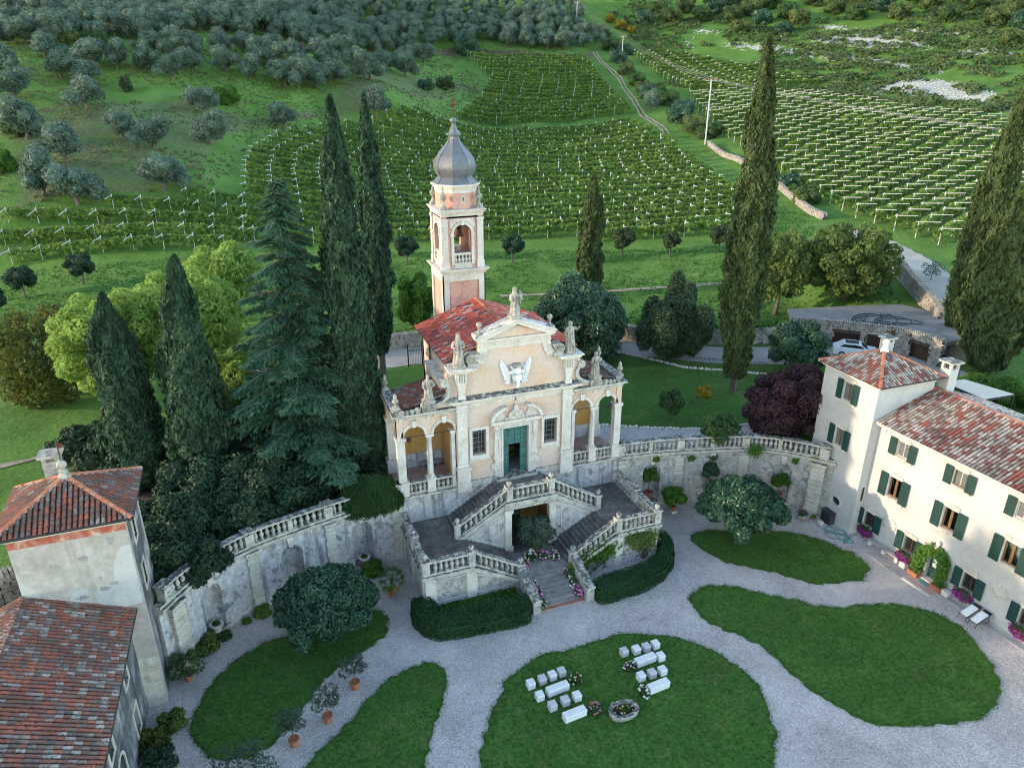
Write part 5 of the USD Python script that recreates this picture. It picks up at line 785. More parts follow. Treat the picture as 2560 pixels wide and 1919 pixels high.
    for a, b, wa, wb in zip(posts[:-1], posts[1:], hw[:-1], hw[1:]):
        la, lb = arc(a) + wa, arc(b) - wb; n = int(round((lb - la) / .40))
        for t in (np.arange(n) + .5) / n: x = inv(la + (lb - la) * t); p = pt(x, -.16, 5.19); add(th, 'baluster', baluster(p, .84), 'lichen_stone', smooth=50)
        add(th, 'handrail', sweep([(-.40, 6.01), (.08, 6.01), (.1, 6.06), (.08, 6.14), (-.40, 6.14)], inv(la - wa * .8), inv(lb + wb * .8), 9), 'lichen_stone')
    return th, pt
exL, ptL = exedra(-1, 'curved wall with plastered niches and balustrade left of the staircase'); exR, ptR = exedra(1, 'curved wall of crumbling stone with niches and balustrade right of the staircase')

# ---------------------------------------------------------------- statues: one draped body each
import manifold3d as m3
def capsule(a, b, ra, rb):
    def sp(c, r): return m3.Manifold.sphere(r, 20).translate([float(x) for x in c])
    return m3.Manifold.batch_hull([sp(a, ra), sp(b, rb)])
def figure(parts, folds, seed):
    """joined capsules, smoothed, then carved with hanging folds"""
    m = m3.Manifold.batch_boolean([capsule(*p) for p in parts], m3.OpType.Add).refine_to_length(0.07); g = m.to_mesh(); t = trimesh.Trimesh(g.vert_properties[:, :3], g.tri_verts, process=True); trimesh.smoothing.filter_taubin(t, iterations=6)
    v = np.array(t.vertices); n = np.array(t.vertex_normals); an = np.arctan2(v[:, 1], v[:, 0]); w = sstep(-v[:, 2], -1.75, -1.2) * 1.0
    k = np.sin(an * folds + 2.0 * np.sin(v[:, 2] * 2.2 + seed) + v[:, 2] * 1.3) * .035 * w + (noise3(v * 7, seed) - .5) * .03; return v + n * k[:, None], np.array(t.faces)
def statue(label, loc, pose, ang, scale, seed):
    H_ = [((0, 0, .05), (0, 0, .5), .36, .30), ((0, 0, .5), (0, 0, .98), .30, .24), ((0, 0, .98), (0, .02, 1.42), .22, .25), ((-.17, 0, 1.47), (.17, 0, 1.47), .13, .13), ((0, 0, 1.5), (0, -.01, 1.68), .08, .075)]
    HD = [((0, -.02, 1.76), (0, -.04, 1.86), .105, .115)]
    arms = {'robed': [((-.28, 0, 1.45), (-.38, -.04, 1.15), .10, .09), ((-.38, -.04, 1.15), (-.12, -.26, 1.12), .085, .06), ((.28, 0, 1.45), (.38, -.04, 1.15), .10, .09), ((.38, -.04, 1.15), (.1, -.27, 1.2), .085, .06)],
            'raise': [((-.28, 0, 1.45), (-.36, 0, 1.12), .10, .085), ((-.36, 0, 1.12), (-.2, -.2, .95), .08, .055), ((.28, 0, 1.45), (.5, -.08, 1.34), .10, .08), ((.5, -.08, 1.34), (.62, -.16, 1.52), .07, .05)],
            'child': [((-.28, 0, 1.45), (-.36, -.06, 1.15), .10, .09), ((-.36, -.06, 1.15), (.1, -.26, 1.1), .085, .06), ((.28, 0, 1.45), (.42, -.1, 1.2), .10, .08), ((.34, -.12, 1.22), (.34, -.12, 1.5), .17, .13), ((.34, -.12, 1.62), (.34, -.13, 1.68), .085, .09), ((.3, -.2, 1.2), (.24, -.3, .95), .07, .05), ((.34, -.2, 1.42), (.16, -.26, 1.4), .05, .04)],
            'book': [((-.28, 0, 1.45), (-.40, 0, 1.15), .10, .09), ((-.40, 0, 1.15), (-.3, -.24, 1.05), .085, .055), ((.28, 0, 1.45), (.36, -.05, 1.18), .10, .09), ((.36, -.05, 1.18), (.2, -.28, 1.32), .08, .055), ((.1, -.3, 1.36), (.28, -.3, 1.42), .07, .07)],
            'headless': [((-.28, 0, 1.45), (-.40, 0, 1.12), .11, .1), ((-.40, 0, 1.12), (-.3, -.2, .98), .085, .06), ((.28, 0, 1.45), (.42, 0, 1.14), .11, .1), ((.42, 0, 1.14), (.2, -.24, 1.1), .085, .06)]}[pose]
    th = thing('statue', label, 'statue', loc); R = lambda m: rot((vf(m)[0] * scale, vf(m)[1]), ang); hood = [((0, .03, 1.55), (0, .03, 1.86), .15, .15)] if pose in ('child', 'robed') else [((0, .05, 1.62), (0, .05, 1.86), .10, .11)]
    v, f = R(figure(H_ + HD + arms + hood + [((.1, -.12, .02), (.12, -.16, .6), .14, .12)], 9, seed)); add(th, 'figure', (v + np.array(loc) + [0, 0, .2], f), 'statue_stone', smooth=True)
    u = MB(); u.add(*ball((0, -.145, 1.78), .022, 1)); u.add(*ball((-.04, -.135, 1.815), .014, 1)); u.add(*ball((.04, -.135, 1.815), .014, 1)); u.add(*ball((0, -.135, 1.72), .018, 1, (1.6, 1, .6))); v, f = R(u); add(th, 'face', (v + np.array(loc) + [0, 0, .2], f), 'statue_stone', smooth=True)
    add(th, 'base', move(rot(cbox(-.42, .42, -.36, .4, 0, .26, .06), ang), loc), 'statue_stone')
statue('grey stone statue of a hooded figure holding a child on the gable peak', (0, .12, 17.5), 'child', .1, 1.0, 1)
statue('robed grey statue with folded arms on the left cornice beside the gable', (-4.15, .0, 14.5), 'robed', -.1, 1.08, 2)
statue('statue with one bent arm held out on the right cornice beside the gable', (4.2, .0, 14.5), 'raise', .15, 1.08, 3)
statue('weathered statue above the left loggia, standing on a big scroll', (-6.35, .1, 12.12), 'headless', 0, .94, 4)
statue('statue holding a book above the right loggia, standing on a scroll', (6.4, .1, 12.12), 'book', .2, .94, 5)
# ---------------------------------------------------------------- the white villa on the right
vi = thing('white_villa', 'white villa with corner tower, green shutters and old tiled roof on the right', 'house', (25, -9.4, 0))
OV = np.array([25.0, -9.4, 0.0]); DV = np.array([0.055, -1.0, 0]); DV /= np.linalg.norm(DV); NV = np.array([DV[1], -DV[0], 0]); NV = NV / np.linalg.norm(NV); UZ = np.array([0, 0, 1.0])
WL = 19.0
def vp(m): return place(m, OV, DV, UZ, NV)                                        # local: along the wall, up, out of the wall
def vbx(u0, u1, z0, z1, o0, o1): return vp(bx(u0, u1, z0, z1, o0, o1))
W3 = [(2.25, 7.8, 8.95), (6.65, 7.8, 8.95), (10.9, 7.8, 8.95), (15.2, 7.8, 8.95)]; W2 = [(2.25, 4.4, 6.05), (6.65, 4.4, 6.05), (10.9, 4.4, 6.05), (15.2, 4.4, 6.05)]; W1 = [(0.85, 1.05, 2.3), (4.4, 1.05, 2.3), (9.0, 1.05, 2.3), (12.9, 1.05, 2.3), (17, 1.05, 2.3)]
holes = [sbox(c - .46, a, c + .46, b) for c, a, b in W3] + [sbox(c - .52, a, c + .52, b) for c, a, b in W2] + [sbox(c - .46, a, c + .46, b) for c, a, b in W1] + [sbox(6.0, 0.12, 6.95, 2.2)]
add(vi, 'courtyard_wall', vp(place(ext(sbox(0, -.3, WL, 9.55).difference(unary_union(holes)), .45), (0, 0, -.45), (1, 0, 0), (0, 1, 0), (0, 0, 1))), 'white_plaster')
def window(c, a, b, kind, k):
    hw = .52 if kind == 2 else .46; f = add(vi, 'window', vp(place(ext(sbox(c - hw - .13, a - .02, c + hw + .13, b + .13).difference(sbox(c - hw, a, c + hw, b)), .06), (0, 0, 0), (1, 0, 0), (0, 1, 0), (0, 0, 1))), 'trim_stone')
    for i in range(5):
        x0 = c - hw - .42 + i * (2 * hw + .84) / 5; x1 = x0 + (2 * hw + .84) / 5
        add(f, 'sill_stone', vbx(x0 + .006, x1 - .006, a - .24 - .015 * ((i * 7 + k) % 3), a - .03, 0, .10 + .012 * ((i + k) % 2)), 'ashlar')
        if 0 < i < 4: add(f, 'lintel_stone', vbx(x0 + .006, x1 - .006, b + .135, b + .32 + .015 * ((i * 5 + k) % 3), 0, .07 + .01 * (i % 2)), 'ashlar')
    sw = hw + .12
    for q in (-1, 1):
        if kind == 1 and q == -1 and False: continue
        x0 = c + q * (hw + .04); x1 = x0 + q * sw; lo, hi = sorted((x0, x1)); tilt = .05 * ((k * 3 + q) % 3); s_ = add(f, 'shutter', vbx(lo, hi, a - .08, b + .1, .10, .145), 'shutter_green')
        for zc in (a + (b - a) * .28, a + (b - a) * .75): add(s_, 'batten', vbx(lo + .02, hi - .02, zc - .05, zc + .05, .146, .172), 'shutter_green')
        add(s_, 'hinge', vbx(*sorted((x0 - q * .04, x0 + q * .12)), b - .2, b - .16, .173, .185), 'iron')
        if kind == 2 or kind == 3: add(s_, 'groove', vp(join(*[bx(lo + (hi - lo) * t - .004, lo + (hi - lo) * t + .004, a - .06, b + .08, .145, .150) for t in (.25, .5, .75)])), 'iron')
    if kind == 3:
        add(f, 'insect_screen', vbx(c - hw, c + hw, a, b, -.16, -.14), 'insect_screen'); add(f, 'screen_rail', vbx(c - .02, c + .02, a, b, -.139, -.11), 'post_concrete'); add(f, 'frame', vp(place(ext(sbox(c - hw, a, c + hw, b).difference(sbox(c - hw + .05, a + .05, c + hw - .05, b - .05)), .05), (0, 0, -.13), (1, 0, 0), (0, 1, 0), (0, 0, 1))), 'brown_wood' if k % 2 else 'trim_stone')
    elif kind == 2:
        for q in (-1, 1):
            lo, hi = sorted((c, c + q * hw)); add(f, 'casement', vp(place(ext(sbox(lo, a, hi, b).difference(sbox(lo + .09, a + .1, hi - .09, b - .1)), .06), (0, 0, -.22), (1, 0, 0), (0, 1, 0), (0, 0, 1))), 'brown_wood'); add(f, 'pane', vbx(lo + .085, hi - .085, a + .095, b - .095, -.20, -.19), 'glass')
            n = 9; xs = np.linspace(lo + .05, hi - .05, n); cur = np.array([[x, z, -.34 + .03 * (i % 2)] for z in (a + .1, b - .05) for i, x in enumerate(xs)]); i = np.arange(n - 1); add(f, 'curtain', vp((cur, np.vstack([np.stack([i, i + 1, i + n + 1], 1), np.stack([i, i + n + 1, i + n], 1)]))), 'curtain')
        add(f, 'dark_room', vbx(c - .7, c + .7, a - .1, b + .1, -.62, -.6), 'interior')
    else:
        add(f, 'frame', vp(place(ext(sbox(c - hw, a, c + hw, b).difference(sbox(c - hw + .07, a + .07, c + hw - .07, b - .07)).union(sbox(c - .04, a, c + .04, b)), .06), (0, 0, -.28), (1, 0, 0), (0, 1, 0), (0, 0, 1))), 'brown_wood'); add(f, 'pane', vbx(c - hw, c + hw, a, b, -.3, -.29), 'glass'); add(f, 'dark_room', vbx(c - .7, c + .7, a - .1, b + .1, -.62, -.6), 'interior')
        for i in range(1, 7): add(f, 'grille_bar', vbx(c - hw + i * 2 * hw / 7 - .011, c - hw + i * 2 * hw / 7 + .011, a, b, -.09, -.068), 'iron')
        for i in range(1, 8): add(f, 'grille_bar', vbx(c - hw, c + hw, a + i * (b - a) / 8 - .011, a + i * (b - a) / 8 + .011, -.067, -.045), 'iron')
for i, w in enumerate(W3): window(*w, 3, i)
for i, w in enumerate(W2): window(*w, 2, i)
for i, w in enumerate(W1): window(*w, 1, i)
for j, (u, z) in enumerate([(2.5, 2.35), (11.0, 2.35)]):
    rg = np.random.default_rng(j)
    for k in range(9):
        t0, t1 = k * 2 * math.pi / 9 + .03, (k + 1) * 2 * math.pi / 9 - .03; ts = np.linspace(t0, t1, 4); ro, ri = (.62, .50), (.46, .35); P_ = Polygon([(u + ro[0] * math.cos(t), z + ro[1] * math.sin(t)) for t in ts] + [(u + ri[0] * math.cos(t), z + ri[1] * math.sin(t)) for t in ts[::-1]])
        add(vi, 'oval_stone', vp(place(ext(P_, .06 + rg.random() * .02), (0, 0, 0), (1, 0, 0), (0, 1, 0), (0, 0, 1))), 'ashlar')
# front door
d_ = add(vi, 'door', vbx(6.06, 6.9, .14, 2.14, -.26, -.2), 'shutter_green'); add(d_, 'door_glass', vbx(6.2, 6.6, .95, 2.0, -.199, -.19), 'car_glass'); add(d_, 'door_curtain', vbx(6.24, 6.56, 1.05, 1.95, -.189, -.186), 'curtain'); add(d_, 'handle', vp(ball((6.82, 1.05, -.16), .04)), 'iron'); add(vi, 'door_surround', vp(place(ext(sbox(5.82, .05, 7.13, 2.42).difference(sbox(6.0, 0, 6.95, 2.2)), .09), (0, 0, 0), (1, 0, 0), (0, 1, 0), (0, 0, 1))), 'trim_stone')
add(vi, 'stone_bust', vp(join(bx(6.35, 6.65, 2.45, 2.62, 0, .3), place(lathe([(.1, 0), (.2, .1), (.22, .28), (.09, .4), (.13, .5), (.15, .6), (.1, .74), (.02, .78)], (0, 0, 0), 10), (6.5, 2.62, .16), (1, 0, 0), (0, 0, 1), (0, 1, 0)))), 'trim_stone', smooth=40)
for u in (.95, 5.1, 10.0): pass
add(vi, 'alarm_box', vbx(.32, .62, 8.95, 9.25, 0, .1), 'white_paint'); add(vi, 'wall_lamp', vbx(1.95, 2.5, 9.3, 9.36, 0, .25), 'white_paint')
# roof of the wing
EZ, RZ, OH, IN = 9.72, 11.5, .5, 4.85; Ls = math.hypot(OH + IN, RZ - EZ); wv = (-NV * (OH + IN) + UZ * (RZ - EZ)) / Ls
add(vi, 'eaves', vbx(0, WL, 9.5, 9.62, -.3, OH - .06), 'white_plaster'); add(vi, 'gutter', tube([OV + NV * (OH + .02) + DV * .1 + UZ * 9.68, OV + NV * (OH + .02) + DV * WL + UZ * 9.68], .075, 8), 'concrete', smooth=True)
tile_roof(vi, 'wing_roof', OV + NV * OH + UZ * (EZ + .02), DV, wv, sbox(0.05, 0, WL, Ls), 'tile_villa', 31, step=.26, exp=.37, hill=.35)
o2 = OV - NV * (2 * IN + OH) + UZ * (EZ + .02); tile_roof(vi, 'rear_roof', o2, DV, (NV * (OH + IN) + UZ * (RZ - EZ)) / Ls, sbox(0.05, 0, WL, Ls), 'tile_villa', 32, step=.26, exp=.37, keep=100, hill=.35)
ridge(vi, OV - NV * IN + UZ * RZ + DV * .1, OV - NV * IN + UZ * RZ + DV * WL)
add(vi, 'rear_wall', vbx(0, WL, -.2, 9.6, -2 * IN, -2 * IN + .4), 'white_plaster'); add(vi, 'end_wall', vbx(WL - .4, WL, -.2, 9.6, -2 * IN + .4, -.46), 'white_plaster'); add(vi, 'wing_ceiling', vbx(.3, WL - .5, 9.3, 9.45, -2 * IN + .4, -.46), 'interior')
c_ = OV - NV * 5.6 + DV * .42; add(vi, 'chimney', join(bx(c_[0] - .42, c_[0] + .42, c_[1] - .42, c_[1] + .42, 10.6, 13.1), *[bx(c_[0] + a * .33 - .09, c_[0] + a * .33 + .09, c_[1] + b * .33 - .09, c_[1] + b * .33 + .09, 13.1, 13.55) for a in (-1, 1) for b in (-1, 1)]), 'white_plaster'); add(vi, 'chimney_cap', join(bx(c_[0] - .6, c_[0] + .6, c_[1] - .6, c_[1] + .6, 13.55, 13.68)), 'lichen_stone'); add(vi, 'chimney_flue', bx(c_[0] - .2, c_[0] + .2, c_[1] - .2, c_[1] + .2, 13.1, 13.5), 'iron')
add(vi, 'stove_pipe', tube([(33.4, -16.2, 10.2), (33.4, -16.2, 11.6)], .1, 8), 'iron', smooth=True)
# corner tower
tx0, tx1, ty0, ty1 = 24.2, 29.6, -9.4, -4.15
lf = sbox(ty0, -.3, ty1, 12.4).difference(unary_union([sbox(-7.2, 10.35, -6.3, 11.75), sbox(-7.2, 6.55, -6.3, 7.95), Polygon([(-7.6 + .46 * math.cos(t), 2.0 + .36 * math.sin(t)) for t in np.linspace(0, 6.2, 24)])]))
add(vi, 'tower_wall', wall_yz(lf, tx0, tx0 + .4), 'white_plaster'); ff = sbox(tx0 + .4, -.3, tx1, 12.4).difference(sbox(24.66, 2.9, 24.9, 4.1)); add(vi, 'tower_wall', wall_xz(ff, ty0, ty0 + .4), 'white_plaster'); add(vi, 'tower_wall', join(bx(tx1 - .4, tx1, ty0 + .4, ty1, -.3, 12.4), bx(tx0 + .4, tx1 - .4, ty1 - .4, ty1, -.3, 12.4)), 'white_plaster')
add(vi, 'slit_window', bx(24.62, 24.94, ty0 + .2, ty0 + .24, 2.85, 4.15), 'car_glass'); add(vi, 'slit_frame', wall_xz(sbox(24.66, 2.9, 24.9, 4.1).difference(sbox(24.71, 2.95, 24.85, 4.05)), ty0 + .02, ty0 + .1), 'brown_wood')
add(vi, 'tower_ceiling', bx(tx0 + .4, tx1 - .4, ty0 + .4, ty1 - .4, 12.2, 12.35), 'interior')
moulding(vi, 'tower_cornice', 'trim_stone', tx0, tx1, ty0, ty1, 12.2, [(.1, .05), (.12, .16), (.12, .30)])
for (a, b, k) in ((10.35, 11.75, 0), (6.55, 7.95, 1)):
    f = add(vi, 'window', wall_yz(sbox(-7.33, a - .02, -6.17, b + .13).difference(sbox(-7.2, a, -6.3, b)), tx0 - .06, tx0), 'trim_stone'); add(f, 'sill', bx(tx0 - .12, tx0, -7.6, -5.9, a - .25, a - .03), 'ashlar'); add(f, 'lintel', bx(tx0 - .08, tx0, -7.4, -6.1, b + .14, b + .34), 'ashlar'); add(f, 'insect_screen', bx(tx0 + .15, tx0 + .17, -7.2, -6.3, a, b), 'insect_screen'); add(f, 'mullion', bx(tx0 + .1, tx0 + .149, -6.78, -6.72, a, b), 'brown_wood')
    for y0, y1 in ((-7.78, -7.24), (-6.26, -5.72)):
        s_ = add(f, 'shutter', bx(tx0 - .145, tx0 - .1, y0, y1, a - .08, b + .1), 'shutter_green')
        for zc in (a + .4, a + 1.05): add(s_, 'batten', bx(tx0 - .172, tx0 - .146, y0 + .02, y1 - .02, zc - .05, zc + .05), 'shutter_green')
a = np.linspace(0, 2 * math.pi, 25)[:-1]; ov = Polygon([(-7.6 + .62 * math.cos(t), 2.0 + .5 * math.sin(t)) for t in a]).difference(Polygon([(-7.6 + .46 * math.cos(t), 2.0 + .36 * math.sin(t)) for t in a])); f = add(vi, 'oval_window', wall_yz(ov, tx0 - .07, tx0), 'trim_stone'); add(f, 'pane', bx(tx0 + .2, tx0 + .22, -8.1, -7.1, 1.6, 2.4), 'car_glass')
for k in range(5): add(f, 'grille_bar', bx(tx0 + .1, tx0 + .12, -7.95 + k * .17, -7.93 + k * .17, 1.66, 2.34), 'iron')
for k in range(4): add(f, 'grille_bar', bx(tx0 + .121, tx0 + .14, -8.05, -7.15, 1.76 + k * .16, 1.78 + k * .16), 'iron')
def pyramid(th, x0, x1, y0, y1, ze, apex, mat, seed, keep, hill=.3):
    """hipped roof of four tiled faces with ridge tiles along the hips"""
    ap = np.array(apex, float); C = [np.array([x0, y0, ze]), np.array([x1, y0, ze]), np.array([x1, y1, ze]), np.array([x0, y1, ze])]; nm = ['front_roof', 'right_roof', 'back_roof', 'left_roof']
    for k in range(4):
        A, B = C[k], C[(k + 1) % 4]; u = (B - A) / np.linalg.norm(B - A); w = ap - A; w = w - u * (w @ u); Lw = np.linalg.norm(w); w = w / Lw; t = (ap - A) @ u
        tile_roof(th, nm[k], A, u, w, Polygon([(0, 0), (np.linalg.norm(B - A), 0), (t, Lw)]), mat, seed + k, step=.25, exp=.36, keep=keep[k], hill=hill); ridge(th, A + (ap - A) * .0 + UZ * .02, ap - (ap - A) * .04 + UZ * .05, seed=seed + k, r=.12)
APV = (26.9, -6.78, 13.98); pyramid(vi, tx0 - .42, tx1 + .42, ty0 - .42, ty1 + .42, 12.56, APV, 'tile_villa', 41, (120, 20, 20, 120))
add(vi, 'tower_gutter', join(tube([(tx0 - .4, ty0 - .45, 12.55), (tx1 + .42, ty0 - .45, 12.55)], .07, 8)), 'iron', smooth=True)
def finial(th, ap): add(th, 'finial', join(move(lathe([(.34, -.2), (.30, .1), (.2, .2), (.24, .34), (.12, .44), (.1, .5)], n=10), ap), ball(np.add(ap, (0, 0, .68)), .24)), 'statue_stone' if th is not vi else 'white_paint', smooth=40); add(th, 'lightning_rod', tube([np.add(ap, (0, 0, .8)), np.add(ap, (.02, 0, 2.0))], .018, 5), 'rust_iron')
finial(vi, APV); add(vi, 'chimney', join(bx(28.1, 28.8, -5.9, -5.2, 12.9, 14.1), *[bx(28.1 + a * .5, 28.3 + a * .5, -5.9 + b * .5, -5.7 + b * .5, 14.1, 14.4) for a in (0, 1) for b in (0, 1)]), 'white_plaster'); add(vi, 'chimney_cap', bx(27.95, 28.95, -6.05, -5.05, 14.4, 14.5), 'lichen_stone')

# ---------------------------------------------------------------- the old wing on the left
of = thing('old_wing', 'unrestored left wing with stained tower, peeling plaster and brown tiled roofs', 'house', (-27, -8.4, 0))
lx0, lx1, ly0, ly1 = -29.75, -24.5, -8.4, -3.9
add(of, 'tower_front_wall', bx(lx0, lx1, ly0, ly0 + .4, -.2, 12.15), 'beige_plaster'); add(of, 'tower_left_wall', bx(lx0, lx0 + .4, ly0 + .4, ly1, -.2, 12.15), 'beige_plaster'); add(of, 'tower_rear_wall', bx(lx0 + .4, lx1, ly1 - .4, ly1, -.2, 12.15), 'beige_plaster')
rw = sbox(ly0 + .4, -.2, ly1 - .4, 12.15).difference(unary_union([sbox(-7.0, 9.9, -6.2, 11.4), sbox(-7.0, 6.9, -6.2, 8.3)])); add(of, 'tower_right_wall', wall_yz(rw, lx1 - .4, lx1 - .003), 'black_plaster')
for a, b in ((9.9, 11.4), (6.9, 8.3)):
    f = add(of, 'window', wall_yz(sbox(-7.16, a - .16, -6.04, b + .16).difference(sbox(-7.0, a, -6.2, b)), lx1 - .06, lx1 + .05), 'ashlar'); add(f, 'shutter', bx(lx1 - .25, lx1 - .2, -7.0, -6.2, a, b), 'brown_wood'); add(f, 'shutter_rail', join(*[bx(lx1 - .2, lx1 - .17, -7.0, -6.2, a + k * .3, a + k * .3 + .08) for k in range(1, 5)]), 'grey_slab')
rg = np.random.default_rng(12)
for x, z, w_, h_ in [(-25.35, 11.1, .16, .24), (-26.7, 10.35, .22, .16), (-28.0, 10.1, .2, .17), (-29.2, 9.9, .2, .12), (-26.1, 8.3, .22, .1), (-27.2, 8.0, .24, .13), (-25.6, 8.5, .24, .09), (-26.2, 9.0, .05, .05)]:
    add(of, 'plaster_patch', wall_xz(Polygon([(x + w_ * (1 + .3 * rg.normal()) * math.cos(t), z + h_ * (1 + .3 * rg.normal()) * math.sin(t)) for t in np.linspace(0, 5.8, 12)]).buffer(.02), ly0 - .006, ly0), 'grey_slab')
for P_ in ([(-24.6, 7.0), (-24.55, 10.6), (-25.0, 10.5), (-25.4, 9.6), (-25.6, 8.6), (-26.6, 8.1), (-26.5, 7.3), (-25.4, 6.9)], [(-27.9, 7.75), (-27.0, 7.9), (-26.9, 8.5), (-27.5, 8.5)], [(-29.7, 7.8), (-29.7, 9.6), (-29.2, 9.0), (-29.0, 8.2), (-28.2, 7.9), (-28.3, 7.6)]): add(of, 'plaster_repair', wall_xz(Polygon(P_).buffer(.15).buffer(-.1), ly0 - .005, ly0), 'white_plaster')
add(of, 'red_frieze', bx(lx0, lx1 + .005, ly0 - .012, ly0, 11.55, 11.95), 'red_band'); moulding(of, 'tower_cornice', 'trim_stone', lx0, lx1, ly0, ly1, 12.0, [(.1, .06), (.12, .18), (.12, .32)])
APL = (-27.12, -6.15, 13.98); pyramid(of, lx0 - .45, lx1 + .45, ly0 - .45, ly1 + .45, 12.4, APL, 'tile_old', 51, (220, 160, 30, 100), .25); finial(of, APL)
add(of, 'gutter', join(tube([(lx0 - .45, ly0 - .5, 12.38), (lx1 + .5, ly0 - .5, 12.38), (lx1 + .5, ly1 + .45, 12.38)], .07, 8)), 'iron', smooth=True); add(of, 'weather_vane', join(tube([(-27.2, -5.6, 14.2), (-27.25, -5.5, 15.8)], .02, 5), (np.array([[-27.24, -5.5, 15.7], [-27.24, -5.5, 15.3], [-26.85, -5.5, 15.35]]), np.array([[0, 1, 2]]))), 'rust_iron')
add(of, 'chimney', join(bx(-28.2, -27.4, -5.3, -4.6, 12.9, 14.5), *[bx(-28.2 + a * .6, -28.0 + a * .6, -5.3 + b * .5, -5.1 + b * .5, 14.5, 14.75) for a in (0, 1) for b in (0, 1)]), 'rubble_plaster'); add(of, 'chimney_cap', bx(-28.35, -27.25, -5.45, -4.45, 14.75, 14.9), 'statue_stone')
add(of, 'buttress', wall_yz(Polygon([(ly0 - .0, -.2), (ly0 - .28, -.2), (ly0 - .28, 2.2), (ly0, 3.2)]), -25.5, lx1 - .02), 'ashlar')
OL = np.array([-25.5, -8.4, 0.0]); DL = np.array([-.035, -1.0, 0]); DL /= np.linalg.norm(DL); NL = np.array([-DL[1], DL[0], 0]); LL = 16.0
def lp(m): return place(m, OL, DL, UZ, NL)
hol = [sbox(2.3, 4.2, 3.2, 6.0), sbox(6.9, 4.2, 7.8, 6.0), sbox(11.5, 4.2, 12.4, 6.0), sbox(2.3, .9, 3.2, 2.4), arch_poly(6.6, .6, 0, 2.6), arch_poly(11, .6, 0, 2.6)]
add(of, 'court_wall', lp(place(ext(sbox(0, -.2, LL, 6.5).difference(unary_union(hol)), .45), (0, 0, -.45), (1, 0, 0), (0, 1, 0), (0, 0, 1))), 'black_plaster')
for h in hol:
    b = h.bounds; f = add(of, 'window' if b[1] > .5 else 'archway', lp(place(ext(h.buffer(.16, join_style=2).difference(h), .07), (0, 0, -.02), (1, 0, 0), (0, 1, 0), (0, 0, 1))), 'ashlar'); add(f, 'dark_room', lp(bx(b[0] - .1, b[2] + .1, b[1] - .1, b[3] + .1, -.5, -.46)), 'interior')
    if b[1] > .5: add(f, 'frame', lp(place(ext(h.difference(h.buffer(-.07)).union(sbox((b[0] + b[2]) / 2 - .03, b[1], (b[0] + b[2]) / 2 + .03, b[3])), .05), (0, 0, -.3), (1, 0, 0), (0, 1, 0), (0, 0, 1))), 'grey_slab'); add(f, 'pane', lp(bx(b[0], b[2], b[1], b[3], -.29, -.28)), 'glass')
EZ, RZ, OH, IN = 6.62, 8.66, .52, 4.3; Ls = math.hypot(OH + IN, RZ - EZ); wv = (-NL * (OH + IN) + UZ * (RZ - EZ)) / Ls
add(of, 'wing_eaves', lp(bx(0, LL, 6.42, 6.55, -.3, OH - .06)), 'concrete'); add(of, 'wing_gutter', tube([OL + NL * (OH + .03) + UZ * 6.6, OL + NL * (OH + .03) + DL * LL + UZ * 6.6], .08, 8), 'iron', smooth=True)
tile_roof(of, 'wing_roof', OL + NL * OH + UZ * (EZ + .02), DL, wv, sbox(0.05, 0, LL, Ls), 'tile_old', 61, step=.235, exp=.33, hill=.2)
tile_roof(of, 'outer_roof', OL - NL * (2 * IN + OH) + UZ * (EZ + .02), DL, (NL * (OH + IN) + UZ * (RZ - EZ)) / Ls, sbox(0.05, 0, LL, Ls), 'tile_old', 62, step=.235, exp=.36, keep=80, hill=.2)
ridge(of, OL - NL * IN + UZ * RZ + DL * .1, OL - NL * IN + UZ * RZ + DL * LL)
add(of, 'outer_wall', lp(bx(0, LL, -.2, 6.5, -2 * IN, -2 * IN + .4)), 'beige_plaster'); add(of, 'wing_ceiling', lp(bx(.3, LL - .4, 6.2, 6.35, -2 * IN + .4, -.46)), 'interior')
# ---------------------------------------------------------------- plants
def unit(v): return v / (np.linalg.norm(v, axis=-1, keepdims=True) + 1e-9)
def leaves(P, N, size, rng, asp=0.5, jit=0.9, along=None):
    """one small diamond leaf (or leaf tuft) at each point"""
    n = len(P); N = unit(N + jit * rng.normal(0, 1, (n, 3)) * .6); r = rng.normal(0, 1, (n, 3)) if along is None else along + rng.normal(0, .35, (n, 3)); t = unit(r - N * (r * N).sum(1, keepdims=True)); b = np.cross(N, t); s = (size * rng.uniform(.6, 1.35, n))[:, None]
    V = np.stack([P + t * s, P + b * s * asp, P - t * s, P - b * s * asp], 1); fold = (N * s * .18)[:, None]; V[:, 0:1] -= fold; V[:, 2:3] -= fold
    i = np.arange(n)[:, None] * 4; F = np.vstack([i + [0, 1, 2], i + [0, 2, 3]]); return V.reshape(-1, 3), F
ICO = trimesh.creation.icosphere(2, 1.0); ICV, ICF = np.array(ICO.vertices), np.array(ICO.faces)
def lobe_core(L, seed, k=.78):
    mb = MB()
    for i, (c, r) in enumerate(L):
        r = np.broadcast_to(r, 3); v = ICV * (1 + .35 * (noise3(ICV * 2.3 + i * 7.1, seed) - .5))[:, None]; mb.add(v * r * k + np.asarray(c), ICF)
    return mb
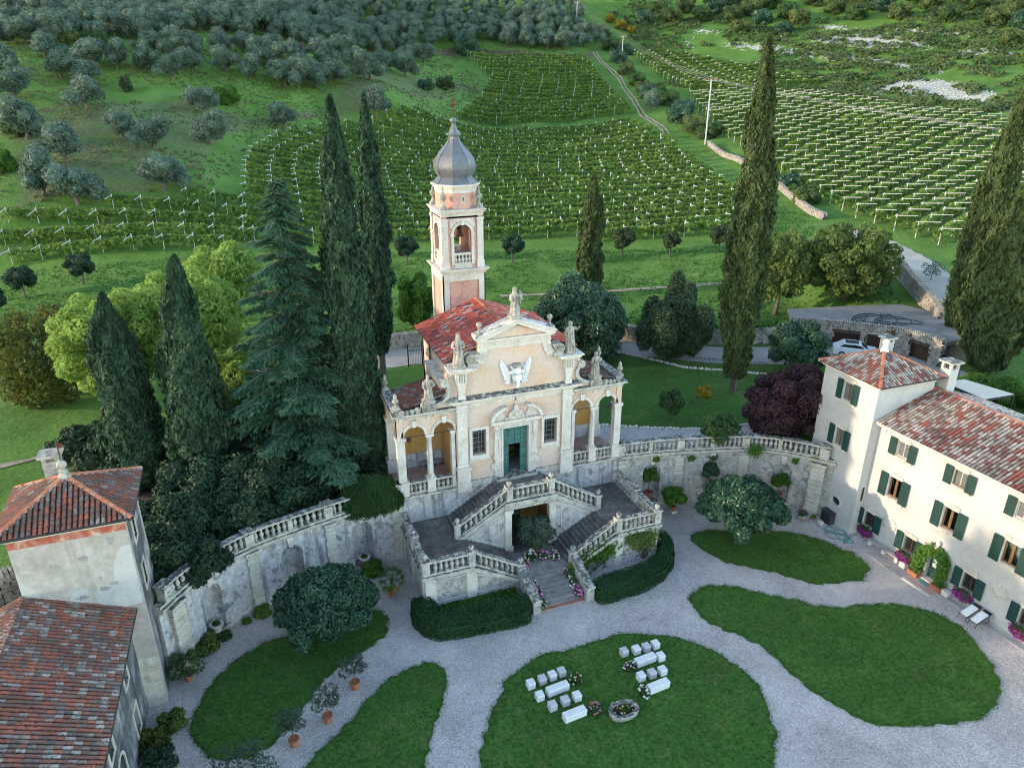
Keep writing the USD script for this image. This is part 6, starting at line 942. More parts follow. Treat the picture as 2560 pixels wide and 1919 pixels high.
def crown(L, n, size, rng, asp=.5, up=.25, shell=.35, core=True, seed=0, jit=.9):
    """leaves spread through the outer shell of several lobes, clumped, with gaps"""
    C = np.array([l[0] for l in L], float); R = np.array([np.broadcast_to(l[1], 3) for l in L], float); w = (R ** 2).sum(1); k = rng.choice(len(L), int(n * 1.5), p=w / w.sum()); d = unit(rng.normal(0, 1, (len(k), 3)))
    P = C[k] + d * R[k] * (1 + shell * .4 - shell * rng.random((len(k), 1)) ** 1.2)
    q = np.min([(((P - C[j]) / R[j]) ** 2).sum(1) + (k == j) * 9 for j in range(len(L))], 0) if len(L) > 1 else np.full(len(P), 9.)
    cl = noise3(P * (1.1 / max(.25, R.mean() * .32)), seed); keep = (q > .62) & (cl + rng.random(len(P)) * .5 > .52); P, d = P[keep][:n], d[keep][:n]
    v, f = leaves(P, d + [0, 0, up], size, rng, asp, jit); mb = MB().add(v, f)
    if core: c = lobe_core(L, seed, .68); mb.add(*c.get())
    return mb
def rlobes(c, r, k, rng, sub=.45, flat=1.0):
    """k lobes heaped over an ellipsoid"""
    c, r = np.asarray(c, float), np.broadcast_to(r, 3); out = [(c, r * .62)]
    for i in range(k):
        g = i * 2.399 + rng.random() * .5; z = 1 - 2 * (i + .5) / k; z = z * .95; q = math.sqrt(max(0, 1 - z * z)); d = np.array([q * math.cos(g), q * math.sin(g), z * flat]); s = sub * rng.uniform(.75, 1.25); out.append((c + d * r * (1 - s * .62), r * s))
    return out
def trunk_mesh(base, top, r0, r1, limbs=(), rng=None, n=7):
    base, top = np.asarray(base, float), np.asarray(top, float); t = np.linspace(0, 1, 6)[:, None]; w = (rng.normal(0, 1, (6, 3)) if rng is not None else np.zeros((6, 3))) * [1, 1, 0] * r0 * .35; w[0] = 0; p = base + (top - base) * t + w; mb = MB().add(*tube(p, np.linspace(r0, r1, 6) * np.array([1.3, 1, 1, 1, 1, 1]), n))
    for (e, q, rr) in limbs: a = base + (top - base) * q; e = np.asarray(e, float); m = (a + e) / 2 + np.array([0, 0, -.08 * np.linalg.norm(e - a)]); mb.add(*tube([a, m, e], [rr, rr * .7, rr * .3], 5))
    return mb
def zon(xy, py):
    """height on the upright through xy that shows at print row py"""
    d0 = np.array([xy[0], xy[1], 0.0]) - CAM; v = (py * 1.15732 - 959.5) / FPX; return float((-(d0 @ UP) - v * (d0 @ FWD)) / (UP[2] + v * FWD[2]))
def over(px, py, z): d = sight(px, py); return CAM + d * ((z - CAM[2]) / d[2])
def ground_z(x, y): return float(land(np.array([x]), np.array([y]))[0])
def tree(name, label, cat, base, lobes, n, size, mat, seed, r0=.25, asp=.5, group=None, up=.25, core=True, top=None, tmat='bark', jit=.9):
    rng = np.random.default_rng(seed); th = thing(name, label, cat, base, group=group); c = np.mean([l[0] for l in lobes], 0); big = sorted(lobes, key=lambda l: -l[0][2])[:7]
    add(th, 'trunk', trunk_mesh(base, top if top is not None else (c[0], c[1], c[2]), r0, r0 * .5, [(l[0], rng.uniform(.45, .9), r0 * .4) for l in lobes[1:8]], rng), tmat, smooth=True); add(th, 'crown', crown(lobes, n, size, rng, asp, up, core=core, seed=seed, jit=jit), mat); return th
# ---- cypresses
def cypress_mesh(base, h, R, rng, seed, n, tip=.0, lean=(0, 0), size=.26, lo=.04, belly=.28):
    u = lo + (1 - lo) * rng.random(n) ** 1.15; a = rng.uniform(0, 2 * math.pi, n)
    def rad(u): return R * np.minimum(1, (np.maximum(u - lo * .6, 0) / belly + .12)) ** .55 * np.clip(1 - ((np.maximum(u, belly) - belly) / (1.0 - belly)) ** 1.9, .0, 1) ** .78 + .05
    def bump(u, a): return 1 + .62 * (noise3(np.stack([np.cos(a) * 2.2 + seed, np.sin(a) * 2.2, u * h * .42], -1), seed) - .5) + .40 * (noise3(np.stack([np.cos(a) * 5 + seed, np.sin(a) * 5, u * h * 1.1], -1), seed + 1) - .5) + .30 * (noise3(np.stack([np.cos(a) * 3.5 - seed, np.sin(a) * 3.5, u * h * 2.4], -1), seed + 2) - .5)
    ax = lambda u: np.column_stack([base[0] + lean[0] * u * h + .12 * np.sin(u * 5 + seed), base[1] + lean[1] * u * h + .12 * np.cos(u * 4 + seed), base[2] + u * h])
    d = np.column_stack([np.cos(a), np.sin(a), np.zeros(n)]); P = ax(u) + d * (rad(u) * bump(u, a) * (1.06 - .22 * rng.random(n) ** 1.5))[:, None]
    v, f = leaves(P, d + [0, 0, .15], size, rng, .42, .85, along=np.tile([0, 0, 1.0], (n, 1)) + d * .35); mb = MB().add(v, f)
    uu, aa = np.meshgrid(np.linspace(lo, 1, 44), np.linspace(0, 2 * math.pi, 19)[:-1], indexing='ij'); Rr = rad(uu) * bump(uu, aa) * .86; C = ax(uu.ravel()).reshape(uu.shape + (3,)); V = C + np.stack([np.cos(aa) * Rr, np.sin(aa) * Rr, 0 * aa], -1); k, m = uu.shape
    i, j = np.meshgrid(np.arange(k - 1), np.arange(m), indexing='ij'); j2 = (j + 1) % m; q = np.stack([i * m + j, i * m + j2, (i + 1) * m + j2, (i + 1) * m + j], -1).reshape(-1, 4); mb.add(V.reshape(-1, 3), q); return mb
def cypress(label, bp, top, R, seed, mat='cypress_leaf', n=15000, bare=.04, extra=(), size=.25, z0=None, base=None, tilt=True):
    b = at(*bp) if base is None else np.array(base); h = zon(b[:2], top[1]) - b[2]; rng = np.random.default_rng(seed)
    wid = lambda px: ((px * 1.15732 - 1280) / FPX)
    tz = b[2] + h; d0 = np.array([b[0], b[1], tz]) - CAM; px = (d0 @ RIGHT) / (d0 @ FWD); sh = (wid(top[0]) - px) * (d0 @ FWD); lean = RIGHT[:2] * sh / h
    th = thing('cypress', label, 'cypress', b); add(th, 'trunk', tube([b - [0, 0, .2], b + [0, 0, h * .3], b + np.append(lean * h * .85, h * .85)], [.34, .22, .04], 8), 'bark', smooth=True)
    mb = cypress_mesh(b, h, R, rng, seed, n, lean=lean, lo=bare, size=size)
    for (off, hh, RR, lo) in extra: mb.add(*cypress_mesh(b + np.append(np.asarray(off), 0), hh, RR, rng, seed + 3, n // 3, lo=lo, size=size).get())
    add(th, 'crown', mb, mat); return th
cypress('stout dark cypress standing directly behind the stained left tower', (322, 1085), (222, 635), 1.75, 1, n=16000, size=.22)
cypress('tall dark cypress between the left tower and the cedar, second from the left edge', (468, 1150), (372, 555), 1.7, 2, n=17000, size=.22)
r3 = RIGHT[:2]
cypress('tall forked cypress left of the chapel with a brown gap between its two stems', (788, 1012), (708, 208), 1.45, 3, n=18000, extra=[(r3 * .75, 12.5, .85, .05), (-r3 * .4 - FLAT[:2] * .4, 14, 1.0, .05)], size=.22)
cypress('slender cypress behind the chapel roof, left of the bell tower', (828, 806), (784, 204), 1.35, 4, 'cypress_leaf', n=15000, bare=.09)
cypress('shorter split cypress rising behind the magnolia, right of the bell tower', (1270, 640), (1284, 378), 1.5, 5, 'cypress_warm', n=11000, extra=[(r3 * .8, 9.0, .9, .1)])
cypress('very tall slim cypress right of the garden, its foot beside the garden fence', (1582, 848), (1664, 82), 1.65, 6, 'cypress_warm', n=20000, bare=.06)
cypress('tall cypress by the garages, the left one of the pair at the right edge', (2054, 748), (2215, 200), 1.9, 7, 'cypress_warm', n=16000)
cypress('broad bushy cypress at the right edge, in front of the taller one', (2122, 805), (2225, 395), 2.9, 8, 'cypress_warm', n=20000, size=.34)
cypress('thin young cypress half hidden between the cedar and the forked cypress', (692, 690), (676, 578), .55, 9, n=2500)

# ---- the deodar cedar: tiers of drooping sprays
rng = np.random.default_rng(40); b = at(672, 1012); h = zon(b[:2], 376) - b[2]; th = thing('cedar', 'big blue-green cedar with drooping tiers between the cypresses left of the chapel', 'cedar', b); add(th, 'trunk', tube([b - [0, 0, .2], b + [0, 0, h * .5], b + [0, 0, h * .97]], [.5, .3, .05], 9), 'bark', smooth=True)
PP, NN, AL, br = [], [], [], MB(); nb = 150
for i in range(nb):
    u = .04 + .95 * (i / nb) ** .95; L = (6.6 * (1 - u) ** .75 + .35) * rng.uniform(.62, 1.18); a = i * 2.399 + rng.normal(0, .25); d = np.array([math.cos(a), math.sin(a), 0]); z0 = b[2] + u * h; droop = rng.uniform(.10, .32); rise = .22 * (1 - u)
    t = np.linspace(0, 1, 7); pts = np.array([b[0], b[1], z0]) + d * (L * t)[:, None] + np.array([0, 0, 1.0]) * (L * (rise * t - droop * t ** 2.2))[:, None]; br.add(*tube(pts, np.linspace(.07, .012, 7), 4))
    m = int(115 * L); tt = rng.random(m) ** .7 * .97 + .05; side = rng.normal(0, 1, m); wdt = L * .30 * np.sqrt(np.clip(1 - tt, 0.02, 1)) + .12; c = np.column_stack([np.interp(tt, t, pts[:, k]) for k in range(3)]); sd = np.array([-d[1], d[0], 0]); q = np.clip(side * .55, -1.2, 1.2)
    PP.append(c + sd * (q * wdt)[:, None] + np.array([0, 0, 1.0]) * (-.35 * np.abs(q) * wdt - .10 * rng.random(m))[:, None]); NN.append(np.tile([0, 0, 1.0], (m, 1)) + d * .25); AL.append(d[None] * .8 + sd[None] * q[:, None] + [0, 0, -.3])
add(th, 'branches', br, 'bark'); add(th, 'crown', leaves(np.vstack(PP), np.vstack(NN), .27, rng, .30, .5, along=np.vstack(AL)), 'cedar_leaf')
# ---- broad-leaved trees
def round_tree(name, label, cat, px, py, z, r, n, size, mat, seed, k=12, sub=.42, base=None, r0=.25, group=None, asp=.5, jit=.9, up=.25, core=True):
    c = over(px, py, z); rng = np.random.default_rng(seed); g = ground_z(c[0], c[1]) if base is None else base; return tree(name, label, cat, (c[0], c[1], g), rlobes(c, r, k, rng, sub), n, size, mat, seed, r0, asp, group, up, core, jit=jit)
round_tree('robinia', 'light green feathery tree, leftmost of the bright group behind the left cypresses', 'tree', 240, 735, 13.2, (4.2, 4.2, 4.0), 17000, .22, 'robinia_leaf', 11, 36, .24, asp=.42, core=False)
round_tree('robinia', 'light green feathery tree in the middle of the bright group, between the two left cypresses', 'tree', 395, 690, 13.6, (4.6, 4.4, 4.2), 19000, .22, 'robinia_leaf', 12, 40, .23, asp=.42, core=False)
round_tree('robinia', 'yellow-green tree at the back of the bright group, against the vineyard beside the cedar', 'tree', 482, 592, 13.0, (3.9, 3.9, 3.2), 13000, .22, 'robinia_leaf', 13, 30, .25, asp=.42, core=False)
round_tree('robinia', 'light green lower tree of the bright group, between cypress and cedar nearest the wall', 'tree', 500, 850, 10.6, (2.6, 2.6, 3.4), 9000, .22, 'robinia_leaf', 14, 14, .38, asp=.42, core=False)
round_tree('autumn_tree', 'tree turning orange and brown at the left edge of the picture', 'tree', 92, 770, 9.5, (4.4, 4.2, 4.6), 10000, .2, 'autumn_leaf', 15, 34, .22, core=False)
round_tree('juniper', 'dark spreading evergreen behind the left tower, below the robinias', 'shrub', 208, 965, 6.6, (3.0, 2.4, 1.7), 6500, .2, 'yew_leaf', 16, 12, .42)
round_tree('small_tree', 'fresh green tree squeezed between the slender cypress and the bell tower', 'tree', 898, 650, 9.0, (2.1, 2.1, 3.2), 7000, .22, 'bright_leaf', 17, 12, .4)
c = over(1250, 700, 8.8); rng = np.random.default_rng(18); tree('magnolia', 'large glossy evergreen magnolia behind the right side of the chapel', 'tree', (c[0], c[1], 5.1), [(c, np.array([3.4, 3.2, 3.2]))] + rlobes(c, (4.8, 4.4, 4.0), 40, rng, .24)[1:] + [(over(1235, 622, 11.6), 1.6)], 24000, .25, 'magnolia_leaf', 18, .35, asp=.42)
c = over(1460, 705, 8.6); rng = np.random.default_rng(19); lob = [(c, np.array([2.4, 2.4, 3.0]))] + [(c + [rng.normal(0, 2.2), rng.normal(0, 1.8), rng.uniform(-2.6, 1.8)], np.array([1.1, 1.1, 2.0]) * rng.uniform(.75, 1.2)) for _ in range(16)] + [(over(1462, 622, 11.6), np.array([.9, .9, 1.9])), (over(1490, 640, 11.2), np.array([.7, .7, 1.5]))]
tree('yew', 'dark ragged yew with several upright tips behind the garden lawn', 'tree', (c[0], c[1], 5.1), lob, 20000, .22, 'yew_leaf', 19, .35, asp=.36, up=.6)
round_tree('round_evergreen', 'dense round dark green tree beside the drive, left of the garages', 'tree', 1726, 748, 7.6, (2.9, 2.8, 2.4), 10000, .2, 'laurel_leaf', 20, 14, .36)
c = over(1715, 868, 8.0); rng = np.random.default_rng(21); tree('purple_plum', 'purple-leaved plum tree spreading against the white corner tower', 'tree', (c[0], c[1], 5.1), [(c, np.array([2.6, 2.2, 1.9]))] + rlobes(c, (4.2, 2.9, 2.9), 36, rng, .25)[1:], 19000, .17, 'plum_leaf', 21, .3, asp=.45)
round_tree('walnut_tree', 'loose walnut tree with yellowing leaves between the meadow and the right vineyard', 'tree', 1838, 560, 12.2, (5.8, 5.2, 4.2), 11000, .28, 'walnut_leaf', 22, 40, .2, core=False, r0=.3)
round_tree('walnut_tree', 'thin yellowing tree just right of the very tall slim cypress', 'tree', 1690, 575, 11.4, (3.4, 3.2, 4.4), 5200, .26, 'walnut_leaf', 23, 28, .22, core=False)
tree('young_tree', 'small round young tree on the garden lawn', 'tree', (16.07, 4.14, 5.15), rlobes((16.07, 4.14, 6.9), (1.05, 1.0, 1.05), 9, np.random.default_rng(24), .42), 2600, .13, 'shrub_leaf', 24, .06)
b = np.array([19.6, 6.4, 5.15]); c = over(1522, 846, 6.6); tree('yellow_tree', 'small leaning tree with bright yellow leaves on the garden lawn', 'tree', b, rlobes(c, (.75, .7, .6), 6, np.random.default_rng(25), .45), 1300, .13, 'yellow_leaf', 25, .06)
c = over(1556, 925, 6.6); tree('loose_shrub', 'loose light shrub leaning over the right balustrade', 'shrub', (c[0], c[1], 5.1), rlobes(c, (1.5, 1.2, 1.2), 10, np.random.default_rng(26), .4), 2600, .13, 'shrub_leaf', 26, .07, core=False)
b = at(2010, 606); tree('sapling', 'bare wispy sapling beside the white road', 'tree', b, rlobes(b + [0, 0, 1.6], (1.5, 1.3, .9), 6, np.random.default_rng(27), .4), 450, .14, 'olive_leaf', 27, .05, core=False)
# court laurels
def loose(c, R, H_, n, r, rng):
    """many small lobes scattered over a flattened dome, with a hollow underside"""
    L = [(c - [0, 0, .1], np.array([R * .55, R * .55, H_ * .6]))]
    for k in range(n): a = k * 2.399; q = math.sqrt((k + .5) / n); L.append((c + [R * q * math.cos(a) + rng.normal(0, .15), R * q * math.sin(a) + rng.normal(0, .15), H_ * (1.05 - 1.5 * q ** 2.2) + rng.normal(0, .18)], r * rng.uniform(.65, 1.25, 3) * [1, 1, .85]))
    return L
rng = np.random.default_rng(28); c = np.array([15.5, -7.2, 3.3]); tree('court_laurel', 'dark glossy tree standing alone on the drop-shaped lawn before the right curved wall', 'tree', (15.5, -7.3, 0), loose(c, 2.7, 1.35, 44, .72, rng), 17000, .17, 'laurel_leaf', 28, .28, asp=.42, top=(15.4, -7.2, 2.6))
rng = np.random.default_rng(29); c = over(705, 1300, 2.8); tree('court_laurel', 'dark glossy tree with drooping branches before the left curved wall', 'tree', (c[0], c[1], 0), loose(c, 2.75, 1.3, 44, .72, rng), 17000, .17, 'laurel_leaf', 29, .26, asp=.42)
# ornamental fruit trees along the edge of the vineyard
FT = [(880, 572, 1.75, 'dark round fruit tree at the vineyard edge, left of the bell tower'), (1108, 568, 1.6, 'dark round fruit tree at the vineyard edge, right of the bell tower'), (1345, 555, 1.75, 'fruit tree with reddish top just right of the split cypress'), (1447, 555, 1.3, 'narrow fruit tree with a leafy stem, second right of the split cypress'), (1553, 545, 1.6, 'fruit tree with reddish top beside the very tall slim cypress'),
      (182, 615, 2.0, 'dark fruit tree with pale forked trunk above the bright robinias'), (55, 645, 1.9, 'dark fruit tree near the left edge below the vineyard'), (-8, 690, 1.8, 'dark fruit tree cut by the left edge below the vineyard'), (778, 560, 1.5, 'fruit tree glimpsed between the two cypresses left of the bell tower')]
for i, (px, py, r, lab) in enumerate(FT):
    b = at(px, py); rng = np.random.default_rng(60 + i); c = b + [0, 0, 1.5 + r * .85]; tree('fruit_tree', lab, 'fruit tree', b, rlobes(c, (r, r, r * .85), 10, rng, .42), 2600, .2, 'autumn_fruit' if i in (2, 3, 4) else 'dark_foliage', 60 + i, .16)
# ---- shrubs along the terrace edge
SH = [(350, 1190, 6.6, 2.2, 'dark shrub against the balustrade beside the left tower'), (430, 1210, 6.0, 1.6, 'low dark shrub over the far left end of the balustrade'), (520, 1105, 6.3, 2.3, 'dark shrub behind the balustrade at the foot of the second cypress'), (610, 1060, 6.4, 2.4, 'dark shrub behind the middle of the left balustrade'), (560, 1030, 7.5, 2.5, 'dark evergreen under the cedar, left side'), (690, 1030, 6.6, 2.3, 'dark shrub under the cedar near the trailing green mound'), (745, 1000, 6.4, 1.9, 'dark shrub at the foot of the forked cypress'), (620, 970, 7.0, 2.4, 'dark evergreen in the shade under the cedar'), (420, 1040, 7.5, 2.3, 'dark shrub between the two left cypresses'), (800, 905, 6.6, 1.5, 'yellowish shrub beside the left loggia'), (345, 1130, 6.6, 2.2, 'dark shrub between the left tower and the second cypress'), (400, 1110, 6.6, 2.0, 'dark shrub left of the foot of the second cypress'), (400, 1165, 6.2, 1.7, 'dark shrub by the balustrade below the second cypress'), (480, 1000, 7.0, 2.4, 'dark shrub behind the second cypress, under the robinias'), (300, 1010, 6.8, 2.2, 'dark shrub at the foot of the first cypress')]
for i, (px, py, z, r, lab) in enumerate(SH): round_tree('terrace_shrub', lab, 'shrub', px, py, z - .3, (r, r * .9, r * .75), 4200, .17, 'shrub_leaf' if i == 9 else 'dark_foliage', 80 + i, 9, .45, base=5.1, r0=.12)
c = np.array([-10.9, .15, 5.75]); rng = np.random.default_rng(95); d = unit(rng.normal(0, 1, (9000, 3))); d[:, 2] = np.abs(d[:, 2]) * 1.2 - .55; P = c + d * [2.25, 1.35, 2.0] * (.8 + .3 * rng.random((9000, 1))); P = P[(P[:, 2] > 3.4)]; dd = (P - c) / [2.25, 1.35, 2.0]
th = thing('trailing_mound', 'trailing rosemary-like mound hanging over the left balustrade beside the loggia', 'shrub', (-11, .6, 5.1)); add(th, 'foliage', MB().add(*leaves(P, dd, .26, rng, .16, .6, along=dd * [1, 1, .2] + [0, 0, -.9])).add(*lobe_core([(c + [0, .1, -.1], np.array([2.0, 1.15, 1.75]))], 4, .70).get()), 'ivy_leaf'); add(th, 'stems', tube([(-11, .6, 5.0), (-11, .4, 5.8)], [.12, .05], 6), 'bark')
# ---- clipped box hedges round the staircase
def hedge(pts, h, label, seed, dome=()):
    P_ = Polygon(pts).buffer(-.25).buffer(.25); rng = np.random.default_rng(seed); mb = MB(); v, f = vf(slab(P_.buffer(-.16), -.1, h - .1)); mb.add(v, f)
    n = int(P_.area * 230); b = P_.bounds; q = np.column_stack([rng.uniform(b[0], b[2], n * 2), rng.uniform(b[1], b[3], n * 2)]); q = q[contains_xy(P_.buffer(-.05), q[:, 0], q[:, 1])][:n]; zz = h + .12 * (noise3(np.column_stack([q * 1.3, np.full(len(q), seed)]), seed) - .5); mb.add(*leaves(np.column_stack([q, zz]), np.tile([0, 0, 1.0], (len(q), 1)), .075, rng, .6, .9))
    m = int(P_.exterior.length * h * 260); s = rng.random(m) * P_.exterior.length; e = np.array([P_.exterior.interpolate(t).coords[0] for t in s]); e2 = np.array([P_.exterior.interpolate(t + .05).coords[0] for t in s]); t = unit(e2 - e); nn = np.column_stack([t[:, 1], -t[:, 0], np.zeros(m)]); z = rng.random(m) * h
    bulge = .06 * np.sin(z / h * math.pi) + .14 * (noise3(np.column_stack([e * 1.1, z]), seed) - .5); mb.add(*leaves(np.column_stack([e, z]) + nn * (bulge - .06)[:, None], nn, .075, rng, .6, .9))
    for (x, y, r, hh) in dome: mb.add(*crown([(np.array([x, y, hh - r * .8]), np.array([r, r, r * .95]))], int(1500 * r * r), .08, rng, .6, seed=seed).get())
    th = thing('box_hedge', label, 'hedge', (np.mean([p[0] for p in pts]), np.mean([p[1] for p in pts]), 0)); add(th, 'foliage', mb, 'box_leaf'); return th
hedge([(-9.7, -6.1), (-9.85, -7.6), (-9.5, -8.7), (-8.7, -9.45), (-6.1, -9.8), (-3.9, -10.0), (-2.7, -9.9), (-2.35, -9.0), (-2.5, -8.2), (-4.5, -8.0), (-6.6, -7.9), (-8.1, -7.8), (-8.4, -6.7), (-8.9, -6.15)], 1.05, 'clipped box hedge curving round the left front of the staircase', 101, [(-9.0, -6.9, .8, 1.25)])
hedge([(2.35, -8.7), (2.35, -9.9), (3.3, -9.95), (5.5, -9.85), (7.7, -9.25), (9.3, -8.0), (10.15, -6.3), (9.9, -5.4), (9.0, -5.5), (8.95, -6.8), (8.0, -7.6), (6.0, -8.2), (3.6, -8.2)], 1.05, 'clipped box hedge curving round the right front of the staircase', 102, [(9.5, -5.9, .75, 1.35)])
rng = np.random.default_rng(103); q = np.column_stack([rng.uniform(-7.9, -2.5, 2600), rng.uniform(-8.1, -6.5, 2600)]); single('ground_cover', leaves(np.column_stack([q, .18 + .2 * rng.random(2600)]), np.tile([0, 0, 1.0], (2600, 1)), .1, rng, .6), 'bright_leaf', 'fresh green ground cover between the left box hedge and the staircase wall', 'ground cover', kind='stuff')

single('shaded_bed', slab(Polygon([(-30, -4.5), (-29, 6), (-20, 11), (-9.2, 9), (-9.0, 1.2)] + [(-x, y + .5) for x, y in EXL[2:-2]] + [(-24.2, -3.6)]).buffer(0), 5.0, 5.15), 'earth', 'dark shaded soil under the shrubs behind the left balustrade', 'garden bed', kind='structure')
# ---------------------------------------------------------------- vineyards: rows of vines on T posts
VCOS, VSIN = math.cos(YAW), math.sin(YAW)
def vineyard(poly, ang, pitch, post_gap, arm, label, group, seed, lmat='vine_leaf', dens=20, size=.42, ph=2.6, arm_both=False, top=1.75, keep_arm=1.0, first=1, base_lab='from the meadow'):
    rng = np.random.default_rng(seed); u = np.array([math.cos(ang), math.sin(ang)]); w = np.array([-u[1], u[0]]); c = np.array(poly.exterior.coords); s0, s1 = (c @ w).min(), (c @ w).max(); rows = np.arange(s0 + pitch * .6, s1, pitch); num = first; ordn = lambda n: f"{n}{'th' if 10 <= n % 100 <= 20 else {1: 'st', 2: 'nd', 3: 'rd'}.get(n % 10, 'th')}"
    for s in rows:
        cut = poly.intersection(LineString([u * -900 + w * s, u * 900 + w * s]))
        for seg in getattr(cut, 'geoms', [cut]):
            if seg.is_empty or seg.length < 8: continue
            e = np.array(seg.coords); A, B = e[0], e[-1]
            if A @ u > B @ u: A, B = B, A
            L = np.linalg.norm(B - A); z = ground_z(*A); th = thing('vine_row', f'{ordn(num)} row of vines {base_lab} in the {label}', 'vine row', (A[0], A[1], z), group=group); num += 1
            m = int(L * dens); t = rng.random(m) * L; off = np.clip(rng.normal(.15, .44, m), -1.1, 1.3); lump = noise3(np.column_stack([t * .9, np.full(m, s), off]), seed); keep = lump + rng.random(m) * .45 > .40; t, off = t[keep], off[keep]; m = len(t)
            p = A + (B - A) / L * t[:, None] + w * off[:, None]; hh = top + .30 * (1 - np.abs(off) / 1.6) + .45 * (lump[keep] - .5) - np.where(rng.random(m) < .42, rng.random(m) * 1.5, 0)
            P = np.column_stack([p, land(p[:, 0], p[:, 1]) + hh]); add(th, 'foliage', leaves(P, np.tile([0, -.2, 1.0], (m, 1)), size, rng, .75, .95), lmat)
            k = max(2, int(round(L / post_gap)) + 1); ts = (np.arange(k) * post_gap + .4); ts = ts[ts < L]
            for i, t_ in enumerate(ts):
                q = A + (B - A) / L * t_; g = ground_z(q[0], q[1]); r3_ = np.array([q[0], q[1], g]); ln = rng.normal(0, .03, 2); tp = r3_ + [ln[0], ln[1], ph + .25 * rng.random()]
                add(th, 'post', bar(r3_ - [0, 0, .3], tp, .115), 'post_concrete')
                if rng.random() < keep_arm: a0 = np.append(q - w * (arm * .1), g + ph - .12); a1 = np.append(q - w * -arm, ground_z(*(q + w * arm)) * .5 + g * .5 + ph + .22); add(th, 'crossarm', bar(a0, a1, .085), 'post_concrete')
            mid_ = A + (B - A) * .5
            add(th, 'wire', join(*[tube([np.append(A + w * o, ground_z(*A) + ph - .1), np.append(mid_ + w * o, ground_z(*mid_) + ph - .1), np.append(B + w * o, ground_z(*B) + ph - .1)], .012, 3) for o in (0.0, arm * .8)]), 'iron')
            for i in range(int(L / 2.4)): pass
a0 = -YAW
vineyard(VINE_MID, a0, 4.6, 5.2, -2.7, 'vineyard behind the bell tower', 'vine rows behind the bell tower', 201, dens=34)
vineyard(VINE_LEFT, a0 + .10, 4.4, 5.0, -3.0, 'small left vineyard', 'vine rows at the left', 202, dens=34)
vineyard(VINE_TOP, a0, 4.6, 6.5, -2.0, 'upper vineyard below the grove', 'vine rows of the upper vineyard', 203, dens=28, size=.5, base_lab='from below')
vineyard(VINE_RIGHT, a0 + .75, 4.4, 5.4, -3.2, 'right vineyard by the white road', 'vine rows right of the stone wall', 204, dens=34, base_lab='from the road')
vineyard(VINE_THIRD, a0 + .2, 4.6, 7.0, -2.0, 'far vineyard under the rubble', 'vine rows of the far vineyard', 205, dens=24, size=.55, base_lab='from below')

# ---------------------------------------------------------------- olives
def olive_proto(k):
    rng = np.random.default_rng(300 + k); L = [(np.array([0, 0, 3.2]), np.array([1.9, 1.9, 1.9]))] + [(np.array([rng.normal(0, 1.15), rng.normal(0, 1.15), rng.uniform(1.8, 5.0)]), np.array([1.25, 1.25, 1.25]) * rng.uniform(.7, 1.15)) for _ in range(12)]
    return L, rng
OL_PRO = []
def olive(label, p, s, k, group, name='olive_tree', rotz=0):
    if k < len(OL_PRO): return dup(OL_PRO[k], p, rotz, s, label, group)
    L, rng = olive_proto(k); th = thing(name, label, 'olive tree', p, rotz, s, group=group); off = th.off
    add(th, 'trunk', trunk_mesh(off + [0, 0, -.4], off + [0, 0, 2.2], .28, .16, [(off + l[0], .8, .1) for l in L[1:5]], rng), 'bark', smooth=True); add(th, 'crown', move(crown(L, 2300, .27, rng, .42, .25, seed=300 + k), off), 'olive_leaf'); OL_PRO.append(th); return th
rng = np.random.default_rng(310)
SC = [(95, 425), (168, 442), (145, 352), (268, 300), (334, 320), (455, 312), (612, 278), (355, 412), (188, 237), (440, 247), (372, 172), (315, 152), (415, 157), (185, 182), (135, 172), (200, 147), (35, 212), (15, 167), (490, 157), (590, 147), (645, 192), (617, 187), (685, 190), (725, 177), (785, 172), (875, 167), (815, 252), (915, 137), (527, 112), (60, 300), (255, 150), (410, 120), (560, 140), (700, 150), (760, 145), (830, 150), (540, 172), (650, 165), (590, 122), (740, 128), (690, 118), (870, 138), (480, 118), (370, 128), (100, 128), (325, 118), (640, 138), (800, 172)]
adj = ['pale', 'broad', 'dark', 'ragged', 'round', 'low']
for i, (px, py) in enumerate(SC):
    p = at(px, py); s = rng.uniform(1.2, 1.6); near = 'low on the slope' if py > 280 else 'on the open grass' if py > 200 else 'below the olive grove'; k = sum(1 for (a, b) in SC if a < px) + 1
    sfx = {1: 'st', 2: 'nd', 3: 'rd'}.get(k % 10 if k not in (11, 12, 13) else 0, 'th'); olive(f'{adj[i % 6]} scattered olive tree {near}, {k}{sfx} from the left', p, (s, s, s * rng.uniform(.8, 1.0)), i % 6, None, rotz=rng.uniform(0, 360))
GROVE = area([(-40, 0), (200, 0), (700, 0), (1230, 4), (1290, 95), (1235, 110), (1060, 98), (960, 105), (880, 118), (780, 122), (640, 100), (540, 88), (380, 84), (250, 98), (0, 112), (-40, 112)])
b = GROVE.bounds; cs, sn = math.cos(-YAW), math.sin(-YAW); pts = []
for i in range(-60, 90):
    for j in range(0, 70):
        q = np.array([i * 8.4 * cs - j * 8.8 * sn, i * 8.4 * sn + j * 8.8 * cs]) + rng.normal(0, .8, 2) + [0, 100]
        if GROVE.contains(Point(q)): pts.append((q[0], q[1], i, j))
pts = np.array(pts); pts = pts[np.argsort(np.linalg.norm(pts[:, :2] - CAM[:2], axis=1))]; sel = pts[:258]; rws = sorted(set(sel[:, 3])); nth = lambda n: f"{n}{'th' if 10 <= n % 100 <= 20 else {1: 'st', 2: 'nd', 3: 'rd'}.get(n % 10, 'th')}"
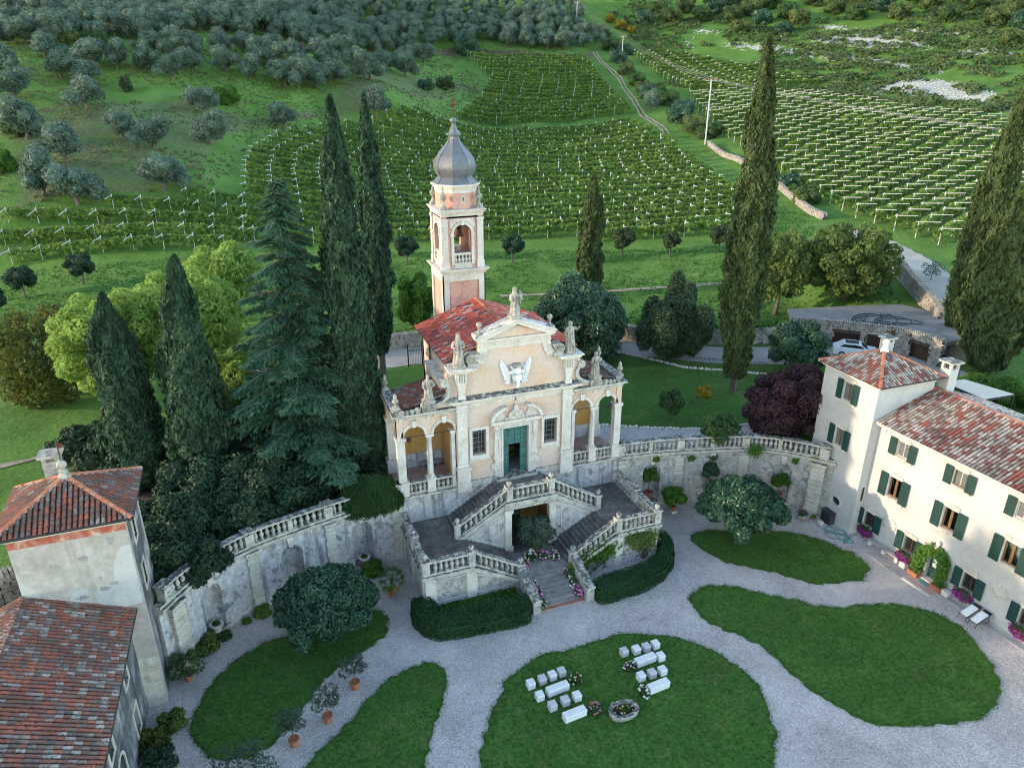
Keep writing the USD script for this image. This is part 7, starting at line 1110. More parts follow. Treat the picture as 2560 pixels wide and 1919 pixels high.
for n_, (x_, y_, i_, j_) in enumerate(sel): s = rng.uniform(1.2, 1.65); k_ = 1 + int((sel[sel[:, 3] == j_][:, 2] < i_).sum()); olive(f'olive of the dense upper grove, {nth(rws.index(j_) + 1)} row from below, {nth(k_)} from the left', (x_, y_, ground_z(x_, y_)), (s, s, s * rng.uniform(.8, 1.0)), n_ % 6, 'olive trees of the upper grove', rotz=rng.uniform(0, 360))
pts = pts[:, :2]
if len(pts) > 258:
    L, r_ = olive_proto(0); base = crown(L, 420, .62, r_, .5, .25, seed=1); v, f = base.get(); mb = MB()
    for q in pts[258:]: mb.add(v * rng.uniform(1.0, 1.4) + [q[0], q[1], ground_z(*q)], f)
    single('far_olives', mb, 'olive_leaf', 'far-off olive trees at the top of the grove that merge into one mass', 'olive grove', kind='stuff')
# other trees on the slope
def bush(name, label, px, py, r, mat, seed, n=1800, size=.3, hgt=.8, cat='bush', group=None):
    p = at(px, py); rg = np.random.default_rng(seed); return tree(name, label, cat, p, rlobes(p + [0, 0, r * hgt * .75], (r, r, r * hgt), 8, rg, .45), n, size, mat, seed, .12, group=group)
bush('round_oak', 'large round dark tree at the right end of the olive grove', 1006, 118, 5.2, 'laurel_leaf', 401, 4500, .4, .9, 'tree')
bush('yellow_green_bush', 'yellow-green bush among the scattered olives', 490, 222, 3.2, 'bright_leaf', 402, 2600, .3)
bush('green_bush', 'green bush at the right end of the dry bank above the vineyard', 962, 192, 3.0, 'shrub_leaf', 403); bush('green_bush', 'dark green bush left of the rounder one on the dry bank', 920, 194, 2.6, 'laurel_leaf', 404)
bush('yellow_green_bush', 'yellow-green bush at the left edge of the olive slope', 0, 372, 3.0, 'bright_leaf', 405, 2600); bush('yellow_green_bush', 'yellowish bush above the olives at the upper left', 205, 102, 3.4, 'shrub_leaf', 406, 2600); bush('yellow_green_bush', 'dull yellow bush left of the upper olives', 160, 100, 2.8, 'walnut_leaf', 407, 2600)
bush('dark_shrub', 'small dark conical shrub alone on the olive slope', 274, 197, 1.5, 'yew_leaf', 408, 900, .25, 1.6); bush('mixed_bush', 'two-toned bush at the left of the olive slope', 48, 292, 3.0, 'shrub_leaf', 409)
# hedgerow along the wall between the vineyards
HR = [(1318, 110, 3.2), (1335, 135, 3.0), (1352, 160, 2.6), (1375, 185, 2.6), (1400, 215, 2.9), (1388, 200, 2.3), (1440, 228, 3.0), (1465, 265, 2.8), (1500, 285, 2.8), (1525, 300, 2.0), (1350, 118, 2.6), (1300, 82, 3.4), (1545, 290, 1.8), (1705, 405, 1.6), (1740, 440, 1.8), (1725, 425, 1.5), (1475, 245, 2.4), (1420, 205, 2.4)]
for i, (px, py, r) in enumerate(HR): bush('hedgerow_bush', f'hedgerow bush by the field wall, {["1st", "2nd", "3rd"][i] if i < 3 else str(i + 1) + "th"} counting down from the olive grove' if False else f'{["dense", "pale", "rounded", "straggling", "low", "tall"][i % 6]} hedgerow bush by the field wall {["at the grove corner", "beside the upper pole", "above the leaning wall stones", "below the upper pole", "beside the single olive", "next to the lower pole"][i // 3]}', px, py, r * 1.35, ['shrub_leaf', 'laurel_leaf', 'scrub_leaf'][i % 3], 420 + i, 2000, .3, .75, group=None)
olive('silvery olive tree in the hedgerow beside the field track', at(1406, 238), 1.0, 2, None)
for i, (px, py, r) in enumerate([(1340, 62, 3), (1318, 48, 2.6), (1365, 70, 2.2)]): bush('yellow_broom', ['big yellow-flowering bush at the far end of the track', 'yellow-flowering bush left of the bigger one at the far track', 'small yellow-flowering bush right of the bigger one at the far track'][i], px, py, r, 'yellow_leaf', 450 + i, 900, .4)
# scrub of the abandoned terraces, dry grass of the slope
def scatter(polys, dens, rng, holes=(), flt=None):
    out = []
    for P_ in polys:
        b = P_.bounds; n = int((b[2] - b[0]) * (b[3] - b[1]) * dens); q = np.column_stack([rng.uniform(b[0], b[2], n), rng.uniform(b[1], b[3], n)]); q = q[contains_xy(P_, q[:, 0], q[:, 1])]
        for h_ in holes: q = q[~contains_xy(h_, q[:, 0], q[:, 1])]
        out.append(q)
    return np.vstack(out)
rng = np.random.default_rng(500)
RH = area([(1290, -30), (2300, -30), (2300, 290), (2110, 258), (1900, 226), (1740, 202), (1580, 198), (1460, 190), (1400, 110), (1330, 60)]); rk = [r.buffer(-7) for r in ROCKS]
q = scatter([RH], .12, rng, rk + [VINE_THIRD, VINE_RIGHT]); cl = noise3(np.column_stack([q * .035, np.zeros(len(q))]), 9) + .5 * noise3(np.column_stack([q * .12, np.zeros(len(q))]), 10); q = q[cl > .55]; q = q[:9500]
V, F, nn_ = [], [], 0; mb = MB(); m = 26; pr = rng.uniform(.7, 2.3, len(q)); P = np.repeat(np.column_stack([q, land(q[:, 0], q[:, 1])]), m, 0); d = unit(rng.normal(0, 1, (len(P), 3))); d[:, 2] = np.abs(d[:, 2]); rr = np.repeat(pr, m)[:, None]; single('scrub', leaves(P + d * rr * [1.15, 1.15, .8], d, .62, rng, .6), 'scrub_leaf', 'rough scrub covering the abandoned terraces at the upper right', 'scrub', kind='stuff')
HT = [(1700, 40, 4.5), (1620, 32, 4.5), (1540, 28, 5), (1480, 25, 4.5), (1420, 30, 4), (1800, 28, 4.5), (1900, 22, 5), (2010, 20, 5), (2110, 24, 5), (2190, 30, 4.5), (1390, 52, 4), (1450, 48, 4.5), (1515, 45, 4), (1580, 44, 4.2), (1645, 52, 4), (1725, 52, 4.2), (2050, 45, 4.4), (2150, 52, 4.6), (2205, 60, 4.5), (1940, 40, 4.4), (1850, 42, 4.2), (2180, 95, 3.6), (1690, 75, 3.4), (1600, 70, 3.6), (1660, 18, 5), (1760, 12, 5), (1580, 8, 5), (1860, 6, 5), (1980, 4, 5), (2080, 3, 5)]
for i, (px, py, r) in enumerate(HT): bush('hill_tree', f'{["dark", "pale", "broad", "shaggy"][i % 4]} bushy tree {"low in" if i < 10 else "high in"} the top right belt, {nth(sorted(q_ for q_, _, _ in HT).index(px) + 1)} from the left', px, py, r * 1.15, ['shrub_leaf', 'scrub_leaf', 'laurel_leaf', 'scrub_leaf'][i % 4], 520 + i, 1700, .5, .8, 'tree', 'bushy trees along the top right slope')
q = scatter([SLOPE], .55, rng, [VINE_MID, VINE_TOP, VINE_LEFT]); cl = noise3(np.column_stack([q * .06, np.zeros(len(q))]), 21) + .5 * noise3(np.column_stack([q * .22, np.zeros(len(q))]), 22); q = q[(cl > .68)][:16000]; V, F = blades(np.column_stack([q, land(q[:, 0], q[:, 1]) - .03]), .55, .16, rng, 4, .8); single('tall_grass', (V, F), 'dry_grass', 'tufts of tall dry grass over the olive slope', 'grass', kind='stuff')
ME = area([(-60, 590), (300, 565), (560, 552), (1106, 540), (1600, 530), (1660, 440), (1760, 470), (1900, 590), (1990, 690), (1700, 690), (1560, 720), (1340, 715), (880, 750), (400, 760), (0, 800), (-60, 800)])
q = scatter([ME], 4.0, rng); q = q[noise3(np.column_stack([q * .35, np.zeros(len(q))]), 31) + .4 * rng.random(len(q)) > .55][:26000]; V, F = blades(np.column_stack([q, land(q[:, 0], q[:, 1]) - .02]), .26, .09, rng, 3, .7); single('meadow_grass', (V, F), 'grass_blade', 'lush green meadow grass between the drive and the vineyards', 'grass', kind='stuff')
# pale rubble lying on the terraces
q = scatter([r.buffer(.5) for r in ROCKS], .5, rng); q = q[rng.random(len(q)) < .9][:5200]; oc = trimesh.creation.icosphere(0, 1.0); OV_, OF_ = np.array(oc.vertices), np.array(oc.faces); n = len(q); s = rng.uniform(.12, .5, (n, 1, 1)); vv = OV_[None] * s * rng.uniform(.6, 1.3, (n, 12, 1)) * [1, 1, .7] + np.column_stack([q, land(q[:, 0], q[:, 1])])[:, None]
single('rubble', (vv.reshape(-1, 3), (OF_[None] + np.arange(n)[:, None, None] * 12).reshape(-1, 3)), 'rock_white', 'white limestone rubble strewn on the terraces at the upper right', 'rubble', kind='stuff')
# ---------------------------------------------------------------- wedding seats on the round lawn
GZ = 0.05; SA = math.radians(2.0)
def seat(x, y, mat, label, w=.46, d=.46, h=.45, ang=SA, name='cube_seat', cat='seat'):
    m = rot(cbox(x, x + w, y, y + d, GZ + .005, GZ + h, .025), ang, (x, y, 0)); th = thing(name, label, cat, (x + w / 2, y + d / 2, GZ)); add(th, 'body', m, mat)
    add(th, 'seam', rot(join(bx(x - .004, x + w + .004, y - .004, y + d + .004, GZ + h - .045, GZ + h - .037)), ang, (x, y, 0)), mat); return th
LF = [(-4.93, -15.2, 0, 'left block, back row, first cube from the left'), (-4.17, -15.12, 1, 'left block, back row, second cube from the left'), (-3.5, -15.05, 0, 'left block, back row, third cube from the left'), (-2.87, -14.98, 1, 'left block, back row, rightmost cube beside the dark flowers'), (-4.78, -16.2, 0, 'left block, white cube left of the upper bench'),
      (-4.38, -17.1, 1, 'left block, front row, first cube behind the lower bench'), (-3.56, -17.03, 1, 'left block, front row, middle cube'), (-2.8, -16.97, 0, 'left block, front row, right cube next to the peach flowers')]
RF = [(1.4, -14.85, 1, 'right block, back row, first cube behind the flowers'), (2.2, -14.95, 0, 'right block, back row, second cube from the left'), (2.87, -14.98, 1, 'right block, back row, third cube from the left'), (3.53, -14.97, 0, 'right block, back row, rightmost cube'), (3.3, -15.97, 0, 'right block, cube right of the upper bench'), (1.38, -16.95, 0, 'right block, front row, left cube above the white flowers'), (2.1, -16.98, 1, 'right block, front row, middle cube'), (2.8, -17.0, 0, 'right block, front row, right cube')]
for x, y, k, lab in LF + RF: seat(x, y, 'pouf_mauve' if k else 'pouf_fabric', ('greyish cube seat, ' if k else 'white cube seat, ') + lab)
for x, y, lab in ((-4.05, -16.1, 'long white bench seat in the middle of the left block'), (-3.9, -18.1, 'long white bench seat in front of the left block'), (1.85, -15.92, 'long white bench seat in the middle of the right block'), (1.52, -17.98, 'long white bench seat in front of the right block')): seat(x, y, 'pouf_fabric', lab, 1.38, .46, .45, SA + .05, 'bench_seat', 'bench')
# ---- flower arrangements
def flowers(name, label, c, r, cols, n, seed, h=.55, cat='flowers', leafm='shrub_leaf', fr=.055, sprigs=0, elong=(1, 1), base=None):
    rng = np.random.default_rng(seed); c = np.array(c, float); th = thing(name, label, cat, c if base is None else base); d = unit(rng.normal(0, 1, (int(420 * r / .35), 3))); d[:, 2] = np.abs(d[:, 2]); P = c + d * [r * elong[0], r * elong[1], h] * (.45 + .55 * rng.random((len(d), 1))); add(th, 'greenery', MB().add(*leaves(P, d, .075, rng, .5)).add(*lobe_core([(c + [0, 0, h * .3], np.array([r * elong[0], r * elong[1], h * .8]))], seed, .55).get()), leafm)
    fv, ff = np.array(ICO1.vertices), np.array(ICO1.faces)
    for k, (mat, share, s) in enumerate(cols):
        for j in range(int(n * share)): e = unit(rng.normal(0, 1, 3)); e[2] = abs(e[2]) * .9 + .1; p = c + e * [r * elong[0], r * elong[1], h] * rng.uniform(.92, 1.1); q = fr * s * rng.uniform(.7, 1.3); add(th, 'blossom', (fv * [q, q, q * .8] * (1 + .3 * (noise3(fv * 3 + j, k) - .5))[:, None] + p, ff), mat)
    if sprigs: q = np.repeat(c[None], sprigs, 0); q[:, :2] += rng.normal(0, r * .5, (sprigs, 2)); add(th, 'tall_sprigs', blades(q + [0, 0, h * .6], .42, .014, rng, 3, .5), 'bright_leaf')
    return th
ICO1 = trimesh.creation.icosphere(1, 1.0)
Wt, Pk, Pe, Mg = 'white_flower', 'pink_flower', 'peach_flower', 'magenta_flower'
flowers('flower_arrangement', 'mauve and white flowers with tall sprigs right of the back row of the left block', (-2.05, -15.45, GZ), .36, [(Wt, .5, 1), (Pe, .3, 1), (Mg, .2, .7)], 22, 1, .5, sprigs=14)
flowers('flower_arrangement', 'peach and pink flowers at the right end of the lower left bench', (-1.95, -17.75, GZ), .34, [(Pe, .4, 1), (Pk, .6, 1.1)], 24, 2, .5, elong=(.8, 1.3), sprigs=5)
flowers('flower_arrangement', 'white and pink flowers with a dark plum bunch left of the upper right bench', (1.45, -15.75, GZ), .38, [(Wt, .6, 1), (Pk, .25, 1), (Mg, .15, .8)], 24, 3, .5, elong=(1.1, .9))
flowers('flower_arrangement', 'white flowers in a trailing bunch left of the lower right bench', (1.2, -17.75, GZ), .32, [(Wt, 1, 1.05)], 24, 4, .5, elong=(.8, 1.4), sprigs=4)
# ---- stone planter sunk in the lawn
pl = thing('stone_planter', 'low grey oval stone basin planted with flowers in the round lawn', 'planter', (-.55, -18.55, GZ)); a = np.linspace(0, 2 * math.pi, 13)[:-1]
ov = lambda rx, ry: Polygon([(-.55 + rx * np.sign(math.cos(t)) * abs(math.cos(t)) ** .85, -18.55 + ry * np.sign(math.sin(t)) * abs(math.sin(t)) ** .85) for t in np.linspace(0, 2 * math.pi, 33)[:-1]])
add(pl, 'rim', slab(ov(.88, .60).difference(ov(.66, .40)), GZ + .25, GZ + .36), 'lichen_stone'); add(pl, 'basin', slab(ov(.82, .54).difference(ov(.7, .44)), GZ - .05, GZ + .25), 'statue_stone'); add(pl, 'soil', slab(ov(.7, .44), GZ - .05, GZ + .15), 'earth')
for k in range(16): t = k * math.pi / 8; add(pl, 'rim_joint', bar((-.55 + .67 * math.cos(t), -18.55 + .41 * math.sin(t), GZ + .361), (-.55 + .87 * math.cos(t), -18.55 + .59 * math.sin(t), GZ + .361), .008), 'iron')
flowers('planter_flowers', 'loose cream and pink flowers growing in the stone basin', (-.5, -18.52, GZ + .15), .42, [(Wt, .5, .8), (Pe, .5, .8)], 16, 5, .35, elong=(1.2, .8), sprigs=12)
add(None, 'small_spout', rot(cbox(-1.05, -.72, -17.95, -17.82, GZ, GZ + .2, .02), .5, (-.9, -17.9, 0)), 'concrete', label='small pale stone spout lying behind the oval basin', cat='stone')
# ---- flowers on the staircase
rng = np.random.default_rng(7)
def fl2(lab, c, r, cols, n, seed, h, elong=(1, 1), sp=4): flowers('flower_arrangement', lab, c, r, cols, n, seed, h, elong=elong, sprigs=sp, fr=.075)
fl2('pink and orange flowers at the left end of the flower arc on the middle landing', (-1.25, -5.3, .84), .36, [(Pk, .6, 1.1), (Pe, .4, 1)], 26, 11, .6, (.8, 1.1))
fl2('white hydrangeas at the back left of the flower arc on the middle landing', (-.55, -4.6, .84), .42, [(Wt, .85, 1.1), (Pk, .15, 1)], 26, 12, .7)
fl2('purple and pink flowers at the middle of the flower arc on the middle landing', (.35, -4.75, .84), .42, [(Pk, .6, 1.2), (Wt, .3, .9), (Mg, .1, .8)], 24, 13, .6)
fl2('pink spires and white flowers, right end of the arc on the middle landing', (1.1, -5.15, .84), .36, [(Wt, .6, 1), (Pk, .4, .9)], 22, 14, .65, (.8, 1.1))
fl2('white snapdragons on the upper left side of the front steps', (-1.35, -7.05, .55), .3, [(Wt, 1, 1)], 14, 15, .55, (.8, 1.2)); fl2('violet hydrangeas on the left side of the front steps', (-1.32, -7.85, .35), .33, [(Mg, .35, 1.1), (Pk, .45, 1.5), (Wt, .2, .8)], 18, 16, .6, (.8, 1.2)); fl2('white and green flowers at the lower left of the front steps', (-1.35, -8.7, .1), .33, [(Wt, .7, .8), (Pk, .3, .8)], 12, 17, .6, (.8, 1.2))
fl2('pink snapdragons on the upper right side of the front steps', (1.2, -6.95, .6), .28, [(Pk, .6, .9), (Wt, .4, .9)], 14, 18, .6, (.8, 1.2)); fl2('white and orange flowers on the right side of the front steps', (1.35, -7.75, .38), .32, [(Wt, .75, 1), (Pe, .25, .9)], 14, 19, .6, (.8, 1.3)); fl2('pink hydrangeas at the lower right of the front steps', (1.4, -8.55, .12), .34, [(Pk, .75, 1.35), (Mg, .25, 1.1)], 20, 20, .6, (.8, 1.1))
# ---- pots and their plants
POT = [(.20, 0), (.22, .05), (.28, .42), (.33, .44), (.33, .54), (.29, .55), (.28, .48)]
def pot(name, label, x, y, z, s=1.0, mat='terracotta', prof=POT, cat='pot'):
    th = thing(name, label, cat, (x, y, z)); add(th, 'pot', lathe([(r * s, h * s) for r, h in prof], (x, y, z), 18), mat, smooth=40); add(th, 'soil', lathe([(.05 * s, .44 * s), (.275 * s, .45 * s), (.02, .46 * s)], (x, y, z), 14), 'earth'); return th
def potted(plant, label, x, y, z, s, r, hgt, n, mat, seed, size=.1, trunk=.03, core=False, k=7, asp=.4):
    rng = np.random.default_rng(seed); c = np.array([x, y, z + hgt]); L = rlobes(c, (r, r, r * .75), k, rng, .45); th = thing(plant, label, 'potted plant', (x, y, z)); add(th, 'trunk', trunk_mesh((x, y, z), (x, y, z + hgt), trunk, trunk * .7, [(l[0], .6, trunk * .5) for l in L[1:6]], rng), 'bark', smooth=True); add(th, 'crown', crown(L, n, size, rng, asp, core=core, seed=seed), mat); return th
PT = [(-14.3, -11.4, .95, 'nearest the staircase in the row of three'), (-16.1, -13.25, .9, 'middle of the row of three'), (-18.0, -14.2, .9, 'nearest the left wing in the row of three')]
for i, (x, y, s, lab) in enumerate(PT): pot('terracotta_pot', 'terracotta pot of an olive, ' + lab, x, y, 0, s); potted('potted_olive', 'thin silvery potted olive on the gravel, ' + lab, x, y, .4, 1, .8, 1.35, 750, 'potted_olive_leaf', 700 + i, .085)
pot('terracotta_pot', 'terracotta pot beside the end of the left curved wall', -23.4, -7.3, 0, .85); potted('potted_bush', 'straggly green bush in the pot by the end of the left curved wall', -23.4, -7.3, .36, 1, .95, .95, 900, 'shrub_leaf', 705, .12)
potted('garden_olive', 'thin silvery shrub at the bottom left beside the dark lawn', -20.5, -15.8, 0, 1, 1.5, 1.4, 1300, 'potted_olive_leaf', 706, .10)
pot('terracotta_pot', 'terracotta pot of the small palm left of the staircase', -10.55, -4.0, 0, .95); th = thing('potted_palm', 'small fan palm with yellowing lower leaves in a terracotta pot', 'potted plant', (-10.55, -4.0, .42)); rng = np.random.default_rng(708); add(th, 'trunk', tube([(-10.55, -4, .4), (-10.5, -4.0, 1.35)], [.1, .12], 8), 'bark')
for i in range(26):
    a = i * 2.399; el = 1.15 - 1.75 * (i / 25); L = 1.05; d = np.array([math.cos(a) * math.cos(el), math.sin(a) * math.cos(el), math.sin(el)]); b = np.array([-10.5, -4.0, 1.35]); e = b + d * L * .6; V, F = [], []
    s = unit(np.cross(d, [0, 0, 1.0])); up = np.cross(s, d)
    for t in np.linspace(-1.15, 1.15, 11): q = d * math.cos(t) + s * math.sin(t); k = len(V); w = unit(np.cross(q, up)) * .032; V += [e - w, e + w, e + q * .52 + np.array([0, 0, -.12])]; F.append([k, k + 1, k + 2])
    fr = add(th, 'frond', (np.array(V), np.array(F)), 'yellow_leaf' if i > 20 else 'bright_leaf' if i > 14 else 'ivy_leaf'); add(fr, 'stalk', tube([b, e], .014, 4), 'bright_leaf')
# pots by the right curved wall
p = ptR(11.75, -.3, .5); pot('terracotta_pot', 'big terracotta pot in the first niche of the right curved wall', p[0], p[1], .54, 1.15); th = potted('niche_plant', 'light green climber filling the first niche of the right curved wall', p[0], p[1], 1.0, 1, .75, 1.75, 900, 'bright_leaf', 711, .13)
p = ptR(16.65, -.25, .5); potted('niche_plant', 'dark green plant in the second niche of the right curved wall', p[0], p[1], .5, 1, .75, 2.4, 900, 'laurel_leaf', 712, .13)
p = ptR(21.75, -.1, .5); pot('terracotta_pot', 'terracotta pot in the third niche of the right curved wall', p[0], p[1], .54, 1.1); potted('niche_plant', 'bright green plant in the pot in the third niche of the right curved wall', p[0], p[1], 1.0, 1, .72, 1.3, 1000, 'bright_leaf', 713, .13, core=True)
pot('terracotta_pot', 'terracotta pot on a stone beside the first stone pilaster of the right curved wall', 13.1, -1.9, .22, .7); add(None, 'pot_stone', cbox(12.85, 13.35, -2.15, -1.65, 0, .22), 'trim_stone', label='stone block under the pot by the right curved wall', cat='stone block'); potted('potted_bush', 'leafy green bush in the pot on a stone by the right curved wall', 13.1, -1.9, .52, 1, .95, 1.0, 1500, 'bright_leaf', 714, .14, core=True)
add(None, 'corner_stone', cbox(15.35, 15.85, -2.5, -2.05, 0, .4, .04), 'ashlar', label='pale stone cube at the foot of the right curved wall, left of the laurel', cat='stone block')
pot('stone_bowl', 'round stone bowl with grass at the right end of the curved wall', 22.4, -6.3, 0, 1.3, 'lichen_stone', [(.2, 0), (.3, .1), (.42, .22), (.44, .28), (.38, .28)], 'planter'); flowers('bowl_grass', 'grassy plants growing in the round stone bowl', (22.4, -6.3, .22), .42, [(Wt, 1, .4)], 2, 21, .3, 'plant', 'bright_leaf'); pot('terracotta_pot', 'tiny terracotta pot right of the round stone bowl', 23.1, -6.75, 0, .45); flowers('small_potted_plant', 'small green plant in the tiny pot by the stone bowl', (23.1, -6.75, .2), .2, [(Pe, 1, .5)], 3, 22, .25, 'potted plant', 'bright_leaf')
# left niches: urns with plants; shrubs along the wall foot
URN = [(.2, 0), (.24, .06), (.16, .1), (.2, .16), (.34, .40), (.38, .44), (.38, .5), (.33, .5)]
for c, lab in ((-21.75, 'first niche from the left tower'), (-11.75, 'niche under the trailing green mound')):
    p = ptL(abs(c), .0, .4); pot('stone_urn', 'pale square stone urn in the ' + lab, p[0], p[1], .44, 1.15, 'trim_stone', URN, 'urn'); flowers('urn_plant', 'low green plant in the stone urn of the ' + lab, (p[0], p[1], .95), .28, [(Wt, 1, .3)], 1, 23 + int(c), .25, 'plant', 'ivy_leaf')
WS = [(440, 1390, .85, 'hydrangea_leaf', 'hydrangea with reddish leaves, the larger one at the foot of the left curved wall'), (485, 1372, .4, 'ivy_leaf', 'small green clump right of the reddish hydrangea'), (568, 1318, .55, 'bright_leaf', 'yellow-green shrub between the left niches, beside the laurel'), (533, 1340, .26, 'bright_leaf', 'tiny green clump at the foot of the left curved wall'), (805, 1228, .75, 'bright_leaf', 'yellow-green shrub behind the potted palm'), (373, 1555, .72, 'hydrangea_leaf', 'pale hydrangea at the foot of the left tower'), (333, 1598, .8, 'autumn_leaf', 'reddish hydrangea at the foot of the left wing'), (345, 1640, .8, 'dark_foliage', 'dark low shrub at the foot of the left wing, at the bottom edge')]
for i, (px, py, r, mat, lab) in enumerate(WS): c = over(px, py, r * .55); rg = np.random.default_rng(730 + i); tree('wall_shrub', lab, 'shrub', (c[0], c[1], 0), rlobes(c, (r, r, r * .7), 8, rg, .45), int(1300 * r / .6), .1, mat, 730 + i, .03, asp=.6)
# potted olive of the grotto and plants inside
pot('terracotta_pot', 'terracotta pot of the big silvery olive before the grotto', .15, -3.85, .84, 1.0); potted('grotto_olive', 'bushy silvery olive standing in a pot before the grotto opening', .15, -3.85, 1.3, 1, 1.25, 1.25, 2600, 'potted_olive_leaf', 740, .13, .05, True, 10)
potted('grotto_plant', 'dark leafy plant inside the grotto', -.9, -1.6, .85, 1, .8, 1.7, 900, 'laurel_leaf', 741, .16)
# climbers on the right front of the staircase
rng = np.random.default_rng(745)
def climber(name, lab, pts, mat, seed, n=700, size=.11, spread=.35):
    rg = np.random.default_rng(seed); P = np.array(pts, float); th = thing(name, lab, 'climber', P[0]); add(th, 'stems', join(*[tube(np.vstack([P[0], (P[0] + p) / 2 + rg.normal(0, .1, 3) * [1, .3, 1], p]), [.03, .02, .008], 5) for p in P[1:]]), 'bark', smooth=True); q = P[1:][rg.integers(0, len(P) - 1, n)] * .7 + .3 * P[rg.integers(0, len(P), n)] + rg.normal(0, spread, (n, 3)) * [1, .28, .8]; add(th, 'leaves', leaves(q, np.tile([0, -1.0, .4], (n, 1)), size, rg, .7), mat); return th
climber('climbing_vine', 'climber with some orange leaves on the right front wall of the staircase', [(7.6, -6.6, .1), (6.4, -6.6, 2.1), (7.0, -6.6, 2.3), (7.6, -6.6, 1.7), (8.1, -6.65, 2.1), (8.2, -6.65, 1.2)], 'walnut_leaf', 746, 900); climber('climbing_vine', 'green climber on the sloping wall right of the front steps', [(3.6, -6.6, .1), (2.9, -6.6, 1.3), (3.9, -6.6, 1.2), (4.7, -6.6, 1.9), (5.0, -6.6, 1.5)], 'bright_leaf', 747, 600); climber('climbing_vine', 'small leafy climber on the right cheek wall of the front steps', [(1.95, -7.0, .1), (1.75, -6.7, 1.3), (1.7, -6.9, .9), (1.8, -7.3, 1.0)], 'bright_leaf', 748, 260, .09, .16)
for i, (x, out, z, lab) in enumerate([(12.0, .15, 4.5, 'above the first niche'), (14.9, .12, 4.35, 'right of the first pilaster'), (16.7, .12, 4.3, 'above the second niche'), (19.8, .35, 5.2, 'hanging over the balustrade'), (22.4, .15, 4.5, 'above the third niche')]):
    p = ptR(x, out, z); s = .62 if i == 3 else .26; rg = np.random.default_rng(760 + i); n = int(900 * s); th = thing('wall_tuft', f'green tuft growing on the right curved wall, {lab}', 'plant', p); add(th, 'leaves', leaves(p + rg.normal(0, s * .5, (n, 3)) * [1, .5, .7] - [0, 0, .2 * s], np.tile([0, -1, .3], (n, 1)), .1, rg, .6), 'bright_leaf' if i != 2 else 'ivy_leaf')

# ---------------------------------------------------------------- along the villa
def vw(u, o, z): return OV + DV * u + NV * o + UZ * z
for i, (u, lab) in enumerate([(.85, 'window nearest the corner tower'), (4.4, 'window left of the front door'), (9.0, 'window right of the front door'), (12.9, 'window at the right edge')]):
    c = vw(u, .22, .72); rg = np.random.default_rng(770 + i); th = thing('petunia_box', 'mass of magenta petunias hanging under the ground-floor ' + lab, 'flower box', c); add(th, 'box', vbx(u - .5, u + .5, .62, .84, .08, .32), 'terracotta'); d = unit(rg.normal(0, 1, (1500, 3))); P = c + (d[:, :1] * DV * .68 + d[:, 1:2] * NV * .30 + d[:, 2:] * UZ * .42) * (.65 + .4 * rg.random((1500, 1))) + rg.normal(0, .06, (1500, 3)); nn = d[:, :1] * DV + d[:, 1:2] * NV + d[:, 2:] * UZ; k = rg.random(1500) < .58; k &= nn[:, 2] < .6 + .5 * (rg.random(1500) - .5); add(th, 'blossoms', leaves(P[k], nn[k], .06, rg, .8, 1.2), Mg); add(th, 'greenery', MB().add(*leaves(P[~k], nn[~k], .07, rg, .5)).add(*lobe_core([(c, np.array([.25, .45, .3]))], 3, .7).get()), 'shrub_leaf')
bn = thing('stone_bench', 'long weathered stone bench against the villa between the petunias', 'bench', vw(2.9, .35, 0))
for a, b in ((1.5, 2.85), (2.87, 4.1)): add(bn, 'seat_slab', vp(cbox(a, b, .40, .50, .12, .58, .02)), 'grey_slab')
for u in (1.6, 2.85, 4.0): add(bn, 'support', vp(cbox(u - .12, u + .12, 0, .40, .16, .5, .02)), 'trim_stone')
for u, lab in ((4.6, 'left of the door planter'), (8.0, 'right of the door')): add(None, 'mounting_stone', vp(cbox(u - .25, u + .25, 0, .42, .14, .62, .05)), 'trim_stone', label='rounded stone mounting block at the villa wall, ' + lab, cat='stone block')
pv = thing('stone_paving', 'worn stone paving and pink threshold in front of the villa door', 'paving', vw(5, 1.0, 0)); rg = np.random.default_rng(780)
for i, (u0, u1, o0, o1) in enumerate([(2.2, 3.9, 1.3, 1.55), (2.2, 4.2, 1.0, 1.28), (2.4, 4.3, .7, .98), (3.9, 5.0, 1.3, 1.6), (4.25, 5.1, .7, 1.28), (5.0, 5.4, .1, 1.6)]): add(pv, 'paving_slab', vp(cbox(u0 + .01, u1 - .01, -.05, .035 + .01 * rg.random(), o0, o1, .01)), 'grey_slab')
add(pv, 'pink_threshold', vbx(5.42, 7.6, -.05, .05, .12, 1.35), 'pink_paving'); add(pv, 'door_step', vbx(5.9, 7.05, .05, .13, .0, .32), 'trim_stone')
for k in range(3): add(pv, 'kerb_stone', vp(cbox(5.42 + k * .74, 6.14 + k * .74, -.05, .075, 1.36, 1.6, .015)), 'trim_stone')
for k in range(9): add(pv, 'wall_kerb', vp(cbox(7.9 + k * 1.1, 8.98 + k * 1.1, -.05, .06, .35 + .02 * (k % 2), .75, .015)), 'grey_slab')
add(pv, 'wall_apron', vbx(7.7, 18, -.05, .04, .0, .36), 'concrete')
add(None, 'door_mat', vp(cbox(6.15, 6.85, .052, .075, .45, .85, .01)), 'teal_mat', label='turquoise door mat on the pink threshold', cat='door mat')
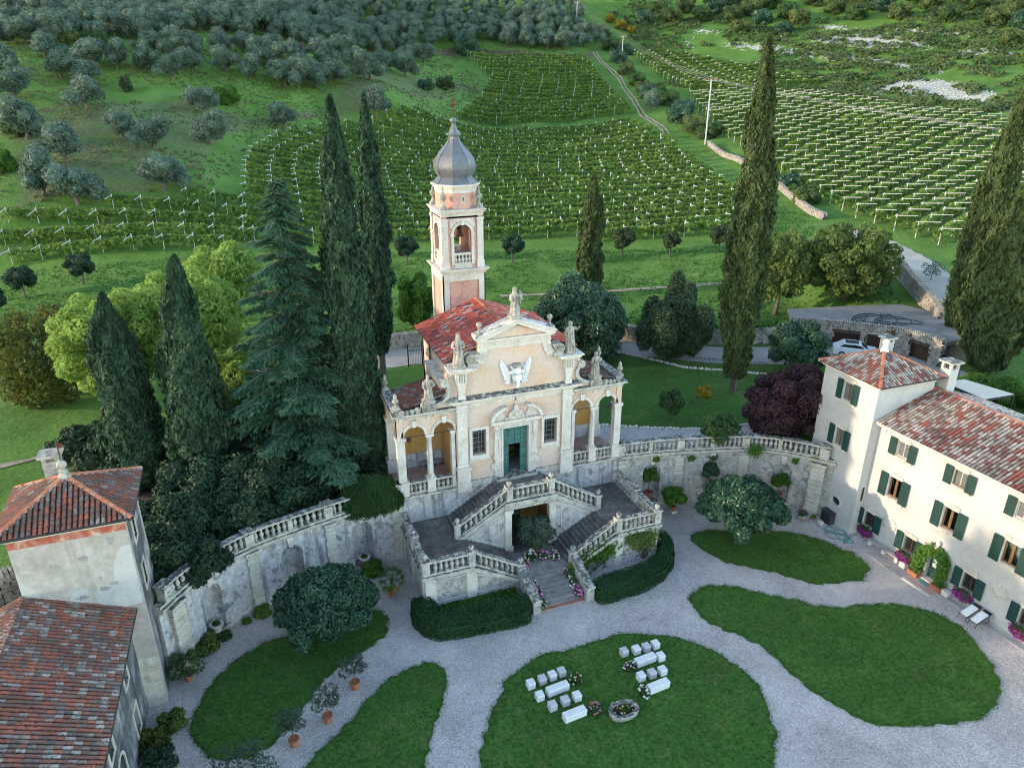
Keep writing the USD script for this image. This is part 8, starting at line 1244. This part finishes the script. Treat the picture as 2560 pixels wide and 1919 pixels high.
for q, u, lab in ((0, 5.55, 'left'), (1, 7.35, 'right')):
    th = thing('planter_box', f'terracotta planter box on the {lab} of the villa door', 'planter', vw(u, .5, 0)); add(th, 'box', vp(place(ext(sbox(u - .36, .05, u + .36, .36), .5), (0, 0, .22), (1, 0, 0), (0, 1, 0), (0, 0, 1))), 'terracotta'); add(th, 'rim', vp(join(bx(u - .40, u + .40, .36, .42, .18, .26), bx(u - .40, u + .40, .36, .42, .68, .76), bx(u - .4, u - .32, .36, .42, .26, .68), bx(u + .32, u + .4, .36, .42, .26, .68))), 'terracotta'); add(th, 'soil', vbx(u - .32, u + .32, .3, .39, .26, .68), 'earth')
rg = np.random.default_rng(790); th = thing('door_climber', 'leafy green climber arching over the villa door from the two planters', 'climber', vw(6.45, .4, .4)); ar = [(5.55, .45, .4), (5.55, .4, 1.2), (5.6, .35, 1.9), (5.95, .3, 2.4), (6.5, .28, 2.6), (7.0, .3, 2.5), (7.35, .35, 2.1), (7.4, .4, 1.3), (7.35, .45, .4)]; arw = np.array([vw(u, o, z) for u, o, z in ar]); add(th, 'stems', tube(arw, .03, 6), 'bark', smooth=True)
tq = rg.random(3600) * 8; i0 = np.minimum(tq.astype(int), 7); P = arw[i0] + (arw[i0 + 1] - arw[i0]) * (tq - i0)[:, None] + rg.normal(0, .17, (3600, 3)) * np.array([1, 1, 1.1]); n_ = unit(P - arw[i0] + NV * .3); add(th, 'leaves', leaves(P, n_, .10, rg, .7), 'bright_leaf')
# sun loungers folded by the wall
for k, (u, lab) in enumerate([(10.1, 'left'), (10.8, 'right')]):
    th = thing('garden_lounger', f'black metal garden seat with white patterned cushion by the villa wall, {lab} of the pair', 'lounger', vw(u, .9, 0)); A, B = vw(u, .45, .62), vw(u, 1.55, .30)
    for q in (-.26, .26): a, b = A + DV * q, B + DV * q; add(th, 'rail', bar(a, b, .03), 'iron'); add(th, 'leg', bar(a, a * [1, 1, 0] + NV * -.1, .028), 'iron'); add(th, 'leg', bar(b, b * [1, 1, 0] + NV * .12, .028), 'iron'); add(th, 'brace', bar(a * [1, 1, 0] + UZ * .1, b, .02), 'iron')
    d = (B - A) / np.linalg.norm(B - A); n_ = np.cross(DV, d); n_ = n_ if n_[2] > 0 else -n_; add(th, 'cushion', place(cbox(-.24, .24, .02, 1.1, .03, .15, .04), A, DV, d, n_), 'cushion'); add(th, 'back_rest', place(MB().box(-.27, .27, -.3, -.01, .0, .02), A, DV, d, n_), 'dark_plastic')
ac = thing('cooling_unit', 'dark grey box by the foot of the villa corner tower', 'box', (24.0, -7.4, 0)); add(ac, 'case', cbox(23.6, 24.15, -7.95, -6.95, .05, .98, .03), 'dark_plastic'); add(ac, 'lid', cbox(23.56, 24.18, -7.99, -6.91, .98, 1.03, .015), 'dark_plastic'); add(ac, 'foot', bx(23.65, 24.1, -7.9, -7.0, 0, .05), 'iron')
for k in range(5): add(ac, 'louvre', bx(23.585, 23.6, -7.85, -7.05, .2 + k * .14, .26 + k * .14), 'iron')
add(None, 'boundary_stone', cbox(22.95, 23.35, -7.75, -7.35, 0, .34, .08), 'trim_stone', label='small pale stone beside the dark grey box', cat='stone block')
t = np.linspace(0, 22, 160); rg = np.random.default_rng(800); hx = 23.1 + .55 * np.cos(t * 1.1) * (1 + .3 * np.sin(t * .37)) + t * .03; hy = -9.1 + .9 * np.sin(t * .83 + .6) * (1 + .25 * np.cos(t * .51)) - t * .02; add(None, 'garden_hose', tube(np.column_stack([hx, hy, .035 + .02 * (np.sin(t * 3) > .3)]), .028, 6), 'green_hose', smooth=True, label='green garden hose in loose coils on the gravel by the villa', cat='hose')

# ---------------------------------------------------------------- garages, walls, drive
def rubble_wall(name, label, line, h, th_, seed, z=None, cope=True, sz=.34, both=True):
    """a drystone wall: every face stone its own piece, on a dark core"""
    L = LineString(line); w = thing(name, label, 'stone wall', (*line[0], float(land(*[np.array([v]) for v in line[0]])[0]) if z is None else z)); rg = np.random.default_rng(seed); s = np.linspace(0, L.length, max(2, int(L.length / 1.5) + 1)); p = np.array([L.interpolate(t).coords[0] for t in s]); g = land(p[:, 0], p[:, 1]) if z is None else np.full(len(p), z); hh = np.interp(s, np.linspace(0, L.length, len(np.atleast_1d(h))), np.atleast_1d(h)) if np.ndim(h) else np.full(len(p), h)
    core = MB(); [core.add(*vbar((*p[i], g[i]), (*p[i + 1], g[i + 1]), th_ - .1, -.4, min(hh[i], hh[i + 1]) - .04)) for i in range(len(p) - 1)]; add(w, 'core', core, 'earth'); stones = []
    for side in ((-1, 1) if both else (-1,)):
        zc = 0
        for row in range(int(max(hh) / (sz * .72)) + 1):
            t = rg.uniform(0, min(sz, L.length * .4))
            while t < L.length - .05:
                ln = sz * rg.uniform(.8, 1.7); q = L.interpolate(min(t + ln / 2, L.length)).coords[0]; e = L.interpolate(min(t + ln / 2 + .1, L.length)).coords[0]; b = L.interpolate(max(t + ln / 2 - .1, 0)).coords[0]; d = np.array([e[0] - b[0], e[1] - b[1], 0]); d = d / (np.linalg.norm(d) + 1e-9); n = np.array([-d[1], d[0], 0]) * side; gz = np.interp(t, s, g); hm = np.interp(t, s, hh); z0 = row * sz * .72
                if z0 < hm: ht = min(sz * .68, hm - z0 + .1); v = (BOXV - .5) * [ln * .94, .26, ht] * (1 + .0 * BOXV) + rg.normal(0, .025, (8, 3)); stones.append(place((v, np.vstack([BOXF[:, [0, 1, 2]], BOXF[:, [0, 2, 3]]])), np.array([*q, gz + z0 + ht / 2]) + n * (th_ / 2 - .11 + rg.normal(0, .02)), d, n, UZ))
                t += ln
    if cope:
        t = 0
        while t < L.length - .1: q = L.interpolate(t).coords[0]; e = L.interpolate(min(t + .1, L.length)).coords[0]; d = np.array([e[0] - q[0], e[1] - q[1], 0]); d /= np.linalg.norm(d) + 1e-9; n = np.array([-d[1], d[0], 0]); v = (BOXV - .5) * [.16, th_ + .1, .34 * rg.uniform(.8, 1.3)] + rg.normal(0, .02, (8, 3)); stones.append(place((v, np.vstack([BOXF[:, [0, 1, 2]], BOXF[:, [0, 2, 3]]])), np.array([*q, np.interp(t, s, g) + np.interp(t, s, hh) + .1]), d, n, UZ)); t += .24
    stones = near_first(stones); k = 0
    for m in stones[:220]: add(w, 'stone', m, 'rubble_stone', tone=None)
    if stones[220:]: add(w, 'stones_far', join(*stones[220:]), 'rubble_stone', kind='stuff')
    return w
ga = thing('garage_block', 'stone-faced garage block with brown doors and a grey terrace roof', 'garage', (47, 11, 5))
GD = [((42.9, 14.2), (45.05, 12.35)), ((45.35, 11.85), (47.5, 10.0)), ((48.25, 8.7), (48.6, 6.35))]; GL = [(40.0, 16.5), (42.9, 14.2), (45.05, 12.35), (45.35, 11.85), (47.5, 10.0), (48.25, 8.7), (48.6, 6.35), (48.7, 5.2)]
for i, (a, b) in enumerate(GD):
    A, B = np.array([*a, 5.1]), np.array([*b, 5.1]); d = (B - A) / np.linalg.norm(B - A); n = np.array([d[1], -d[0], 0]); W_ = np.linalg.norm(B - A); add(ga, 'lintel', place(bx(0, W_, 1.95, 2.15, -.3, .08), A, d, UZ, n), 'trim_stone'); dr = add(ga, 'garage_door', place(bx(0, W_, 0, 1.95, -.36, -.3), A, d, UZ, n), 'garage_wood')
    for k in range(6): add(dr, 'door_board', place(bx(.02, W_ - .02, .02 + k * .32, .32 + k * .32 - .012, -.299, -.27), A, d, UZ, n), 'garage_wood')
ps = [((39.4, 16.8), (42.9, 14.2)), ((45.05, 12.35), (45.35, 11.85)), ((47.5, 10.0), (48.25, 8.7)), ((48.6, 6.35), (48.7, 5.2))]
add(ga, 'roof_terrace', slab(Polygon([(39.6, 17.1), (42.9, 14.6), (45.2, 12.6), (45.6, 12.1), (47.7, 10.3), (48.6, 8.8), (48.9, 6.3), (49, 5.4), (54, 6), (57, 14), (56, 17.5), (50, 19), (42, 20.5)]), 7.2, 7.62), 'asphalt_grey'); add(ga, 'garage_back', slab(Polygon([(40.2, 17.2), (43.3, 15.0), (45.6, 13.0), (48.1, 10.6), (49.1, 8.8), (49.5, 6.3), (50, 5.4), (53.8, 6), (56.8, 14), (55.8, 17.3), (50, 18.7), (42.2, 20.2)]), 4.8, 7.2), 'interior')
for i, (a, b) in enumerate(ps): rubble_wall('garage_pier', f'rubble stone pier of the garage front, {["left of the first door", "between first and second door", "between second and third door", "right of the third door"][i]}', [a, b], 2.2, .7, 820 + i, 5.05, cope=False, sz=.3)
rubble_wall('garage_parapet', 'rough stone parapet with upright coping stones above the garage doors', [(39.4, 16.9), (42.9, 14.3), (45.2, 12.25), (47.5, 10.2), (48.35, 8.7), (48.75, 6.35), (48.8, 5.2)], .6, .6, 830, 7.22, sz=.3)
rubble_wall('drive_wall', 'rubble retaining wall along the back of the drive left of the garages', [(-14, 30.6), (0, 30.2), (12, 28.3), (20, 25.6), (27, 21.0), (33, 18.4), (39.3, 17.0)], 1.7, .6, 831, 5.05, cope=False, sz=.42)
rubble_wall('field_wall', 'pale drystone wall running down beside the farm track to the white road', [tuple(v) for v in at(np.array([1530, 1580, 1630, 1680, 1720, 1755, 1780]), np.array([315, 345, 372, 405, 440, 465, 475.]))[:, :2]], 1.0, .7, 832, None, sz=.5)
rubble_wall('road_wall', 'curving stone wall with upright coping beside the white road above the garages', [(64.3, 27.2), (61.5, 21.9), (58.6, 16.4), (55.6, 11.6)], 1.9, .6, 833, None, sz=.4); rubble_wall('court_wall_left', 'dark rubble wall behind the left tower', [(-30.5, -4.5), (-33.5, -6.0), (-36, -9)], 3.5, .6, 834, 4.6, sz=.4)
# grassy bank with ivy on the retaining wall
rg = np.random.default_rng(840); P = []; L_ = LineString([(14, 28.6), (20, 26.4), (27, 21.7), (33, 19.0), (39.3, 17.6)])
for t in rg.random(2600) * L_.length: q = L_.interpolate(t).coords[0]; P.append([q[0] + rg.normal(0, .7), q[1] + .6 + rg.normal(0, .7), 6.7 + rg.random() * .5])
P = np.array(P); P = P[noise3(P * .4, 5) > .46]; th = thing('wall_ivy', 'bright green creeper spilling over the retaining wall of the drive', 'climber', (27, 22, 6)); add(th, 'leaves', leaves(P, np.tile([0, -.5, 1.0], (len(P), 1)), .26, rg, .7), 'bright_leaf')
hs = thing('irrigation_hoses', 'black irrigation hoses lying in loops on the terrace over the garages', 'hose', (48, 13.5, 7.6)); rg = np.random.default_rng(842)
for k in range(5): t = np.linspace(0, 7, 40); add(hs, 'hose', tube(np.column_stack([47.5 + .5 * k + 2.6 * np.cos(t * .75 + k), 14.4 - .6 * k + 1.5 * np.sin(t + .6 * k), 7.69 + .03 * k + 0 * t]), .05, 5), 'black_rubber', smooth=True)
# white car before the garages
car = thing('white_car', 'white car parked in front of the garages, half hidden by the villa roof', 'car', (43.2, 10.6, 5.15), 0); cd = np.array([.77, -.64, 0]); cn = np.array([-.64, -.77, 0]) * -1
def cr(m): return place(m, (43.0, 10.7, 5.15), cd, cn, UZ)
prof = Polygon([(-2.2, .35), (2.15, .35), (2.2, .75), (1.95, .92), (1.1, 1.0), (-1.9, 1.05), (-2.2, .9)]); cab = Polygon([(1.15, 1.0), (.45, 1.48), (-.2, 1.56), (-1.3, 1.52), (-2.0, 1.05)])
add(car, 'body', cr(place(ext(prof.buffer(.06).buffer(-.02), 1.78), (0, -.89, 0), (1, 0, 0), (0, 0, 1), (0, 1, 0))), 'car_paint', smooth=30); add(car, 'roof', cr(place(ext(cab, 1.5), (0, -.75, 0), (1, 0, 0), (0, 0, 1), (0, 1, 0))), 'car_paint', smooth=30)
for q in (-1, 1): add(car, 'side_window', cr(place(ext(cab.buffer(-.1), .02), (0, q * .76 - .01, 0), (1, 0, 0), (0, 0, 1), (0, 1, 0))), 'car_glass')
add(car, 'windscreen', cr(join((np.array([[1.2, -.66, 1.0], [1.2, .66, 1.0], [.5, .62, 1.475], [.5, -.62, 1.475]]), np.array([[0, 1, 2], [0, 2, 3]])))), 'car_glass'); add(car, 'roof_glass', cr(bx(-1.1, .2, -.5, .5, 1.555, 1.575)), 'car_glass')
for x in (-1.35, 1.35):
    for y in (-.84, .84): w_ = add(car, 'wheel', cr(place(lathe([(.1, -.1), (.33, -.1), (.34, 0), (.33, .1), (.1, .1)], n=18), (x, y, .34), (1, 0, 0), (0, 0, 1), (0, 1, 0))), 'black_rubber', smooth=30); add(w_, 'rim', cr(place(lathe([(.02, -.11), (.22, -.11), (.22, .11), (.02, .11)], n=14), (x, y, .34), (1, 0, 0), (0, 0, 1), (0, 1, 0))), 'concrete')
for y in (-.65, .65): add(car, 'headlight', cr(bx(2.1, 2.24, y - .18, y + .18, .68, .82)), 'glass')
# iron fence and gates
def fence(name, label, line, h, z, gap=.16, rows=(.25, .85), tall=0):
    L = LineString(line); f = thing(name, label, 'fence', (*line[0], z)); n = int(L.length / gap); bars = []
    for r_ in rows: P = np.array([L.interpolate(t).coords[0] for t in np.linspace(0, L.length, max(2, int(L.length / 2) + 1))]); add(f, 'rail', tube(np.column_stack([P, np.full(len(P), z + h * r_)]), .022, 4), 'iron')
    for i in range(n + 1): q = L.interpolate(i * gap).coords[0]; bars.append(bar((*q, z), (*q, z + h), .025))
    bars = near_first(bars)
    for m in bars[:180]: add(f, 'fence_bar', m, 'iron')
    if bars[180:]: add(f, 'bars_far', join(*bars[180:]), 'iron', kind='stuff')
    return f
fence('iron_fence', 'black iron fence between the garden lawn and the drive, left stretch behind the magnolia', [(9.6, 23.0), (14.4, 22.9), (20.2, 20.4)], 1.15, 5.3); fence('iron_fence', 'black iron fence along the garden lawn near the very tall slim cypress', [(24.2, 14.2), (27.2, 12.3), (30.8, 9.8)], 1.15, 5.3)
for nm, ln, s_ in (('garden_kerb', [(20.2, 20.3), (24.1, 14.1), (27.2, 12.2), (30.7, 9.7)], 3), ('path_kerb', [(9.45, 5.55), (13.4, 3.35), (16.5, 1.95), (19, 1.25), (21.5, .95), (24, .3)], 4)):
    L = LineString(ln); rg = np.random.default_rng(850 + s_); k = thing(nm, {'garden_kerb': 'low kerb of rough stones along the lawn under the iron fence', 'path_kerb': 'row of rounded pale stones edging the garden lawn along the gravel path'}[nm], 'kerb', (*ln[0], 5.15)); t = 0
    while t < L.length: q = L.interpolate(t).coords[0]; r_ = rg.uniform(.13, .2); add(k, 'stone', ball((q[0] + rg.normal(0, .03), q[1] + rg.normal(0, .03), 5.2), r_, 1, (1.15, .9, .8)), 'trim_stone', smooth=True); t += r_ * 1.9
gt = thing('iron_gate', 'narrow iron gate beside the drive left of the chapel', 'gate', (-3.3, 24.6, 5.1)); A = over(898, 790, 5.12); A[2] = 5.12
for x in (-.75, .75): add(gt, 'gate_post', bx(A[0] + x - .05, A[0] + x + .05, A[1] - .05, A[1] + .05, 5.0, 7.6), 'iron')
for k in range(9): add(gt, 'gate_bar', bx(A[0] - .68 + k * .17 - .012, A[0] - .68 + k * .17 + .012, A[1] - .012, A[1] + .012, 5.2, 7.0), 'iron')
add(gt, 'gate_rail', join(bx(A[0] - .7, A[0] + .7, A[1] - .013, A[1] + .013, 5.3, 5.35), bx(A[0] - .7, A[0] + .7, A[1] - .013, A[1] + .013, 6.8, 6.85)), 'iron')
wg = fence('white_gate', 'white iron gate with pointed bars between garage and villa chimney', [(48.75, 4.9), (47.9, 3.0), (46.9, 1.4)], 2.0, 5.1, .15, (.2, .8))
# canopy behind the villa
cn_ = thing('sun_canopy', 'cream fabric canopy on a dark frame behind the villa roof', 'canopy', (40.5, -5, 5)); C = [(38.9, -3.3, 8.2), (41.4, -3.1, 8.05), (42.6, -6.9, 8.0), (39.1, -6.9, 8.1)]; V = np.array(C); add(cn_, 'cloth', join((np.vstack([V, V + [0, 0, .05]]), np.vstack([BOXF[:, [0, 1, 2]], BOXF[:, [0, 2, 3]]]))), 'canopy_cloth')
for i in range(4): add(cn_, 'frame_post', bar((C[i][0], C[i][1], 5.0), (C[i][0], C[i][1], C[i][2]), .12), 'dark_plastic'); a, b = np.array(C[i]), np.array(C[(i + 1) % 4]); add(cn_, 'frame_beam', bar(a - [0, 0, .1], b - [0, 0, .1], .14), 'dark_plastic')
for i, (x, y, r) in enumerate([(45, -1.5, 1.6), (47, -3.5, 1.9), (48.5, -6.0, 2.0), (45.5, -9.5, 2.0), (50, -9, 2.2), (46, -12.5, 2.0)]): rg = np.random.default_rng(860 + i); c = np.array([x, y, 6.1]); tree('creeper_bank', f'bright creeper-covered bank behind the canopy, {["nearest the white gate", "below the bushy cypress", "right of the canopy", "beside the villa ridge", "at the far right edge", "lowest at the right edge"][i]}', 'shrub', (x, y, 5.1), rlobes(c, (r, r, r * .7), 8, rg, .45), 2600, .17, 'bright_leaf', 860 + i, .08)
# utility poles and wires
PO = [(1523, 312, 172, 'large double pole with insulators between the vineyards'), (1343, 136, 78, 'slim utility pole at the far end of the field track'), (1245, 64, 4, 'farthest utility pole beside the olive grove')]; tops = []
for i, (px, py, pt, lab) in enumerate(PO):
    b = at(px, py); h = zon(b[:2], pt) - b[2]; th = thing('utility_pole', lab, 'utility pole', b); r_ = .16 if i == 0 else .13; add(th, 'pole', tube([b - [0, 0, .3], b + [0, 0, h]], [r_ * 1.3, r_], 8), 'post_concrete', smooth=True); tops.append(b + [0, 0, h])
    for q in ((-.0, ) if i else (0, )): add(th, 'crossarm', bar(b + np.append(r3 * -1.5, h - .25), b + np.append(r3 * 1.5, h - .25), .12), 'post_concrete')
    for q in (-1.4, -.8, 0, .8, 1.4): add(th, 'insulator', move(lathe([(.06, 0), (.13, .05), (.08, .14), (.12, .2), (.05, .36)], n=8), b + np.append(r3 * q, h - .18)), 'terracotta', smooth=True)
end = np.array([140.0, 30.0, 20.0]); wi = thing('power_lines', 'thin power lines sagging from the poles across the right vineyard', 'power line', tops[0])
for q in (-1.4, 0, 1.4):
    for a, b in ((tops[2], tops[1]), (tops[1], tops[0]), (tops[0], end)): t = np.linspace(0, 1, 14)[:, None]; add(wi, 'wire', tube(a + (b - a) * t + np.append(r3 * q, .15) - UZ * (6 * t * (1 - t)), .02, 3), 'post_concrete')
